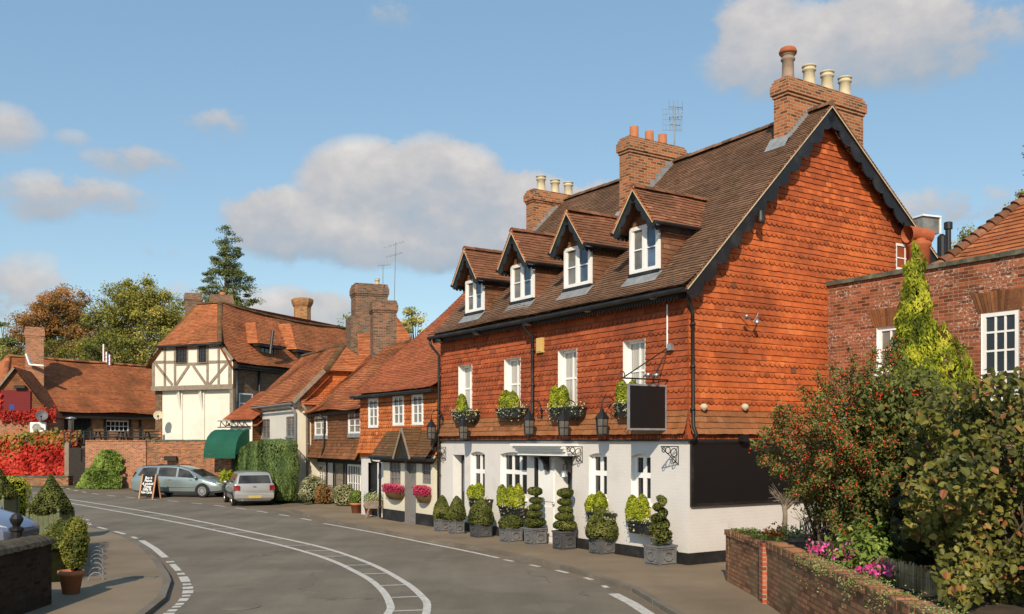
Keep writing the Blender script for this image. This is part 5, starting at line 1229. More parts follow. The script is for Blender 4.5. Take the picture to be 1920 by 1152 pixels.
def hip_dormer(x0, y0, x1, y1, ytop, dk):
    a0, a1 = WS2.at(x0, y1)[0], WS2.at(x1, y1)[0]; am = (a0+a1)/2; r = WS2.rect(x0,y0,x1,y1, -.3); z0, z1 = r[2], r[3]
    b = MB(); wall_holes(b, WS2, a0-.25, a1+.25, z0-.5, z1+.15, [(a0,a1,z0,z1)], -.3)
    for a in (a0-.25, a1+.25): b.face([WS2.p(a,z0-.5,-.3), WS2.p(a,z0-.5,-2), WS2.p(a,z1+.15,-2.4), WS2.p(a,z1+.15,-.3)], 0, .5)
    dm = b.build('dormer', M['brick_tan'], D)
    w = Wall(WS2.o - WS2.n*.3, WS2.u, WS2.n); window(w, dm, (a0,a1,z0,z1), .05, (.33,.67), (.33,.67), .06, .04, 'dark_wood', 'glass', None)
    b = MB(); h = (a1-a0)/2+.75; zt = WS2.at((x0+x1)/2, ytop, -1.2)[1]; ze = z1+.1
    slope(b, w, am-h, am+h, .45, ze, .8, zt, .13, .2, .03, poly=lambda L: [(am-h,0),(am+h,0),(am+.15,L),(am-.15,L)])
    for sg_ in (-1,1):
        wc = Wall(w.p(am+sg_*h,0,.45), -w.n, w.u*sg_)
        slope(b, wc, 0, 3, 0.0, ze, h-.15, zt, .13, .2, .03, poly=lambda L: [(0,0),(1.6,0),(3.0,L),(1.25,L)])
    b.build('dormer_roof', M['roof_old'], dm)
    b = MB(); b.wbox(w, am-h+.05, am+h-.05, ze-.16, ze-.03, 0, .4); b.build('dormer_eaves', M['black'], dm)
hip_dormer(495,652,521,686,610,0); hip_dormer(566,662,578,680,612,0)
b = MB(); a = WS2.at(497,660)[0]; b.tube([WS2.p(a-.15,8.1,.5), WS2.p(a+.2,9.6,.45)], .10, 8); b.build('flue_pipe', M['black'], D)
p = at_depth(362, 575, 60.3); chimney(D, (p.x,p.y), (.95,.3), (-.3,.95), -.5, .5, 0, .9, 8, 12.05, 'brick_dark', (), .5)
p = at_depth(416, 552, 61.6); chimney(D, (p.x,p.y), (.95,.3), (-.3,.95), -.72, .68, 0, 1.0, 10, 12.15, 'brick_dark', ((.55,.22,'terracotta',False),), .7, .2)
p = at_depth(567, 570, 69); b = MB(); b.lathe([(.62,9.5),(.62,12.35),(.72,12.5),(.80,12.7),(.82,12.9),(.70,13.0)], (p.x,p.y,0), 8); b.build('chimney', M['brick_orange'], D)
b = MB(); l0 = at_depth(657,601,60); l1 = at_depth(694,652,55); b.beam(l0, l1, .12, .5); b.build('lead_flashing', M['lead'], drf)
# satellite dish + little box on the left corner
def dish(c, r, facing, label, mat='steel'):
    t = thing('satellite_dish', label, 'satellite dish', c); f = V(facing).normalized(); x = f.cross(UP).normalized(); y = x.cross(f)
    b = MB(); rows = []
    for k in range(5):
        q = k/4; rows.append([V(c) + f*(-.22*r*(1-q*q)) + (x*math.cos(a)+y*math.sin(a))*r*max(q,.02) for a in [2*math.pi*j/16 for j in range(16)]])
    b.grid(rows, True); b.build('reflector', M[mat], t, True)
    b = MB(); b.tube([V(c)-y*r*.95, V(c)-y*r*.6+f*r*1.0], .02, 5); b.box(*[v for q in zip((V(c)-y*r*.55+f*r*1.0)-V((.05,.05,.05)), (V(c)-y*r*.55+f*r*1.0)+V((.05,.05,.05))) for v in q]); b.tube([V(c)-f*r*.2, V(c)-f*r*.9], .03, 6); b.build('arm', M['iron'], t)
dish(at_depth(297,779,58.2), .30, (.3,-1,.35), 'pale satellite dish at the left corner of the timber-framed house', 'pot_cream')
b = MB(); q = at_depth(301,814,59.1); b.box(q.x-.08,q.x+.08,q.y-.1,q.y,q.z-.2,q.z+.2); b.thing('meter_box', M['terracotta'], 'tiny reddish box low on the cream wall of the timber-framed house', 'meter box')

# --- long low restaurant on the terrace
oE = at_depth(96, 800, 66.0); WE = Wall(oE, V((.55,.835,0)), V((.835,-.55,0)))
E = thing('low_tiled_restaurant', 'long low brick building under a broad patchy red roof, left of the timber house', 'restaurant', (oE.x,oE.y,2.5))
EL = 12.5; eez = 4.62
ewn = [WE.rect(198,789,241,810), ]; edr = WE.rect(122,783,166,826); edr = (edr[0],edr[1],2.55,edr[3])
b = MB(); wall_holes(b, WE, -1.5, EL, 2.3, eez+.1, ewn+[edr]); b.build('wall', M['brick_tan'], E)
for r in ewn: window(WE, E, r, .05, (.2,.4,.6,.8), (.5,), .08, .04, 'white', 'glass', None)
window(WE, E, edr, .05, (.25,.5,.75), (.3,.6), .12, .06, 'dark_wood', 'glass', None, name='glazed_door')
b = MB(); b.wbox(WE, -1.5, EL, eez-.35, eez-.02, 0, .45)
for px in (120,168,196,243,262): a = WE.at(px,800)[0]; b.wbox(WE, a-.08, a+.08, 2.4, eez-.3, .0, .1)
b.build('eaves_beam', M['dark_wood'], E)
b = MB(); O, W_, N, L = slope(b, WE, -1, EL, .5, eez-.05, 4.2, 8.76, .13, .2, .03, poly=lambda L: [(-3.8,0),(EL,0),(EL,L),(-.7,L)], warp=oldwarp(71,.2,.3), flare=lambda v: .15*max(0,1-v/1.2)**2)
b.face([WE.p(-.7,8.76,-4.2), WE.p(EL,8.76,-4.2), WE.p(EL,4.6,-8.4), WE.p(-3.8,4.6,-8.4)], 0, .4); b.face([WE.p(-.7,8.76,-4.2), WE.p(-3.8,4.6,-8.4), WE.p(-3.8,4.6,.5)], 0, .4)
erf = b.build('roof', M['roof_old'], E)
b = MB(); ridge_tiles(b, O + WE.u*-.7 + W_*L, O + WE.u*EL + W_*L, .14, .4); ridge_tiles(b, O + WE.u*-3.8, O + WE.u*-.7 + W_*L, .14, .4); b.build('ridge', M['roof_old'], erf)
p = at_depth(66, 650, 66.6); chimney(E, (p.x,p.y), (.9,.43), (-.43,.9), -.62, .55, 0, .9, 6.5, 10.65, 'brick_far', (), .75)
b = MB(); q = at_depth(50,664,66.3); q2 = at_depth(57,684,66.3); q3 = at_depth(84,686,66.2); b.beam(q,q2,.1,.3,V((0,-1,0))); b.beam(q2,q3,.1,.3,V((0,-1,0))); b.build('lead_flashing', M['white'], erf)
WE2 = Wall(at_depth(28, 760, 62.5), V((.97,.24,0)), V((.24,-.97,0)))
b = MB(); za = WE2.at(28,692)[1]; zf = WE2.at(94,775)[1]; hw = WE2.at(94,775)[0]
tile_field(b, WE2.p(0,zf), WE2.u, UP, WE2.n, [(-hw,0),(hw,0),(0,za-zf)], .16, .2, .02); b.face([WE2.p(-hw,zf,-.02), WE2.p(hw,zf,-.02), WE2.p(0,za,-.02)], 0, .4)
b.build('gable_tile_hanging', M['hung_brown'], E, label='tile-hung projecting gable carrying the red board')
b = MB(); wall_holes(b, WE2, -hw-1, hw+.1, 2.2, zf, [], .0); b.face([WE2.p(hw+.1,2.2), WE2.p(hw+.1,2.2,-5), WE2.p(hw+.1,zf,-5), WE2.p(hw+.1,zf)], 0, .5); b.build('gable_wall', M['brick_far'], E)
b = MB()
for sg_ in (-1,1):
    O = WE2.p(sg_*(hw+.25), zf-.28, .3); W_ = WE2.u*(-sg_*(hw+.25)) + UP*(za-zf+.4); nn = (WE2.u*sg_*(za-zf+.4) + UP*(hw+.25)).normalized(); Ls = W_.length
    tile_field(b, O, -WE2.n, W_, nn, [(0,0),(4,0),(6.5,Ls),(0,Ls)], .13, .2, .03); b.face([O-nn*.05, O-WE2.n*4-nn*.05, O-WE2.n*6.5+W_-nn*.05, O+W_-nn*.05], 0, .2)
b.build('gable_roof', M['roof_old'], E)
b = MB()
b.beam(WE2.p(-(hw+.2),zf-.25,.28), WE2.p(0,za+.05,.28), .05, .14, WE2.n.cross(UP))
b.build('bargeboard', M['beam'], E)
# red board with a blue square, on the gable
bs = thing('red_board', 'plain dark red board with a small blue square, on the tile-hung gable', 'board', WE2.p(-.05,4.3))
r = WE2.rect(3,732,58,771); b = MB(); b.wbox(WE2, *r, .10, .16); b.build('panel', M['red_sign'], bs)
r2 = WE2.rect(19,759,28,769); b = MB(); b.wbox(WE2, *r2, .161, .175); b.build('square', M['blue'], bs)
a, z = WE2.at(40,726); b = MB(); b.wbox(WE2, a-.35, a+.3, z-.1, z+.1, .1, .45); b.wbox(WE2, a-.05, a+.05, z-.05, z+.05, 0, .1); b.thing('sign_lamp', M['iron'], 'dark trough lamp above the red board', 'lamp')
# outdoor air conditioner
q = WE2.rect(57,792,86,812, .4); ac_ = thing('air_conditioner', 'white outdoor air conditioner with round fan grille on the brick wall', 'air conditioner', WE2.p((q[0]+q[1])/2, q[2], .3))
b = MB(); b.wbox(WE2, q[0], q[1], q[2], q[3], .05, .5); b.build('casing', M['white'], ac_)
b = MB(); cx = q[0]+(q[1]-q[0])*.42; cz_ = (q[2]+q[3])/2; x = WE2.u; rr = .25
b.grid([[WE2.p(cx+r_*math.cos(k*.3927), cz_+r_*math.sin(k*.3927), o) for k in range(16)] for r_, o in ((.27,.503),(.26,.52),(.22,.515),(.05,.51),(.01,.52))], True); b.build('fan_grille', M['lead'], ac_)
dish(WE2.p(WE2.at(86,778)[0]-.1, WE2.at(86,780)[1], .7), .38, (.35,-.9,.3), 'dark grey satellite dish above the air conditioner', 'lead_planter')
q = at_depth(133, 826, 62.6); b = MB(); b.lathe([(.17,2.5),(.17,4.05),(.22,4.08),(.34,4.12),(.34,4.17),(.05,4.25)], (q.x,q.y,0), 12); b.thing('patio_heater', M['steel'], 'steel patio heater standing before the dark glazed doors', 'patio heater', smooth=True)
# ------------------------------------------------------------------ terrace, boundary walls, far left
tr = MB(); sheet(tr, [(-60,63.2),(-27.8,62.9),(-24.9,56.2),(-15.2,53.8),(-13,58),(-6,100),(-60,110)], 2.45); setting('terrace', tr, M['paving'])
def brickwall(name, a, b_, z1, th, mat, label, cap='stone', group=None, z0=-.1, capo=.04):
    a = V((a[0],a[1],0)); b_ = V((b_[0],b_[1],0)); d = (b_-a).normalized(); n = V((d.y,-d.x,0))
    if n.y > 0: n = -n
    w = Wall(a, d, n); L = (b_-a).length; t = thing(name, label, 'wall', (a+b_)/2, group)
    m = MB(); m.wbox(w, 0, L, z0, z1, -th, 0); m.build('brickwork', M[mat], t)
    m = MB(); k = max(1,int(L/.23))
    for i in range(k): m.wbox(w, L*i/k, L*(i+1)/k-.012, z1+.002, z1+.075+RND.uniform(-.008,.008), -th-capo, capo)
    m.build('coping', M[cap], t); return w
brickwall('retaining_wall', (-24.95,55.5), (-21.2,55.0), 2.62, .35, 'brick_far', 'high even red brick terrace wall left of the blue estate car', 'brick_far')
brickwall('retaining_wall', (-21.18,55.1), (-15.6,54.0), 2.64, .4, 'brick_far_old', 'mottled old brick terrace wall behind the blue estate car, with a dark niche', 'stone')
nm = MB(); q = at_depth(320, 860, 54.55); nm.box(q.x-.35,q.x+.35,q.y-.12,q.y+.1,q.z-.12,q.z+.14); nm.thing('niche_shade', M['dark_wood'], 'small dark block standing for the shaded opening in the mottled brick terrace wall', 'niche')  # solid dark block, its colour painting the shade of a recess
wc = brickwall('creeper_wall', (-40,63.0), (-28.6,62.0), 2.95, .35, 'brick_far', 'brick boundary wall hung with scarlet creeper, far left', 'brick_far')
gp = thing('timber_gate', 'weathered dark timber gate between the creeper wall and the terrace wall', 'gate', (-27.0,60,0))
m = MB()
for i in range(6): m.box(-28.3+.4*i,-28.3+.4*i+.37,60.6-.5*i*.4,60.65-.5*i*.4,0,2.2+.03*(i%2))
m.build('boards', M['dark_wood'], gp)
for x, y in ((-28.5,60.9),(-25.4,57.2)): m = MB(); m.box(x-.14,x+.14,y-.14,y+.14,-.05,2.55); m.build('post', M['beam'], gp)
brickwall('kerb_wall', (-46,60.8), (-27.2,58.2), .42, .5, 'brick_wall', 'low brown wall along the far verge below the red creeper', 'stone')
# terrace tables and railing seen over the wall
for i, (px, lb) in enumerate(((205,'dark picnic table on the terrace, left of the two'), (255,'dark picnic table on the terrace nearest the timber-framed house'))):
    t = thing('picnic_table', lb, 'picnic table', at_depth(px,820,58.5)*1.0, 'picnic tables on the terrace'); q = at_depth(px,820,58.5); q.z = 2.45; t.location = q
    m = MB(); m.box(q.x-.95,q.x+.95,q.y-.4,q.y+.4,3.19,3.25); m.build('tabletop', M['dark_wood'], t)
    for s_ in (-.75,.75): m = MB(); m.box(q.x-.9,q.x+.9,q.y+s_-.13,q.y+s_+.13,2.88,2.93); m.build('bench', M['dark_wood'], t)
    for s_ in (-.7,.7):
        m = MB(); m.beam((q.x+s_,q.y-.7,2.46),(q.x+s_,q.y-.2,3.19),.09,.06); m.beam((q.x+s_,q.y+.7,2.46),(q.x+s_,q.y+.2,3.19),.09,.06); m.beam((q.x+s_,q.y-.8,2.85),(q.x+s_,q.y+.8,2.85),.07,.06); m.build('leg', M['dark_wood'], t)
rl_ = thing('terrace_railing', 'low black railing along the top of the terrace wall', 'railing', (-22,56,2.6)); m = MB()
e = [V((-27.6,58.5,0)), V((-24.9,56.1,0)), V((-20.5,55.4,0))]
for a, b_ in zip(e[:-1], e[1:]):
    for z in (2.85,3.02,3.2): m.tube([a+UP*z, b_+UP*z], .025, 5)
m.build('rails', M['black'], rl_); 
for a, b_ in zip(e[:-1], e[1:]):
    for k in range(4): m = MB(); q = a.lerp(b_, k/4); m.box(q.x-.03,q.x+.03,q.y-.03,q.y+.03,2.45,3.25); m.build('post', M['black'], rl_)
fp = at_depth(194, 660, 74); fl = thing('flagpole', 'white flagpole with a small drooping red, white and blue flag above the low roof', 'flagpole', (fp.x,fp.y,6))
m = MB(); m.tube([(fp.x,fp.y,6),(fp.x,fp.y,10.2)], .06, 6); m.build('pole', M['white'], fl)
for k, mt in enumerate(('red_sign','white','blue','white','red_sign')):
    m = MB(); 
    for j in range(4): m.face([(fp.x+.05+.03*j*(j%2),fp.y+.04*k,9.75-.28*j-.1*k),(fp.x+.14+.1*k,fp.y+.06*k,9.7-.28*j-.1*k),(fp.x+.14+.1*k,fp.y+.06*k,9.45-.28*j-.1*k),(fp.x+.05,fp.y+.04*k,9.5-.28*j-.1*k)])
    m.build('flag_stripe', M[mt], fl)
# --- little shop with the green awning
sp = V((-12.95,47.2,0)); WSh = Wall(sp, V((-.87,.36,0)), V((-.36,-.87,0))); WSr = Wall(sp, V((.42,.9,0)), V((.9,-.42,0)))
sh = thing('awning_shop', 'little brick shop with tiled roof and brown tiled side behind the silver hatchback', 'shop', sp)
m = MB(); wall_holes(m, WSh, 0, 2.3, -.1, 2.2, [(.05,.5,0,2.0)]); m.face([WSr.p(0,0),WSr.p(4,0),WSr.p(4,2.4),WSr.p(0,2.4)],0,.5); m.build('wall', M['brick_far_old'], sh)
m = MB(); m.wbox(WSh, .05, .5, 0, 2.0, -.3, -.2); m.wbox(WSh, .5, .62, 0, 2.1, -.05, .05); m.wbox(WSh, .95,1.2,0,2.1,-.05,.06); m.build('doorway', M['dark_wood'], sh)
m = MB(); wall_holes(m, WSh, -.05, 1.3, 2.2, 3.75, []); m.build('fascia', M['cream'], sh)
m = MB(); tile_field(m, WSr.p(0,2.2), WSr.u, UP, WSr.n, [(0,0),(3,0),(3,2.9),(.3,1.45),(0,1.4)], .13, .18, .02); m.build('side_tile_hanging', M['hung_brown'], sh)
m = MB(); slope(m, WSh, -.3, 1.6, .2, 3.7, 2.9, 5.3, .13, .2, .03, warp=oldwarp(81,.06,.8)); m.build('roof', M['roof_red'], sh)
aw_ = thing('green_awning', 'dark green canvas shop awning with scalloped valance', 'awning', WSh.p(1.0,1.9,.6))
W2 = Wall(WSh.p(0,0), WSh.u, WSh.n); a0, a1 = .12, 2.05
prof = [(0.0,3.22),(.25,3.2),(.55,3.08),(.82,2.84),(1.0,2.52),(1.08,2.2),(1.1,1.98)]
m = MB(); rows = []
for k in range(13):
    a = a0+(a1-a0)*k/12; rows.append([W2.p(a, z+.012*math.sin(k*2.1), o) for o, z in prof])
m.grid(rows); m.face([W2.p(a0,z,o) for o,z in prof] + [W2.p(a0,1.98,0)]); m.face([W2.p(a1,z,o) for o,z in prof] + [W2.p(a1,1.98,0)]); m.build('canvas', M['green_awning'], aw_)
m = MB(); n = 14
for k in range(n):
    x0 = a0+(a1-a0)*k/n; x1 = a0+(a1-a0)*(k+1)/n; xm = (x0+x1)/2
    m.face([W2.p(x0,1.98,1.1),W2.p(x1,1.98,1.1),W2.p(x1,1.82,1.1),W2.p(xm,1.76,1.1),W2.p(x0,1.82,1.1)])
m.build('valance', M['green_awning'], aw_)
m = MB(); z = 3.35
for k in range(5): m.beam(W2.p(.1+.35*k,z,.1), W2.p(.4+.35*k,z+.28,.1), .03,.03); m.beam(W2.p(.4+.35*k,z+.28,.1), W2.p(.45+.35*k,z,.1), .03,.03)
m.beam(W2.p(0,z+.3,.1), W2.p(2.0,z+.3,.1),.04,.04); m.beam(W2.p(0,z-.02,.1), W2.p(2.0,z-.02,.1),.05,.05); m.thing('sign_bracket', M['iron'], 'zigzag dark iron lattice above the green awning', 'bracket')

# ------------------------------------------------------------------ old brick building on the right
oG = V((7.48,22.56,0)); WGR = Wall(oG, -d1, -d2)
GB = thing('old_brick_building', 'flat-topped old red brick building with white sash window and mossy coping, far right', 'building', WGR.p(4,0))
gw1 = WGR.rect(1840,584,1911,716); gw1 = (gw1[0], gw1[1], gw1[3]-1.75, gw1[3]); gw2 = WGR.rect(1644,612,1692,700); gtop = 6.30
b = MB(); wall_holes(b, WGR, 0, 11, 0, gtop, [gw1, gw2]); b.face([WGR.p(0,0), WGR.p(0,0,-.35), WGR.p(0,gtop,-.35), WGR.p(0,gtop)], 0, .5); b.face([WGR.p(0,gtop,0),WGR.p(11,gtop,0),WGR.p(11,gtop,-.35),WGR.p(0,gtop,-.35)],0,.5); b.build('wall', M['brick_red'], GB)
for r, vb, hb, dp, gl in ((gw1, (.333,.667), (.28,.56,.80), .06, 'glass'), (gw2, (.5,), (.5,), .10, 'glass_mid')):
    f = window(WGR, GB, r, dp, vb, hb, .09, .04, 'white', gl, 'white', .01, sill='white')
    b = MB(); n = 15; am = (r[0]+r[1])/2; w0 = (r[1]-r[0])/2+.06      # gauged flat arch
    for k in range(n):
        f0 = -1+2*k/n; f1 = -1+2*(k+1)/n-.018; z0, z1 = r[3]+.004, r[3]+.42
        b.face([WGR.p(am+f0*w0,z0,.012), WGR.p(am+f1*w0,z0,.012), WGR.p(am+f1*(w0+.16),z1,.012), WGR.p(am+f0*(w0+.16),z1,.012)])
    b.build('brick_arch', M['hung_brown'], f)
b = MB(); k = 18
for i in range(k): b.wbox(WGR, -.05+11.05*i/k, -.05+11.05*(i+1)/k-.01, gtop+.002, gtop+.10+RND.uniform(-.008,.008), -.42, .07)
b.build('coping', M['stone'], GB)
b = MB(); u0 = WGR.at(1722,500,-.5)[0]
O, W_, N, L = slope(b, WGR, 0, 11, -.5, 6.15, 5.0, 10.3, .15, .2, .03, poly=lambda L: [(u0,0),(11,0),(11,L),(u0+3.0,L)], warp=oldwarp(91,.08,.6))
grf = b.build('roof', M['roof_old'], GB)
b = MB(); h0 = O + WGR.u*u0; h1 = O + WGR.u*(u0+3.0) + W_*L; n = 30      # bonnet hip tiles
for i in range(n):
    p0 = h0.lerp(h1, i/n); p1 = h0.lerp(h1, (i+1.15)/n); dd = (h1-h0).normalized(); x = dd.cross(N).normalized()
    r = .15; rows = []
    for q, rr, l in ((p0, r*1.05, .06), (p1, r*.8, .02)): rows.append([q + N*l*.6 + UP*(l*.4) + (x*math.cos(a)+N*math.sin(a)*.7)*rr for a in [math.pi*k/6 for k in range(7)]])
    b.grid(rows, False, 0, RND.random()); b.face(rows[0], 0, .2)
b.build('hip_tiles', M['roof_dormer'], grf)
# clay chimney pot with a cowl behind the golden conifer
q = at_depth(1722, 500, 21.0); cpt = thing('clay_chimney_pot', 'red clay chimney pot with hooded cowl standing on the brick wall top', 'chimney pot', (q.x,q.y,6.4))
b = MB(); b.lathe([(.25,6.2),(.24,6.9),(.27,6.93),(.27,7.0),(.23,7.03)], (q.x,q.y,0), 16); b.build('pot', M['pot_red'], cpt, True)
b = MB(); b.tube([(q.x-.30,q.y-.12,7.18),(q.x-.1,q.y-.05,7.2),(q.x+.28,q.y+.1,7.17)], [.19,.16,.17], 12, cap=False); b.lathe([(.2,6.98),(.15,7.1)], (q.x,q.y,0), 12); b.build('cowl', M['pot_red'], cpt, True)
b = MB(); b.lathe([(.14,0),(.02,.01)], (0,0,0), 12)
# roofs behind
WRB = Wall(at_depth(1700,470,33), V((.93,.36,0)), V((.36,-.93,0)))
rb = thing('rear_roof_building', 'brown tiled rear building with a dark rooflight box behind the inn gable', 'building', WRB.p(2,0))
b = MB(); slope(b, WRB, -2, 9, .3, 7.3, 3.5, 10.0, .15, .25, .03); b.build('roof', M['roof_pub'], rb)
b = MB(); wall_holes(b, WRB, -2, 9, 0, 7.3, []); b.build('wall', M['brick_red'], rb)
p0 = WRB.at(1726,424,-3.4)[0]; p1 = WRB.at(1757,424,-3.4)[0]; zt = WRB.at(1740,405,-3.4)[1]
b = MB(); b.wbox(WRB, p0, p1, zt-.7, zt-.07, -3.9, -3.3); rx = b.build('rooflight_box', M['glass_mid'], rb)
b = MB(); b.wbox(WRB, p0-.05, p1+.05, zt-.065, zt, -3.95, -3.22); b.wbox(WRB, p1, p1+.06, zt-.7, zt-.066, -3.3, -3.24); b.build('rooflight_trim', M['white'], rx)
a, z = WRB.at(1766,468,-.8); b = MB(); c = WRB.p(a,0,-.8); b.lathe([(.16,z-.3),(.16,z+.45),(.12,z+.5),(.05,z+.56)], c, 12); c = WRB.p(a+.3,0,-.8); b.lathe([(.1,z-.2),(.1,z+.75),(.15,z+.76),(.15,z+1.0),(.12,z+1.02)], c, 12); b.build('flue', M['iron'], rb)
# ------------------------------------------------------------------ planting in front of the inn
WANG = math.atan2(d1.y, d1.x)
PLG = 'lead-grey square planters of clipped box along the inn'
def rotz(p, a): return V((p[0]*math.cos(a)-p[1]*math.sin(a), p[0]*math.sin(a)+p[1]*math.cos(a), p[2]))
def planter(px, yb, wpx, yt, label):
    f = ground_at(px, yb); Y = f.y + .28; sc = Y/FOC; side = wpx*sc/1.385; h = (yb-yt)*f.y/FOC
    c = V((f.x*Y/f.y, Y, 0)); t = thing('box_topiary', label, 'potted topiary', c, PLG)
    ax = d1; ay = -d2; m = MB()
    def P(a, b_, z): return c + ax*a + ay*b_ + UP*z
    s0, s1 = side*.47, side*.5
    m.grid([[P(-s*1,-s,z),P(s,-s,z),P(s,s,z),P(-s,s,z)] for s, z in ((s0,.0),(s0,.03),(s1*.97,h*.9),(s1*1.04,h*.9),(s1*1.04,h),(s1*.92,h),(s1*.9,h*.88))], True, cap=True)
    pm_ = RND.choice(('lead_planter','lead_planter_dark','lead_planter_pale')); bx = m.build('planter', M[pm_], t)
    m = MB()
    for w in (Wall(P(0,s0+.004,0), ax, ay), Wall(P(-s0-.004,0,0), ay, -ax)):
        for k in (-1,1): m.beam(w.p(k*s0*.78,.06,.01), w.p(k*s0*.78,h*.84,.02), .025,.02,w.n)
        for z in (.06, h*.84): m.beam(w.p(-s0*.8,z,.014), w.p(s0*.8,z,.014), .025,.02,w.n)
        oc = [w.p(s0*.5*math.cos(k*math.pi/4+.39), h*.46+s0*.5*math.sin(k*math.pi/4+.39)*.8, .016) for k in range(9)]
        for a, b_ in zip(oc[:-1], oc[1:]): m.beam(a, b_, .02,.018,w.n)
    m.build('panel_moulding', M[pm_], bx)
    return t, c, h, sc, side
def topiary_from(t, c, prof, n, size=.05):
    P, N = profile_pts(prof, c, n, .12); zz = prof[-1][1]; P2, N2 = shell((c[0],c[1],zz-.10), prof[-2][0]*.8, prof[-2][0]*.8, .11, n//14, 2, .3); P = np.concatenate([P,P2]); N = np.concatenate([N,N2])
    trimmed('clipped_foliage', P, N, size, M['box'], t, 4.0, .45)
    m = MB(); body_of(m, prof, c, .95); m.build('dark_inner_fill', M['core'], t, True)
def bullet(R_, z0, z1): return [(.02,z0),(R_*.86,z0+.02),(R_,z0+(z1-z0)*.14),(R_*.99,z0+(z1-z0)*.3),(R_*.86,z0+(z1-z0)*.5),(R_*.62,z0+(z1-z0)*.72),(R_*.33,z0+(z1-z0)*.9),(.01,z1)]
def zat(py, Y): return CAM_H - (py-828)*Y/FOC
for (px, yb, w, yt, fx0, fx1, ftop, kind, lb) in (
  (829,998,32,974,807,841,930,'bullet','pointed box dome in a small lead planter, leftmost, by the cream porch'),
  (856,1003,32,976,838,873,931,'bullet','pointed box dome in a lead planter, second from the left, at the side door'),
  (902,1009,44,983,876,924,934,'bullet','tall box dome in a lead planter under the leftmost ground floor window'),
  (958,1018,46,990,932,979,967,'ball','low box mound in a lead planter under the wide window'),
  (1004,1023,45,991,980,1022,914,'tiers','five-tiered box cloud in a pale lead planter left of the white door'),
  (1058,1032,46,997,1033,1079,916,'tiers','five-tiered box cloud in a lead planter in front of the dark entrance'),
  (1129,1041,52,1009,1096,1160,952,'bullet','fat box dome in a lead planter between the two right windows'),
  (1238,1062,62,1024,1207,1260,928,'spiral','spiral-clipped box in the largest lead planter, by the white corner')):
    t, c, h, sc, side = planter(px, yb, w, yt, lb); Y = c.y; R_ = (fx1-fx0)/2*sc; zt = zat(ftop, Y)
    if kind == 'bullet': topiary_from(t, c, [(r, z) for r, z in bullet(R_, h-.03, zt)], 4600 if R_ < .4 else 7500)
    elif kind == 'ball': topiary_from(t, c, [(.02,h-.02),(R_*.9,h),(R_,h+(zt-h)*.35),(R_*.85,h+(zt-h)*.7),(R_*.5,h+(zt-h)*.93),(.01,zt)], 2600)
    elif kind == 'tiers':
        Pa, Na = [], []; H_ = zt-h; m = MB(); m.tube([c+UP*h, c+UP*(zt-.1)], .025, 6); m.build('stem', M['bark'], t)
        for z0, z1, rr in ((0,.24,1.0),(.25,.42,.72),(.43,.59,.62),(.60,.76,.60),(.79,1.0,.66)):
            a, b_ = h+H_*z0, h+H_*z1; P, N = shell((c.x+RND.uniform(-.02,.02), c.y, (a+b_)/2), R_*rr, R_*rr, (b_-a)/2, 1500, 2.4, .1); Pa.append(P); Na.append(N)
            m = MB(); m.lathe([(.01,a+.01),(R_*rr*.8,a+(b_-a)*.2),(R_*rr*.93,(a+b_)/2),(R_*rr*.75,a+(b_-a)*.85),(.01,b_-.01)], (c.x,c.y,0), 12); m.build('dark_inner_fill', M['core'], t, True)
        trimmed('clipped_foliage', np.concatenate(Pa), np.concatenate(Na), .045, M['box'], t, 4.0, .4)
    else:
        H_ = zt-h; cen = []; m = MB(); m.tube([c+UP*h, c+UP*(zt-.1)], .03, 6); m.build('stem', M['bark'], t)
        path = []
        for k in range(61):
            f = k/60; a = -2.2 + f*2*math.pi*3.6; r = R_*(.50-.28*f); rt = R_*(.50-.24*f)*.82; path.append((c+V((r*math.cos(a), r*math.sin(a), h+.12+(H_-.2)*f)), rt))
        m = MB(); m.tube([q[0] for q in path], [q[1]*.88 for q in path], 8); m.build('dark_inner_fill', M['core'], t, True)
        Pa, Na = [], []
        for q, rt in path:
            d = unit(110); Pa.append(np.array(q)+d*rt*(1-.15*NP.random(110)**2)[:,None]); Na.append(d)
        trimmed('clipped_foliage', np.concatenate(Pa), np.concatenate(Na), .045, M['box'], t, 4.0, .5)
# window boxes
def window_box(w, r, shrubs, label, group, flowers=460, out=.30, trough='black', fl='white_flower'):
    a0, a1, z0, z1 = r; t = thing('window_box', label, 'window box', w.p((a0+a1)/2, z0, out/2), group)
    m = MB(); m.hexa([w.p(a0+.04,z0,out-.03),w.p(a1-.04,z0,out-.03),w.p(a1-.04,z0,.03),w.p(a0+.04,z0,.03),w.p(a0,z1,out),w.p(a1,z1,out),w.p(a1,z1,.02),w.p(a0,z1,.02)]); m.wbox(w,a0-.02,a1+.02,z1-.04,z1+.003,.01,out+.015); m.build('trough', M[trough], t)
    for (sa, hw, zt) in shrubs:
        c = w.p(sa, z1, out/2); hw = hw*.80; zt += .04; prof = [(.02,0),(hw*.85,.02),(hw,(zt-z1)*.38),(hw*.86,(zt-z1)*.65),(hw*.5,(zt-z1)*.89),(.01,zt-z1)]
        P, N = profile_pts(prof, c, 900, .18); s = trimmed('golden_shrub', P, N+np.array([0,0,.5]), .06, M['gold'], t, 6.0, .5)
        m = MB(); body_of(m, prof, c, .85, 10); m.build('dark_inner_fill', M['box'], s, True)
    L = a1-a0; q = NP.random(flowers); P = np.array([w.p(a0-.06+(L+.12)*x, z1-.02, out*.55) for x in q]) + NP.normal(size=(flowers,3))*np.array([.06,.06,.07])-np.array([0,0,1])*(np.abs(NP.normal(size=flowers))*.10*(NP.random(flowers)<.45))[:,None]+np.array(w.n)*.06
    leaf_obj('trailing_flowers', P, NP.normal(size=(flowers,3))+np.array([-.8,-.8,.5]), .055, NP.random(flowers), M[fl], t)
    return t
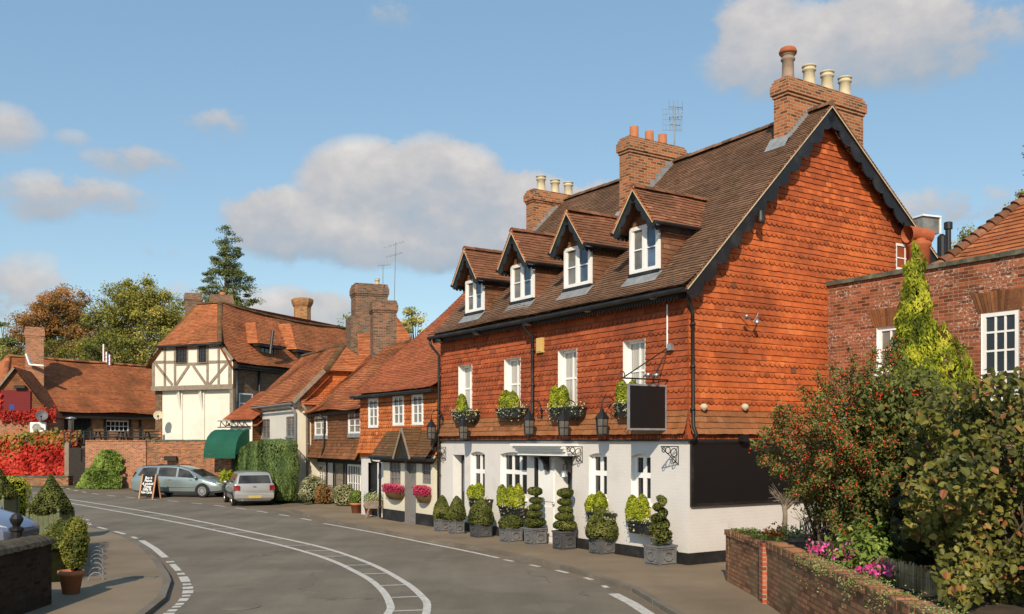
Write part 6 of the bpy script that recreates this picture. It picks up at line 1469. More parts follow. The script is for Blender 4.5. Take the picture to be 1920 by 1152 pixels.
UG = 'upper window boxes on the inn'; LG = 'ground floor window boxes on the inn'
def wb(x0, y0, x1, y1, o=.3): return WF.rect(x0, y0, x1, y1, o)
def sh_(px, y, o=.15): return WF.at(px, y, o)
for (r, sh, lb) in (((847,772,885,786),((866,742,.21),),'upper window box with one golden ball shrub, furthest left'), ((930,766,974,780),((948,735,.24),(961,734,.24)),'upper window box with two merged golden shrubs left of the middle downpipe'),
                    ((1029,764,1083,777),((1041,727,.20),(1056,726,.20)),'upper window box with two separate golden shrubs right of the middle downpipe'), ((1153,757,1204,783),((1167,716,.2),(1186,714,.2)),'upper window box with orange flowers half behind the hanging sign')):
    a0, a1, z0, z1 = wb(*r); window_box(WF, (a0,a1,z1-.26,z1), [(sh_(px,y)[0], hw, sh_(px,y)[1]) for px, y, hw in sh], lb, UG)
for (r, sh, lb) in (((878,936,908,948),((886,911,.2),(897,909,.2)),'low window box with golden shrubs behind the tall box dome'), ((935,952,986,969),((942,912,.21),(958,913,.2),(972,911,.22)),'low window box with three golden shrubs under the wide window'),
                    ((1100,962,1138,978),((1110,928,.23),(1125,926,.23)),'low window box with golden shrubs behind the fat box dome'), ((1176,979,1217,997),((1186,932,.21),(1204,931,.21)),'low window box with two golden shrubs beside the spiral box')):
    a0, a1, z0, z1 = wb(*r); window_box(WF, (a0,a1,z1-.27,z1), [(sh_(px,y)[0], hw, sh_(px,y)[1]) for px, y, hw in sh], lb, LG, 300)
# heather baskets on the cream porch
for (x0, x1, y0, y1, yt, lb) in ((720,750,922,937,905,'half-round moss basket of crimson heather left of the grey porch door'), (779,814,928,944,909,'half-round moss basket of crimson heather right of the grey porch door')):
    a0, a1, z0, z1 = WP.rect(x0,y0,x1,y1,.2); a0 = max(a0, .2); zt = WP.at((x0+x1)/2, yt, .2)[1]
    t = thing('heather_basket', lb, 'flower basket', WP.p((a0+a1)/2,z0,.15), 'heather baskets on the porch')
    m = MB(); am = (a0+a1)/2; hw = (a1-a0)/2
    m.grid([[WP.p(am+hw*(1-.35*f*f)*math.cos(th), z1-(z1-z0)*f, .02+.34*(1-.45*f*f)*math.sin(th)) for th in [math.pi*k/10 for k in range(11)]] for f in (0,.2,.45,.7,.9,1.0)]); m.face([WP.p(am+hw*.65*math.cos(math.pi*k/10), z0, .02+.187*math.sin(math.pi*k/10)) for k in range(11)]); m.build('basket', M['roof_moss'], t, True)
    n = 1600; u = NP.random(n)*2-1; v = NP.random(n); hgt = NP.random(n)
    P = np.array([WP.p(am+hw*1.02*a, z1-.03+(zt-z1)*h*(1-.25*a*a), .04+.34*b_*(1-.3*a*a)) for a, b_, h in zip(u,v,hgt)])
    leaf_obj('heather', P, NP.normal(size=(n,3))*.6+np.array([-.3,-.7,.2]), .07, .25+.6*hgt+NP.normal(size=n)*.12, M['heather'], t, .35, -2.0)
# pots before the brown cottage
def blob_shrub(name, label, cat, c, rx, ry, rz, n, size, mat, group=None, power=2.2, core=True, f=3.0, mix=.55, parent=None, part='foliage', depth=.35):
    t = parent or thing(name, label, cat, (c[0],c[1],c[2]-rz), group)
    P, N = shell(c, rx, ry, rz, n, power, depth, -.85); P += N*(lump(P, 2.2/max(rx,.3), RND.random()*50)*.22*min(rx,rz))[:,None]
    trimmed(part, P, N, size, M[mat], t, f, mix)
    if core:
        m = MB(); m.lathe([(.01,c[2]-rz),(rx*.55,c[2]-rz*.7),(rx*.78,c[2]),(rx*.55,c[2]+rz*.6),(.01,c[2]+rz*.8)], (c[0],c[1],0), 12)
        m.build('dark_inner_fill', M['core'], t, True)
    return t
def px_shrub(name, label, cat, x0, x1, yt, yb, mat, n, size, zb=0.0, group=None, dy=.2, **kw):
    f = ground_at((x0+x1)/2, yb, zb); Y = f.y+dy; r = (x1-x0)/2*Y/FOC; zt = zat(yt, Y); zc = (zt+zb)/2
    return blob_shrub(name, label, cat, (((x0+x1)/2-960)/FOC*Y, Y, zc), r, min(r,.7), (zt-zb)/2*1.02, n, size, mat, group, **kw)
VG = 'shrubs at the foot of the brown cottage'
px_shrub('variegated_shrub', 'cream-variegated rounded shrub nearest the white cottage corner', 'shrub', 562,612,893,944,'variegated',3200,.07,0,VG)
px_shrub('variegated_shrub', 'cream-variegated rounded shrub in front of the lattice window by the orange cottage', 'shrub', 622,677,909,949,'variegated',3200,.07,0,VG)
px_shrub('twiggy_shrub', 'grey-brown twiggy shrub between the two variegated shrubs', 'shrub', 590,627,910,946,'copper',1800,.06,0,VG)
px_shrub('green_shrub', 'loose green shrub behind the variegated shrub at the drainpipe', 'shrub', 570,598,884,925,'ivy',1200,.10,0,VG,dy=-1.0)
def clay_pot(c, r, h, mat='terracotta'):
    m = MB(); m.lathe([(r*.68,0),(r*.95,h*.8),(r*1.08,h*.8),(r*1.08,h),(r*.92,h),(r*.88,h*.85)], c, 16); return m
for (x0,x1,yt,ym,yb,lb) in ((656,681,920,943,963,'terracotta pot with a clipped green ball before the lattice window'), (682,706,925,946,967,'terracotta pot with a low green mound half behind the flower cart')):
    f = ground_at((x0+x1)/2, yb); Y = f.y+.2; c = V((((x0+x1)/2-960)/FOC*Y, Y, 0)); h = zat(ym,Y); t = thing('potted_shrub', lb, 'potted shrub', c, 'terracotta pots by the brown cottage')
    clay_pot(c, .23, h).build('pot', M['terracotta'], t, True); zt = zat(yt,Y); blob_shrub('', '', '', (c.x,c.y,(h+zt)/2-.02), (x1-x0)/2*Y/FOC, .28, (zt-h)/2+.04, 1300, .05, 'ivy', parent=t)
f = ground_at(702,972); t = thing('flower_cart', 'weathered flower trough on legs with pale flowers beside the porch drainpipe', 'flower trough', f+V((0,.3,0)))
c = f+V((0,.3,0)); m = MB(); m.hexa([c+V((-.32,-.16,.32)),c+V((.32,-.16,.32)),c+V((.32,.16,.32)),c+V((-.32,.16,.32)),c+V((-.4,-.22,.58)),c+V((.4,-.22,.58)),c+V((.4,.22,.58)),c+V((-.4,.22,.58))]); m.build('trough', M['beam'], t)
for x in (-.25,.25):
    for y in (-.12,.12): m = MB(); m.beam(c+V((x*1.3,y,0)), c+V((x*.8,y,.34)), .05,.05); m.build('leg', M['beam'], t)
n = 900; P = np.array(c)+np.array([0,0,.66])+NP.normal(size=(n,3))*np.array([.2,.12,.09]); leaf_obj('flowers', P, NP.normal(size=(n,3))+np.array([0,-.4,.6]), .055, NP.random(n), M['white_flower'], t)
# tall conifer hedge before the white cottage
t = thing('conifer_hedge', 'tall clipped conifer hedge in three rounded lobes before the white cottage', 'hedge', WC.p(3,0,.9))
for k, (px0,px1,yt) in enumerate(((458,482,838),(478,504,829),(498,540,826))):
    aL = WC.at(px1,930,.8)[0]; aR = WC.at(px0,930,.8)[0]
    am = (aL+aR)/2; c = WC.p(am, 0, .8); hw = abs(aR-aL)/2+.05; zt = zat(yt, c.y)
    d = unit(17000); d[:,2] = np.abs(d[:,2]*1.0)*np.sign(d[:,2]); kk = (np.abs(d)**9).sum(1)**(-1/9); L = d*kk[:,None]
    P = np.stack([c.x+WC.u.x*L[:,0]*hw+WC.n.x*L[:,1]*.5, c.y+WC.u.y*L[:,0]*hw+WC.n.y*L[:,1]*.5, zt*.5+L[:,2]*zt*.5],1)
    N = np.stack([WC.u.x*d[:,0]+WC.n.x*d[:,1], WC.u.y*d[:,0]+WC.n.y*d[:,1], d[:,2]],1); P += N*(lump(P,1.6,k*9)*.08)[:,None]
    tt = .47+lump(P*np.array([1,1,.2]),5.0,k*3)*.4+NP.normal(size=len(P))*.12
    leaf_obj('foliage', P, N+NP.normal(size=N.shape)*.4, .13*(.6+.8*NP.random(len(P))), tt, M['hedge'], t, .3, -2.6)
    m = MB(); w = Wall(c, WC.u, WC.n); m.wbox(w, -hw*.85, hw*.85, 0, zt*.92, -.38, .38); m.build('dark_inner_fill', M['core'], t)
f = at_depth(425,900,45.4); t = thing('potted_plant', 'bright yellow-green leafy plant in a small pot between the two parked cars', 'potted plant', (f.x,f.y,-.08)); clay_pot((f.x,f.y,-.08),.16,.3).build('pot', M['iron'], t, True)
n=260; m = MB(); m.tube([(f.x,f.y,.15),(f.x,f.y,.85)],.02,5); m.build('stem', M['bark'], t); leaf_obj('foliage', np.array([f.x,f.y,.95])+NP.normal(size=(n,3))*np.array([.16,.16,.13]), NP.normal(size=(n,3))+np.array([0,-.5,.8]), .16, .6+NP.normal(size=n)*.15, M['gold'], t, .5)

# ------------------------------------------------------------------ climbers on the far walls
def climber(name, label, pts_fn, n, size, mat, out_n, loc, bias=.5):
    t = thing(name, label, 'climber', loc); P = np.array([pts_fn() for _ in range(n)]); N = NP.normal(size=(n,3))*.55+np.array(out_n)
    tt = bias + lump(P, .9, RND.random()*30)*.5 + NP.normal(size=n)*.16
    leaf_obj('leaves', P, N, size*(.6+.8*NP.random(n)), tt, M[mat], t, .8, .6); return t
WCW = Wall(V((-40,63,0)), V((11.4,-1,0)), V((-.088,-1,0)))
def redp():
    while True:
        px, py = RND.uniform(-40,141), RND.uniform(826,899)
        if px > 118 and RND.random() < (px-112)/30: continue
        if py < 838 and RND.random() < .5: continue
        a, z = WCW.at(px, py); return WCW.p(a, max(z,.25), RND.uniform(.05,.4))
climber('scarlet_creeper', 'blazing scarlet creeper covering the far left boundary wall', redp, 7000, .26, 'creeper_red', (0,-1,.4), (-34,62.4,0))
def mixp():
    px, py = RND.uniform(-40,150), RND.gauss(826,7)
    if px < 40: py += RND.uniform(0,26)
    a, z = WCW.at(px, py); return WCW.p(a, min(z, 3.45), RND.uniform(-.3,.45))
climber('turning_creeper', 'orange and green creeper spilling over the top of the far left wall', mixp, 3000, .26, 'creeper_mix', (0,-1,.6), (-34,62.6,2.5))
def gab():
    while True:
        px, py = RND.uniform(-30,106), RND.gauss(778,8)
        if px < 5: py = RND.uniform(735,785)
        elif py < 772 and px < 60: continue
        if px > 60 and py < 772-(px-60)*.1 and RND.random() < .6: continue
        if px > 50 and py > 792: continue
        a, z = WE2.at(px, py); return WE2.p(a, z, RND.uniform(.05,.3))
climber('red_gable_creeper', 'crimson creeper round the foot of the red board on the gable', gab, 900, .18, 'creeper_red', (.2,-1,.4), WE2.p(0,4), .4)
WRW = Wall(V((-24.95,55.5,0)), V((3.75,-.5,0)), V((-.133,-1,0)))
def grn():
    while True:
        px, py = RND.uniform(150,232), RND.uniform(845,916)
        cx = 203-(py-850)*.17; hw = 12+min(14,(py-845)*.9) + max(0,py-868)*.42
        if abs(px-cx) > hw*RND.uniform(.75,1.05): continue
        a, z = WRW.at(px, py, .4); k = max(0.0, 1-abs(px-cx)/hw); return WRW.p(a, max(z,.0), .15+.75*k**.5*RND.uniform(.6,1) + (0 if py<880 else .4))
climber('green_climber', 'bushy light green climber against the even brick terrace wall', grn, 4200, .20, 'ivy', (0,-1,.5), (-24,54.8,0))
# ------------------------------------------------------------------ trees beyond
TG = 'trees behind the rooftops'
def tree(label, px, Y, ytop, crown, ncl, nlf, leaf, mat, tr=.35, name='tree', z0=0.0, tfn=None, clr=(.9,1.6), conical=False, bark='bark', sparse=.5, grp=TG):
    c = V(((px-960)/FOC*Y, Y, z0)); t = thing(name, label, 'tree', c, grp); H = zat(ytop, Y)-z0
    clump_tree(t, c, H, [(dx, dy, H*fz, rx, ry, rz) for dx, dy, fz, rx, ry, rz in crown], ncl, nlf, leaf, M[mat], M[bark], tr, sparse, clr, tfn, conical)
tree('round copper-leaved tree furthest left behind the low roof', 112, 100, 522, [(.3,0,.86,2.8,2.4,2.2),(-.5,0,.76,4.2,3.2,2.8),(-2.4,0,.66,3.2,2.6,2.8),(2.8,0,.68,3.0,2.4,2.8),(0,0,.48,5.6,3,3.5)], 360, 50000, .21, 'copper', .4, tfn=lambda c: (c[2]-14)*.03, clr=(.6,1.1))
tree('broad olive-yellow tree left of the timber-framed house', 262, 92, 506, [(-.6,0,.86,2.9,2.4,2.2),(0,0,.76,3.9,3,2.8),(-3.0,0,.68,2.8,2.4,2.8),(2.9,0,.76,2.6,2.2,2.6),(0,0,.48,5.4,3,3.6)], 380, 54000, .205, 'olive', .4, tfn=lambda c: (c[0]+36)*.035, clr=(.55,1.15))
tree('tall dark conifer spire behind the timber-framed house', 425, 90, 411, [(0,0,.95,.55,.5,.9),(.1,0,.89,1.2,1.0,1.2),(0,0,.82,1.9,1.5,1.4),(.2,0,.75,2.5,1.9,1.4),(-.3,0,.68,3.2,2.3,1.4),(.2,0,.61,3.4,2.5,1.6),(0,0,.45,3.2,2.8,3.0)], 330, 46000, .15, 'dark_conifer', .35, 'conifer_tree', clr=(.45,.85), conical=True)
tree('dark pointed conifer at the far left edge', 6, 86, 588, [(0,0,.93,.4,.4,.9),(0,0,.84,.9,.8,1.2),(0,0,.74,1.4,1.2,1.4),(0,0,.6,2.0,1.6,2.0),(0,0,.35,2.2,2,2.8)], 70, 7500, .27, 'dark_conifer', .25, 'conifer_tree', clr=(.5,.9), conical=True)
tree('small green tree peeping left of the widest brown stack', 652, 82, 568, [(0,0,.85,1.2,1.2,1.6),(0,0,.6,1.8,1.6,3)], 26, 2200, .26, 'ivy', .2, clr=(.5,.9))
tree('yellow-green tree between the brown stacks and the orange cottage', 778, 76, 558, [(-.6,0,.84,1.5,1.3,1.4),(.8,0,.76,1.3,1.2,1.5),(0,0,.55,2.2,1.8,2.6)], 46, 4200, .22, 'olive', .25, tfn=lambda c: .18, clr=(.45,.8))
tree('thin-leaved tree showing above the rear roof on the right', 1815, 62, 388, [(0,0,.88,1.1,1,1.4),(-1.0,0,.82,.8,.8,.9),(1.0,0,.83,.7,.8,.9),(0,0,.65,1.6,1.4,2.5)], 46, 2600, .17, 'olive', .2, tfn=lambda c: -.1, clr=(.35,.7))
tree('leafy tree cut by the right edge above the hipped roof', 1962, 44, 205, [(0,0,.84,1.2,1.2,2.2),(-.6,0,.72,1.1,1,1.4),(0,0,.6,1.4,1.4,2.5)], 60, 4200, .15, 'olive', .25, tfn=lambda c: -.12, clr=(.3,.6))
for i, (px, yt, w, mat, lb) in enumerate(((22,640,3.0,'olive','yellowing bushy tree by the far left brick chimney'), (95,625,3.2,'hedge_dark','dark green bushy tree right of the far left brick chimney'), (150,632,2.6,'olive','ochre bushy tree below the copper-leaved tree'),
        (196,600,2.8,'hedge_dark','dark bushy tree behind the flagpole'), (243,622,2.8,'olive','low ochre bushy tree right of the flagpole'), (290,590,2.6,'olive','bushy tree against the left verge of the timber-framed house'))):
    Y = 84 + (i % 3)*1.5; tree(lb, px, Y, yt, [(0,0,.74,w,2.2,2.8),(RND.uniform(-1,1),0,.45,w*1.2,2.4,3.2)], 90, 10000, .20, mat, .2, 'bushy_tree', tfn=lambda c: .0, clr=(.5,1.0))
# ------------------------------------------------------------------ walled garden on the right
def big_leaves(name, P, N, size, tint, mat, parent):
    n = len(P); P = np.asarray(P); N = np.asarray(N); N = N/np.linalg.norm(N,axis=1,keepdims=True)
    r = NP.normal(size=(n,3)); r[:,2] -= .9; T = r-N*(r*N).sum(1,keepdims=True); T /= np.linalg.norm(T,axis=1,keepdims=True); B = np.cross(N,T)
    s = np.asarray(size).reshape(-1,1); vs = []
    fold = (.10+.25*NP.random((n,1)))*s; curl = NP.normal(size=(n,1))*.10*s
    for a, b_, c_ in ((-.5,0,0),(-.22,-.34,1),(.18,-.30,1),(.5,0,-.6),(.18,.30,1),(-.22,.34,1)): vs.append(P+T*s*a+B*s*b_+N*(fold*(c_ if c_>0 else 0)+curl*(a*a*4)*1.0 + (c_<0)*curl))
    vs = np.stack(vs,1).reshape(-1,3); root = parent; off = np.array(root.location)
    me = bpy.data.meshes.new(name); me.vertices.add(n*6); me.vertices.foreach_set('co',(vs-off).astype(np.float32).ravel())
    li = (np.arange(n)[:,None]*6+np.array([[0,1,2,3,0,3,4,5]])).astype(np.int32).ravel(); me.loops.add(n*8); me.polygons.add(n*2); me.loops.foreach_set('vertex_index',li)
    me.polygons.foreach_set('loop_start',np.arange(0,n*8,4,dtype=np.int32)); me.polygons.foreach_set('loop_total',np.full(n*2,4,np.int32)); me.update(calc_edges=True)
    finish(me, np.clip(np.repeat(np.asarray(tint,np.float32),2)+np.tile([.03,-.03],n),0,1), M[mat]); o = bpy.data.objects.new(name,me); col.objects.link(o); o.parent = parent; return o
gw = thing('garden_wall', 'low weathered brick garden wall with a red end pier beside the pavement', 'wall', (4.05,13,0))
g0 = V((4.03,17.9,0)); g1 = V((4.12,15.45,0)); g2 = V((3.86,7.0,0))
wA = Wall(g0, g1-g0, V((-1,-.04,0))); wB = Wall(g1, g2-g1, V((-1,.03,0))); LA = (g1-g0).length; LB = (g2-g1).length
m = MB(); m.wbox(wA, 0, LA-.12, -.05, .86, -.23, 0); m.wbox(wB, .1, LB, -.05, .90, -.26, 0); m.wbox(Wall(g0,V((1,.1,0)),V((0,1,0))), .0, 5.0, -.05, .86, -.22, .0); m.build('brickwork', M['brick_wall'], gw)
m = MB(); m.wbox(wB, -.13, .12, -.05, .965, -.30, .07); m.build('pier', M['brick_pier'], gw, label='bright red brick pier')
m = MB()
for w, L, z, a0 in ((wA, LA-.14, .862, 0), (wB, LB, .902, .13)):
    n = int((L-a0)/.11)
    for i in range(n):
        x = a0+(L-a0)*i/n; j = RND.uniform(-.006,.012)
        if w is wB and x > 2.2 and RND.random() < .22: j -= .03
        m.wbox(w, x, x+(L-a0)/n-.012, z, z+.105+j, -.25+RND.uniform(-.012,.012), .02+RND.uniform(-.01,.012))
m.build('brick_on_edge_coping', M['brick_wall'], gw)
m = MB(); m.face([(4.2,18,.80),(11,19.5,.80),(10.3,6,.80),(4.0,6.0,.80)]); setting('garden_bed', m, M['soil'])
# moss and trailing herbs over the wall top
n = 9000; x = np.array([RND.random()**.8 for _ in range(n)]); P = np.array([wB.p(1.6+(LB-1.7)*a, 1.0, -.15) for a in x]); cl = lump(P,2.6,3)
P += np.stack([-(np.abs(NP.normal(size=n))*.10)*(cl>.0)+NP.normal(size=n)*.09+.03, NP.normal(size=n)*.08, NP.normal(size=n)*.03-.02],1); keep = cl > .02
P = P[keep]; P[:,2] -= np.clip(3.92-P[:,0],0,.2)*1.6
mossy = leaf_obj('trailing_alyssum', P, NP.normal(size=P.shape)*.6+np.array([-.3,-.3,.8]), .028, .45+lump(P,6,8)*.5+NP.normal(size=len(P))*.15, M['grass'], None, .6); mossy['kind'] = 'stuff'; mossy['label'] = 'grey-green alyssum and moss trailing over the garden wall'
P = np.array([wA.p(RND.uniform(.1,LA-.3), .97+RND.uniform(-.02,.04), -RND.uniform(.02,.5)) for _ in range(900)])
mo2 = leaf_obj('wall_moss', P, NP.normal(size=P.shape)*.4+np.array([0,0,1]), .05, .3+NP.random(len(P))*.4, M['ivy'], None, .6); mo2['kind'] = 'stuff'; mo2['label'] = 'yellow-green moss on the far end of the garden wall'
# pink bedding
def flowers(px0, px1, py, Y, n, label, mat='pink', spread=.10):
    t = thing('pink_flowers', label, 'flowers', at_depth((px0+px1)/2, py+10, Y), 'pink bedding on the garden wall'); P=[]; 
    for _ in range(n):
        q = at_depth(RND.uniform(px0,px1), py+RND.gauss(0,9), Y+RND.uniform(-.3,.3)); P.append(q)
    P = np.array(P); big_leaves('blossoms', P, NP.normal(size=P.shape)*.5+np.array([-.2,-.9,.5]), .045+.035*NP.random(n), .5+lump(P,5,2)*.7+NP.normal(size=n)*.15, mat, t)
    k = n*3; Q = P[NP.integers(0,n,k)]+NP.normal(size=(k,3))*.05-np.array([0,0,.07]); leaf_obj('leaves', Q, NP.normal(size=Q.shape)+np.array([0,-.4,.5]), .06, NP.random(k)*.6, M['ivy'], t)
flowers(1512,1545,1036,14.0,70,'small mauve and pink flowers on the wall nearest the pier')
flowers(1535,1562,1032,13.8,50,'little crimson and white flowers between the pink clumps',); flowers(1562,1602,1045,13.0,150,'thick bright magenta flower clump in front of the reed screen')
flowers(1606,1640,1076,11.8,60,'loose mauve flowers right of the magenta clump'); flowers(1625,1675,1078,11.6,110,'crimson-pink flower clump hanging below the reed screen')
# reed screen
rs = thing('reed_screen', 'split reed screening roll standing in the flower bed below the leafy shrub', 'screen', (4.9,12,.8)); m = MB()
pts = smooth_line([at_depth(1598,1050,13.4), at_depth(1640,1055,12.6), at_depth(1690,1065,11.8), at_depth(1750,1080,11.3), at_depth(1800,1085,11.2)], 40)
for i, q in enumerate(pts):
    z1 = (1.05 if i < 42 else 1.12)+RND.uniform(-.03,.03); m.tube([(q.x+RND.uniform(-.006,.006),q.y,.62),(q.x,q.y+RND.uniform(-.01,.01),z1)], RND.uniform(.006,.010), 5, 0, RND.random())
m.build('reeds', m_tile('dry_reed', [(0,(.28,.2,.09)),(.5,(.52,.4,.21)),(1,(.66,.54,.33))], (.1,.07,.04), .5, dscale=4), rs)
m = MB(); 
for z in (.75,.98): m.tube([V((q.x,q.y-.012,z)) for q in pts[::6]], .004, 4)
m.build('binding_wire', M['iron'], rs)
# firethorn
bx = V((5.25,14.9,.8)); fy = thing('firethorn_shrub', 'sprawling firethorn laden with red berries leaning out over the garden wall', 'shrub', bx)
m = MB(); LP, LN, LTt, BP = [], [], [], []
tips = []
for _ in range(150):
    while True:
        px = RND.uniform(1470,1725); py = RND.uniform(690,1010)
        lim = 905-(px-1470)*2.6 if px < 1540 else (735-(px-1540)*.3 if px < 1640 else 715)
        if px < 1520 and py > 985-(1520-px)*1.1: continue
        if py > lim: break
    tips.append(at_depth(px, py, RND.uniform(13.2,15.8)))
for px, py in ((1412,832),(1428,820),(1432,805),(1450,778),(1462,760),(1478,765),(1500,728),(1506,745),(1530,700),(1548,720),(1560,686),(1580,700),(1600,672),(1622,690),(1640,655),(1668,650),(1688,642),(1440,850),(1425,862),(1455,800),(1470,830),(1490,790),(1520,760),(1480,880),(1450,885)): tips.append(at_depth(px,py,RND.uniform(13.6,14.6)))
for tp in tips:
    b0 = bx + V((RND.uniform(-.5,.7),RND.uniform(-.6,.6),RND.uniform(0,1.0))); mid = b0.lerp(tp,.55)+V((0,0,.25*(tp-b0).length*RND.uniform(.2,1))); pts_ = [b0, b0.lerp(mid,.5)+V((0,0,.08)), mid, mid.lerp(tp,.6)+V((0,0,.03)), tp]
    m.tube(pts_, [.022,.016,.012,.008,.004], 4); L = (tp-b0).length; k = int(110+L*60)
    for _k in range(k):
        f = 1-RND.random()**1.4*.75; i = min(3,int(f*4)); g_ = f*4-i; q = pts_[i].lerp(pts_[i+1], g_); r = .035+.13*(1-f)
        LP.append(q+V((RND.gauss(0,r),RND.gauss(0,r),RND.gauss(0,r)))); LTt.append(.45+RND.gauss(0,.2)+(f-.7)*.3)
        if RND.random() < (.17 if tp.z > 2.2 else .08): BP.append(q+V((RND.gauss(0,.045),RND.gauss(0,.045)-.03,RND.gauss(0,.045))))
m.build('branches', M['bark'], fy)
LP = np.array([tuple(q) for q in LP]); leaf_obj('foliage', LP, NP.normal(size=LP.shape)*.8+np.array([-.1,-.5,.6]), .052*(.6+.8*NP.random(len(LP))), np.array(LTt), M['pyra'], fy, .45)
BP = np.array([tuple(q) for q in BP]); nb_ = len(BP); BPc = np.repeat(BP,2,0)+NP.normal(size=(nb_*2,3))*.018
leaf_obj('berries', BPc, NP.normal(size=BPc.shape)*.5+np.array([0,-1,.3]), .023, .4+NP.normal(size=nb_*2)*.25, M['berry'], fy, 1.0)
# larger berry trusses of a guelder rose tangled on the right
gr_ = thing('berried_shrub', 'tall shrub with clusters of scarlet berries between the firethorn and the golden conifer', 'shrub', (6.2,14.2,.8)); BB=[]; LL=[]
for px, py in ((1700,735),(1722,735),(1742,738),(1660,765),(1675,765),(1692,762),(1710,772),(1740,752),(1752,768),(1685,800),(1645,745),(1664,890),(1672,912),(1690,908),(1668,935),(1680,950),(1730,788),(1625,985)):
    c = np.array(at_depth(px,py,13.6)); k=26; BB.append(c+NP.normal(size=(k,3))*np.array([.05,.05,.035])); LL.append(c+NP.normal(size=(90,3))*.16)
BB = np.concatenate(BB); leaf_obj('berries', BB, NP.normal(size=BB.shape)*.5+np.array([0,-1,.3]), .034, .45+NP.normal(size=len(BB))*.2, M['berry'], gr_, 1.0)
for _ in range(60): LL.append(np.array(at_depth(RND.uniform(1630,1760), RND.uniform(720,1000), RND.uniform(13.8,14.8)))+NP.normal(size=(90,3))*.20)
LL = np.concatenate(LL); leaf_obj('foliage', LL, NP.normal(size=LL.shape)*.7+np.array([-.1,-.5,.6]), .09*(.6+.8*NP.random(len(LL))), .4+lump(LL,2,4)*.4+NP.normal(size=len(LL))*.15, M['pyra'], gr_, .6)
m = MB(); 
for px, py in ((1640,740),(1665,770),(1690,800),(1720,740),(1655,900),(1745,760)): 
    tp = at_depth(px,py,14.2); m.tube([V((6.0+RND.uniform(-.3,.5),14.4,.8)), V((5.9,14.4,.8)).lerp(tp,.5)+V((0,0,.3)), tp], [.03,.02,.008], 5)
m.build('branches', M['bark'], gr_)
# broad-leaved shrub, right foreground
bs_ = thing('broad_leaved_shrub', 'huge broad-leaved shrub with yellowing leaves filling the right foreground', 'shrub', (5.6,11,.8)); P=[]; N=[]; T=[]
def inside(px,py):
    if px < 1690: return False
    top = 775 if px < 1740 else (752-(px-1740)*.3 if px < 1850 else 708)
    left = 1712 if py < 900 else (1690 if py < 1010 else 1745+(py-1010)*.25)
    return px > left + RND.gauss(0,10) and py > top + RND.gauss(0,10)
while len(P) < 8200:
    px, py = RND.uniform(1690,2040), RND.uniform(690,1240)
    if not inside(px,py): continue
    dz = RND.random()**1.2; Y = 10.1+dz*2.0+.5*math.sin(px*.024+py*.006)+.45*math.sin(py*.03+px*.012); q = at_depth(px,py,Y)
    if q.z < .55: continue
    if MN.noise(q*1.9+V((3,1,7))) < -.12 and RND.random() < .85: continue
    P.append(tuple(q)); T.append(.5-dz*.3); N.append((RND.gauss(-.1,.55),RND.gauss(-.75,.4),RND.gauss(.65,.45)))  # deeper leaves get a darker tint, painting shade into the shrub
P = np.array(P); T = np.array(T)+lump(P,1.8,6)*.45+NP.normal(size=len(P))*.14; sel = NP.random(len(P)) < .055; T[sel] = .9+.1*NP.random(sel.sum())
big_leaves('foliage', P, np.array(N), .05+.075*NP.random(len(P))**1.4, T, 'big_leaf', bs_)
m = MB()
for _ in range(26):
    q = at_depth(RND.uniform(1740,2000), RND.uniform(740,1000), RND.uniform(10.6,11.8)); b0 = V((5.7+RND.uniform(-.6,.9),11.4+RND.uniform(-.4,.5),.75)); m.tube([b0, b0.lerp(q,.5)+V((RND.uniform(-.2,.2),0,.2)), q], [.02,.012,.005], 5)
m.build('branches', M['bark'], bs_)
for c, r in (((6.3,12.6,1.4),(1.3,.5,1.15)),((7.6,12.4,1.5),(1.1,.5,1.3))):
    Pq, Nq = shell(c, *r, 1500, 2.5, .5); leaf_obj('dark_inner_fill', Pq, Nq, .2, .08*NP.random(len(Pq)), M['big_leaf'], bs_, .8)  # inner leaves at the darkest tint, painted shade behind the outer ones
# golden conifer
gc = V((7.45,17.45,.8)); ct = thing('golden_conifer', 'bright golden upright conifer against the old brick wall', 'conifer', gc); Pa=[];Na=[];Ta=[]
def plume(c, r, z0, z1, n):
    n = int(n*1.9)
    prof = [(.05,z0),(r*.8,z0+.1),(r,z0+(z1-z0)*.25),(r*.95,z0+(z1-z0)*.5),(r*.68,z0+(z1-z0)*.75),(r*.3,z0+(z1-z0)*.93),(.01,z1)]
    Pp, Nn = profile_pts(prof, (c[0],c[1],0), n, .35); Pp += Nn*(lump(Pp,4.0,RND.random()*30)*.14)[:,None]; Pa.append(Pp); Na.append(Nn); Ta.append(.5+lump(Pp,3.2,2)*.75+NP.normal(size=n)*.13+np.clip((Pp[:,2]-3)*.02,0,.1)-.12)
plume((7.42,17.5), .47, .8, 6.3, 8500); plume((7.28,17.4), .26, 2.8, 5.2, 1800); plume((7.60,17.35), .30, 2.5, 5.0, 2200); plume((7.82,17.2), .55, .8, 4.75, 4800); plume((8.1,17.1), .5, .8, 4.35, 4000); plume((7.0,17.15), .40, .8, 4.25, 3600); plume((7.5,17.0), .5, 1.0, 4.2, 4000)
Pa = np.concatenate(Pa); Na = np.concatenate(Na); Ta = np.concatenate(Ta)
leaf_obj('sprays', Pa, Na+NP.normal(size=Na.shape)*.5, .10*(.5+.9*NP.random(len(Pa))), Ta, M['gold_conifer'], ct, .3, -2.4)
m = MB(); m.lathe([(.25,.8),(.32,1.5),(.28,3.0),(.15,4.6),(.03,5.6)], (7.45,17.5,0), 10); m.build('dark_inner_fill', M['core'], ct, True); m = MB(); m.tube([(7.45,17.5,.75),(7.45,17.5,5.6)], [.09,.01], 6); m.build('trunk', M['bark'], ct, True)
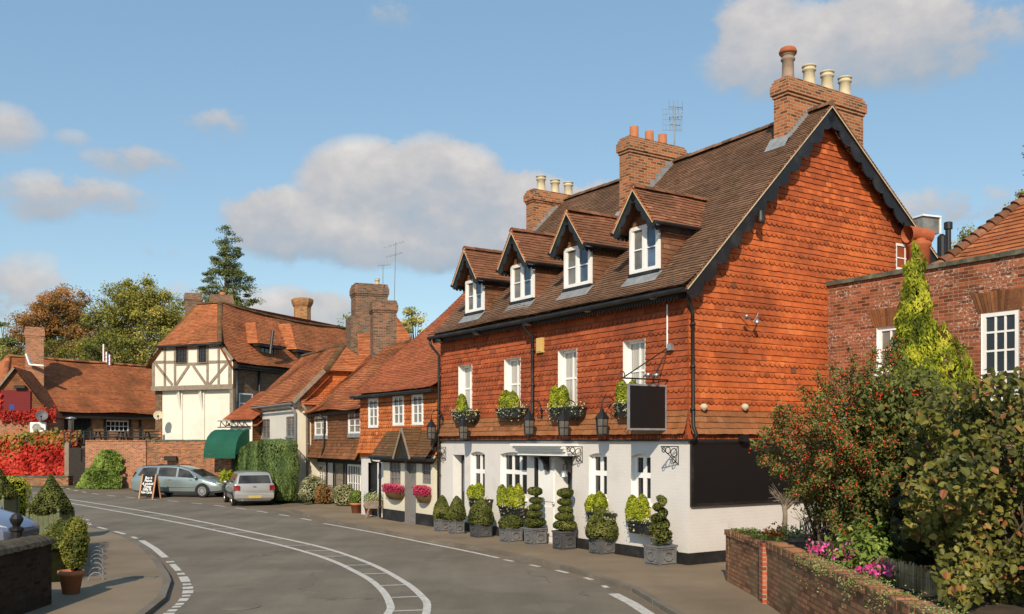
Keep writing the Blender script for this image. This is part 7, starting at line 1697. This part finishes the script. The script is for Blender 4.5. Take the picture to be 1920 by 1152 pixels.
# bare stump shrub, trellis, small pots
bc = V((5.22,18.2,.8)); bt_ = thing('bare_shrub', 'pollarded bare grey shrub with stiff twigs against the white wall', 'shrub', bc); m = MB(); m.tube([bc, bc+V((.02,0,.4)), bc+V((.0,0,.62))], [.055,.045,.05], 7)
m.tube([bc+V((0,0,.5)), bc+V((.25,.05,.72)), bc+V((.55,.0,.75)), bc+V((.72,0,.95))], [.035,.03,.025,.015], 6)
m.build('trunk', M['bark_pale'], bt_, True); m = MB()
for _ in range(60):
    a = RND.uniform(0,6.28); o = bc+V((0,0,RND.uniform(.5,.66))); m.tube([o, o+V((.10*math.cos(a),.08*math.sin(a),.14)), o+V((.30*math.cos(a),.2*math.sin(a),RND.uniform(.1,.4)))], [.010,.006,.003], 4)
for _ in range(70):
    o = bc+V((RND.uniform(.3,1.1),RND.uniform(-.1,.2),0)); m.tube([o, o+V((RND.uniform(-.1,.1),0,.3)), o+V((RND.uniform(-.3,.3),0,RND.uniform(.35,.9)))], [.010,.007,.003], 4)
m.build('twigs', M['bark_pale'], bt_)
tl = thing('white_trellis', 'broken white lattice trellis poking up through the firethorn', 'trellis', at_depth(1572,815,14.4)); m = MB()
for a, b_ in (((1558,757),(1568,785)),((1568,785),(1577,815)),((1565,755),(1556,785)),((1590,752),(1580,785)),((1556,770),(1586,806)),((1588,765),(1560,812)),((1572,772),(1590,790))): m.beam(at_depth(*a,14.3), at_depth(*b_,14.3), .022,.012,V((0,1,0)))
q = at_depth(1570,800,14.4); m.beam((q.x,q.y,.8),(q.x,q.y,q.z+.1),.025,.012,V((0,1,0))); m.build('laths', M['white'], tl)
def trough_thing(px0,px1,y0,y1,Y,mat,label,fl):
    a = at_depth(px0,y1,Y); b_ = at_depth(px1,y0,Y); t = thing('plant_trough', label, 'trough', V(((a.x+b_.x)/2,Y+.1,a.z)), 'troughs on the garden wall'); m = MB(); m.box(a.x,b_.x,Y,Y+.24,a.z,b_.z); m.box(a.x-.015,b_.x+.015,Y-.015,Y+.255,b_.z-.03,b_.z+.004); m.build('trough', M[mat], t)
    n=220; P=np.array([(RND.uniform(a.x-.05,b_.x+.03),Y+RND.uniform(-.05,.25),b_.z+abs(RND.gauss(0,.07))) for _ in range(n)]); leaf_obj('plants', P, NP.normal(size=P.shape)+np.array([0,-.6,.4]), .06, NP.random(n), M[fl], t)
trough_thing(1442,1466,1006,1024,16.4,'terracotta','small terracotta trough of red flowers behind the pier','creeper_mix'); trough_thing(1468,1508,1004,1018,17.2,'beam','pale timber trough behind the terracotta trough','grass')
P,N = shell((4.9,12.9,1.1),.55,.5,.42,900,2,.6); us = thing('pale_shrub', 'low pale-leaved shrub between the pink flowers and the firethorn', 'shrub', (4.9,12.9,.8)); leaf_obj('foliage', P+NP.normal(size=P.shape)*.05, N+NP.normal(size=N.shape)*.5+np.array([0,0,.4]), .11, .55+NP.normal(size=len(P))*.22, M['ivy'], us, .5)
P,N = shell((6.0,14.6,1.5),1.15,.9,1.1,3500,2,.7); leaf_obj('dark_inner_fill', P, N, .09, .12*NP.random(len(P)), M['pyra'], fy, .6)  # near-black inner leaves, painting the firethorn's inside as shaded

# ------------------------------------------------------------------ left foreground
def cone_planter(px, Y, w, ztop, zbox, label):
    c = V(((px-960)/FOC*Y, Y, 0)); t = thing('cone_topiary', label, 'potted topiary', c, 'green timber planters of cone topiary'); s_ = w/2; m = MB()
    for k in range(6):
        x0 = -s_+2*s_*k/6
        for y in (-s_, s_-.03): m.box(c.x+x0, c.x+x0+2*s_/6-.008, c.y+y, c.y+y+.03, .06, zbox)
        m.box(c.x-s_+.001, c.x-s_+.03, c.y-s_+2*s_*k/6+.031*(k==0), c.y-s_+2*s_*(k+1)/6-.031*(k==5), .06, zbox-.002); m.box(c.x+s_-.03, c.x+s_-.001, c.y-s_+2*s_*k/6+.031*(k==0), c.y-s_+2*s_*(k+1)/6-.031*(k==5), .06, zbox-.002)
    gm_ = m_paint('sage_green_planter', (.13,.145,.075), .7, .2, 5); pb2 = m.build('planter', gm_, t)
    for x in (-s_,s_):
        for y in (-s_,s_): m = MB(); m.box(c.x+x-.04,c.x+x+.04,c.y+y-.04,c.y+y+.04,0,zbox+.04); m.lathe([(.02,zbox+.04),(.045,zbox+.09),(.03,zbox+.13),(.0,zbox+.14)],(c.x+x,c.y+y,0),8); m.build('post', gm_, pb2)
    R_ = w*.69; z0 = zbox-.04; prof = [(.02,z0),(R_*.8,z0+.02),(R_,z0+.16),(R_*.82,z0+(ztop-z0)*.34),(R_*.52,z0+(ztop-z0)*.56),(R_*.3,z0+(ztop-z0)*.75),(R_*.14,z0+(ztop-z0)*.92),(.01,ztop)]
    topiary_from(t, c, prof, 5200, .055); return t
cone_planter(95, 25.2, .80, 1.76, .72, 'cone-clipped box in a sage green timber planter beside the road')
cone_planter(-6, 29.6, .85, 1.9, .82, 'cone-clipped box in a green timber planter at the left edge, behind the blue car')
c = at_depth(25,930,31); px_ = thing('golden_hedge', 'yellow-topped clipped hedge behind the left edge planter', 'hedge', (c.x-.4,31,0)); P,N = shell((c.x-.5,31.2,.75),.85,.6,.72,3000,4,.2); trimmed('foliage', P, N, .08, M['gold_conifer'], px_, 3, .5); m = MB(); m.box(c.x-1.1,c.x+.1,30.8,31.6,0,1.3); m.build('dark_inner_fill', M['core'], px_)
# shaded boundary wall with rough coping and finial
m_dk = m_brick('shaded_wall_brick', (.035,.022,.015), (.055,.034,.022), (.04,.032,.024), .4, dirt=.9, dirtc=(.015,.014,.008), spotc=(.08,.075,.055))  # brick coloured near black, so the wall's shade is painted in
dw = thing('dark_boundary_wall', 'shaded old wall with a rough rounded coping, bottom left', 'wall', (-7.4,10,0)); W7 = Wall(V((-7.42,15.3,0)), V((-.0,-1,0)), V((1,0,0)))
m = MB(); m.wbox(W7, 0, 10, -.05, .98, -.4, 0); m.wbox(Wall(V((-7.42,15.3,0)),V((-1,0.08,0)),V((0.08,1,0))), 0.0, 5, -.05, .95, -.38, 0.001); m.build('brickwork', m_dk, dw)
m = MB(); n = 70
for i in range(n):
    a = 10*i/n; rows = []
    for x in (a, a+10/n-.012): rows.append([W7.p(x, .98+.14*math.sin(k*math.pi/6)+RND.uniform(-.012,.012), .05-.25+.27*math.cos(k*math.pi/6)) for k in range(7)])
    m.grid(rows, False, 0, RND.random()); m.face(rows[0]); m.face(rows[1])
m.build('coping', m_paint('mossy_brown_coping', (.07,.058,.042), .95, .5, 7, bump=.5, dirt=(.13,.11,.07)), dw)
q = at_depth(31, 995, 17.6); m = MB(); m.lathe([(.10,q.z-.9),(.10,q.z-.02),(.13,q.z),(.13,q.z+.05),(.06,q.z+.08),(.11,q.z+.17),(.12,q.z+.22),(.07,q.z+.30),(.0,q.z+.33)], (q.x,q.y,0), 12); m.thing('gatepost', M['iron'], 'dark gatepost with an urn-shaped finial in front of the blue car', 'gatepost', smooth=False)
# potted shrub and edging
f = ground_at(122,1117); c = V((f.x,f.y+.22,0)); t = thing('potted_shrub', 'green and gold shrub in a terracotta pot at the end of the dark wall', 'potted shrub', c); clay_pot(c,.20,.40).build('pot', M['terracotta'], t, True)
blob_shrub('', '', '', (c.x+.02,c.y+.12,.83), .215, .215, .46, 3000, .06, 'hedge_dark', parent=t, mix=.7)
def row_hedge(name,label,a,b_,h,w,n,mat):
    a = V((*a,0)); b_ = V((*b_,0)); t = thing(name, label, 'hedge', (a+b_)/2); d = (b_-a); L = d.length; u = d/L; nn = V((-u.y,u.x,0)); q = NP.random((n,3)); side = NP.random(n)
    x = q[:,0]*L; y = np.where(side<.45,(q[:,1]-.5)*w,np.where(side<.75,-w/2,w/2)); z = np.where(side<.45,h,q[:,2]*h); P = np.array(a)+x[:,None]*np.array(u)+y[:,None]*np.array(nn); P[:,2]=z; P += NP.normal(size=P.shape)*.05
    N = np.where((side<.45)[:,None],np.array([0,0,1.]),np.sign(y)[:,None]*np.array(nn)); P += N*(lump(P,2.2,5)*.12)[:,None]; trimmed('foliage',P,N,.075,M[mat],t,3,.6); m = MB(); w_ = Wall(a,u,nn); m.wbox(w_,.05,L-.05,0,h*.88,-w*.4,w*.4); m.build('dark_inner_fill',M['core'],t)
row_hedge('low_hedge','low dark clipped hedge running along the left pavement edge',(-8.55,17.6),(-11.0,23.6),.62,.55,5200,'hedge_dark')
he = thing('hoop_edging', 'row of small pale metal edging hoops along the left pavement', 'edging', (-9.2,20,0))
for k in range(7):
    q = V((-7.85,17.9,0)).lerp(V((-9.75,22.3,0)), k/6); m = MB(); m.tube([q+V((.12*math.cos(a),.05*math.cos(a),.15*math.sin(a))) for a in [math.pi*j/8 for j in range(9)]], .012, 5); m.build('hoop', M['steel'], he)
g_ = ground_at(250,1082,.004); m = MB(); m.box(g_.x-.5,g_.x+.45,g_.y-.12,g_.y+.12,-.01,.008); m.thing('utility_cover', M['kerbstone'], 'pale rectangular utility cover set in the left pavement', 'utility cover')

# ------------------------------------------------------------------ cars
def paint(name, c, metal=.5):
    n = NT(name); v = n.obj(); n.color(n.mix(c, tuple(x*.55+.03 for x in c), n.ramp(n.noise(v,1.4,4), [(.4,(0,0,0)),(.75,(.35,)*3)]))); n.b.inputs['Coat Weight'].default_value = .6; n.b.inputs['Coat Roughness'].default_value = .06
    return n.set(.32, .5, metal)
M['tyre'] = m_paint('tyre_rubber', (.018,.018,.018), .85, .3, 8); M['rim'] = m_paint('alloy_rim', (.48,.48,.48), .3, .1, 8, .5, metal=.7)
M['tail'] = m_paint('red_tail_lamp', (.22,.012,.015), .15, .1, 6, .6); M['lamp'] = m_paint('clear_headlamp', (.5,.52,.53), .1, .1, 6, .7); M['trim'] = m_paint('black_trim', (.02,.02,.021), .5, .2, 6); M['plate'] = m_paint('yellow_number_plate', (.50,.38,.10), .5, .08, 5)
M['car_glass'] = m_glass('car_glass', (.018,.019,.02), .05, (.07,.065,.055))
def car(t, st, mat, wheels, sides, wr, spokes, rear, wheel_y):
    """st: stations (x, zb, zs, wb, zbelt, wbelt, zr, wr_) back to front, in the car's own space"""
    m = MB(); rows = []
    ring = lambda s: [(s[3]*.80,s[1]),(s[3]*.97,s[1]+.10),(s[3],s[2]),(s[3]*.99+s[5]*.01,(s[2]+s[4])/2+.04),(s[5],s[4]),((s[5]*.45+s[7]*.55),s[4]+(s[6]-s[4])*.52),(s[7],s[6]-.02),(s[7]*.8,s[6]+.018),(s[7]*.4,s[6]+.03)]
    for s in st:
        r = ring(s); rows.append([V((s[0],-y,z)) for y, z in r] + [V((s[0],y,z)) for y, z in r[::-1]])
    m.grid(rows, True, cap=True); body = m.build('body', mat, t, 32.0)
    def side_at(x, f, sg_, o=.006):
        for a, b_ in zip(st[:-1], st[1:]):
            if a[0] <= x <= b_[0]:
                k = (x-a[0])/(b_[0]-a[0]); s = [p+(q-p)*k for p, q in zip(a,b_)]
                r = ring(s); p0, p1, p2 = r[4], r[5], r[6]; 
                q = (p0[0]+(p1[0]-p0[0])*f*2, p0[1]+(p1[1]-p0[1])*f*2) if f < .5 else (p1[0]+(p2[0]-p1[0])*(f-.5)*2, p1[1]+(p2[1]-p1[1])*(f-.5)*2)
                return V((x, sg_*(q[0]+o), q[1]))
    for sg_ in (-1,1):
        for (x00,x01,x10,x11) in sides:          # bottom x0..x1, top x0..x1
            w_ = MB(); rr = []
            for f, a, b_ in ((.10,x00,x01),(.5,(x00+x10)/2,(x01+x11)/2),(.9,x10,x11)): rr.append([side_at(a+(b_-a)*k/6, f, sg_) for k in range(7)])
            w_.grid(rr); w_.build('side_window', M['car_glass'], t, True)
        s0 = side_at(sides[-1][1]-.05,.12,sg_,.0); w_ = MB(); P,_ = [], 0
        w_.lathe([(.01,-.07),(.07,-.06),(.09,0),(.07,.06),(.01,.07)], s0+V((.05,sg_*.11,.03)), 8); w_.build('mirror', mat, t, True)
        w_ = MB(); xs = [s[0] for s in st]; 
        w_.beam((wheels[0]+wr+.08, sg_*(wheel_y+.012), .52), (wheels[1]-wr-.08, sg_*(wheel_y+.012), .52), .025, .05); w_.build('side_trim', M['trim'] if len(sides) < 3 else mat, t)
        for xh in [q[1]-.30 for q in sides[-2:]]: w_ = MB(); w_.beam((xh-.09, sg_*(wheel_y+.0), .86), (xh+.09, sg_*(wheel_y+.0), .86), .04,.03); w_.build('handle', mat, t)
        for x in wheels:
            w_ = MB(); n = 24; cz = wr; yo = sg_*(wheel_y+.006)
            w_.face([V((x+(wr+.055)*math.cos(math.pi*k/12-.15), yo, cz+(wr+.055)*math.sin(math.pi*k/12-.15))) for k in range(15)]); w_.build('arch_shade', M['trim'], t)  # flat dark disc painting the shaded gap round the wheel
            w_ = MB(); prof = ((wr*.62,-.02),(wr*.66,.0),(wr*.9,.005),(wr,-.03),(wr,-.17),(wr*.8,-.19))
            w_.grid([[V((x+r*math.cos(2*math.pi*k/n), sg_*(wheel_y+.022+o), cz+r*math.sin(2*math.pi*k/n))) for k in range(n)] for r, o in prof], True, cap=True); wh = w_.build('wheel', M['tyre'], t, True)
            w_ = MB(); yy = sg_*(wheel_y+.012)
            for k in range(spokes):
                a = 2*math.pi*k/spokes; w_.beam(V((x+.03*math.cos(a),yy,cz+.03*math.sin(a))), V((x+wr*.62*math.cos(a),yy,cz+wr*.62*math.sin(a))), wr*2.1/spokes*.62, .015, V((0,1,0)))
            w_.grid([[V((x+r*math.cos(2*math.pi*k/n), yy+sg_*o, cz+r*math.sin(2*math.pi*k/n))) for k in range(n)] for r, o in ((wr*.66,-.01),(wr*.66,.008),(wr*.57,.008),(wr*.55,-.01))], True)
            w_.grid([[V((x+r*math.cos(2*math.pi*k/12), yy+sg_*.01, cz+r*math.sin(2*math.pi*k/12))) for k in range(12)] for r in (wr*.16,.005)], True); w_.build('rim', M['rim'], wh)
    return body
blue_paint = paint('pale_blue_metallic', (.27,.33,.335)); silver = paint('silver_metallic', (.46,.45,.425)); bluesil = paint('blue_silver_metallic', (.26,.30,.40))
EST = [(-2.42,.34,.55,.66,.84,.66,.88,.60),(-2.37,.27,.56,.79,.93,.77,1.02,.66),(-2.22,.24,.58,.85,.97,.83,1.33,.62),(-2.02,.22,.58,.87,.99,.86,1.45,.62),(-1.5,.21,.58,.885,.98,.87,1.50,.63),(-.5,.20,.58,.885,.95,.87,1.51,.64),(.15,.20,.58,.885,.93,.87,1.47,.63),(.60,.20,.58,.885,.92,.87,1.34,.63),(1.05,.20,.57,.885,.91,.86,1.12,.67),(1.36,.20,.56,.88,.885,.84,.965,.73),(1.75,.21,.54,.86,.81,.81,.875,.70),(2.1,.23,.50,.80,.70,.76,.775,.63),(2.33,.27,.46,.68,.60,.64,.66,.52),(2.40,.33,.44,.55,.52,.52,.56,.42)]
ec = at_depth(346, 900, 46.6); ecar = thing('estate_car', 'pale blue-grey estate car parked side-on by the brick terrace wall', 'car', (0,0,0))
car(ecar, EST, blue_paint, (-1.32,1.43), ((-2.0,-1.02,-1.82,-1.05),(-.93,.02,-.93,-.02),(.12,1.12,.10,.62)), .325, 12, None, .885)
m = MB(); m.box(-2.445,-2.36,-.62,.62,.36,.50); m.build('rear_bumper', blue_paint, ecar)
for sg_ in (-1,1):
    m = MB(); m.face([(-2.385,sg_*.70,.95),(-2.27,sg_*.853,.98),(-2.13,sg_*.79,1.24),(-2.27,sg_*.66,1.22)]); m.build('tail_light', M['tail'], ecar)
    m = MB(); m.face([(2.12,sg_*.80,.66),(2.36,sg_*.60,.56),(2.33,sg_*.55,.645),(2.08,sg_*.745,.765)]); m.build('headlight', M['lamp'], ecar)
m = MB(); m.face([(-2.38,-.52,1.06),(-2.38,.52,1.06),(-2.19,.50,1.38),(-2.19,-.50,1.38)]); m.build('rear_window', M['car_glass'], ecar)
m = MB(); m.face([(1.34,-.64,1.005),(1.34,.64,1.005),(.66,.56,1.345),(.66,-.56,1.345)]); m.build('windscreen', M['car_glass'], ecar)
for sg_ in (-1,1): m = MB(); m.tube([(-1.9,sg_*.58,1.5),(-1.7,sg_*.58,1.545),(-.1,sg_*.58,1.545),(.1,sg_*.58,1.50)], .015, 5); m.build('roof_rail', M['trim'], ecar)
ecar.location = (ec.x, 46.6, RZ); ecar.rotation_euler = (0,0,math.radians(-11))
HAT = [(-1.86,.30,.46,.70,.66,.70,.70,.60),(-1.83,.24,.48,.79,.80,.77,.86,.70),(-1.79,.22,.52,.815,.90,.80,.97,.73),(-1.66,.21,.54,.82,.92,.80,1.30,.655),(-1.56,.20,.55,.825,.92,.80,1.385,.63),(-1.0,.20,.55,.825,.91,.795,1.415,.625),(-.2,.20,.55,.825,.90,.795,1.42,.625),(.22,.20,.55,.825,.89,.795,1.34,.61),(.62,.20,.54,.825,.88,.79,1.10,.62),(.88,.20,.53,.82,.86,.78,.945,.68),(1.3,.21,.51,.80,.78,.75,.85,.64),(1.6,.24,.48,.74,.68,.70,.74,.56),(1.76,.28,.45,.62,.56,.58,.61,.46)]
hcar = thing('hatchback_car', 'silver hatchback parked at the kerb seen from behind, red tail lamps', 'car', (0,0,0))
car(hcar, HAT, silver, (-1.15,1.26), ((-1.45,-.55,-1.38,-.57),(-.46,.72,-.46,.22)), .285, 7, None, .825)
m = MB(); m.grid([[V((-1.80+x_,y*w_,z)) for y in (-1,-.5,0,.5,1)] for x_, w_, z in ((-.018,.665,.955),(.03,.64,1.08),(.082,.61,1.21),(.115,.58,1.285))]); m.build('rear_window', M['car_glass'], hcar)
m = MB(); m.grid([[V((x_-.01,y*w_,z)) for y in (-1,-.6,0,.6,1)] for x_, w_, z in ((-1.88,.74,.30),(-1.915,.77,.36),(-1.915,.77,.50),(-1.88,.75,.545),(-1.82,.75,.55))]); m.build('rear_bumper', silver, hcar)
m = MB(); m.box(-1.932,-1.925,-.26,.26,.345,.345+.11); m.build('number_plate', M['plate'], hcar); m = MB(); m.box(-1.875,-1.86,-.06,.06,.80,.825); m.build('boot_handle', M['trim'], hcar)
for sg_ in (-1,1): m = MB(); q = [V((-1.862,sg_*.58,.66)),V((-1.862,sg_*.58,.87)),V((-1.79,sg_*.80,.87)),V((-1.81,sg_*.81,.66))]; m.face([p+V((-.03,sg_*.02,0)) for p in q]); m.face([V((-1.84,sg_*.83,.63)),V((-1.82,sg_*.82,.87)),V((-1.68,sg_*.828,.85)),V((-1.70,sg_*.838,.65))]); m.build('tail_light', M['tail'], hcar)
m = MB(); m.box(-1.75,-1.2,-.6,.6,.17,.24); m.build('underside', M['trim'], hcar); m = MB(); m.tube([(-1.9,.5,.25),(-1.6,.5,.25)], .025, 8); m.build('exhaust', M['steel'], hcar); m = MB(); m.tube([(-1.0,0,1.43),(-1.18,0,1.62)], .006, 4); m.build('radio_aerial', M['iron'], hcar)
hcx = at_depth(479, 900, 39.6); hd_ = V((-.40,.915,0)); hcar.location = V((hcx.x,39.5,RZ)) + hd_*1.86; hcar.rotation_euler = (0,0,math.atan2(.915,-.40))
lcar = thing('blue_car', 'blue-silver car, only its sloping bonnet showing above the dark wall at left', 'car', (0,0,0))
car(lcar, [(s[0],)+tuple(s[1:]) for s in EST], bluesil, (-1.32,1.43), ((-2.0,-1.02,-1.82,-1.05),(-.93,.02,-.93,-.02),(.12,1.12,.10,.62)), .325, 12, None, .885)
m = MB(); m.face([(1.34,-.64,1.005),(1.34,.64,1.005),(.66,.56,1.345),(.66,-.56,1.345)]); m.build('windscreen', M['car_glass'], lcar)
for sg_ in (-1,1): m = MB(); m.face([(2.12,sg_*.80,.66),(2.36,sg_*.60,.56),(2.33,sg_*.55,.645),(2.08,sg_*.745,.765)]); m.build('headlight', M['lamp'], lcar)
lcar.location = (-13.65,22.2,.04); lcar.rotation_euler = (0,0,math.radians(-6))
# chalkboard
ab = at_depth(281, 930, 44.9); ab.z = RZ; A_ = thing('chalkboard_sign', 'wooden A-board chalked with white writing, standing before the estate car', 'sign', ab)
ux = V((.96,-.28,0)).normalized(); uy = V((.28,.96,0)).normalized()
def ap(x, z, o): return ab + ux*x + uy*o + UP*z
for sgn, nm_ in ((-1,'front_panel'),(1,'back_panel')):
    f = lambda z: sgn*(.30-.27*z/1.12); m = MB(); m.hexa([ap(-.34,.12,f(.12)-.01),ap(.34,.12,f(.12)-.01),ap(.34,.12,f(.12)+.01),ap(-.34,.12,f(.12)+.01),ap(-.34,1.1,f(1.1)-.01),ap(.34,1.1,f(1.1)-.01),ap(.34,1.1,f(1.1)+.01),ap(-.34,1.1,f(1.1)+.01)]); m.build(nm_, M['black_board'], A_)
    for x in (-.37,.37): m = MB(); m.beam(ap(x,0,f(0)), ap(x,1.14,f(1.14)), .07,.04,uy); m.build('leg', m_paint('orange_pine', (.50,.25,.12), .7, .15, 5), A_)
fr = A_
for k, s in enumerate(('Buy it', 'Pieces', '& unusual', 'Things', 'Gifts &', 'New Cards')):
    cu = bpy.data.curves.new('chalk', 'FONT'); cu.body = s; cu.size = .165; cu.align_x = 'CENTER'; cu.extrude = .001; cu.offset = .004
    tmp = bpy.data.objects.new('chalk', cu); me = tmp.to_mesh(); vs = [v.co.copy() for v in me.vertices]; fs = [tuple(p.vertices) for p in me.polygons]; tmp.to_mesh_clear(); bpy.data.objects.remove(tmp)
    wmax = max(abs(v.x) for v in vs); ks = min(1.0,.30/wmax); m = MB(); z0 = .93-.135*k; f = lambda z: -(.30-.27*z/1.12)-.016
    for p in fs: m.face([ap(vs[i].x*ks, z0+vs[i].y, f(z0+vs[i].y)-vs[i].z) for i in p])
    m.build('chalk_writing', M['white'], A_)
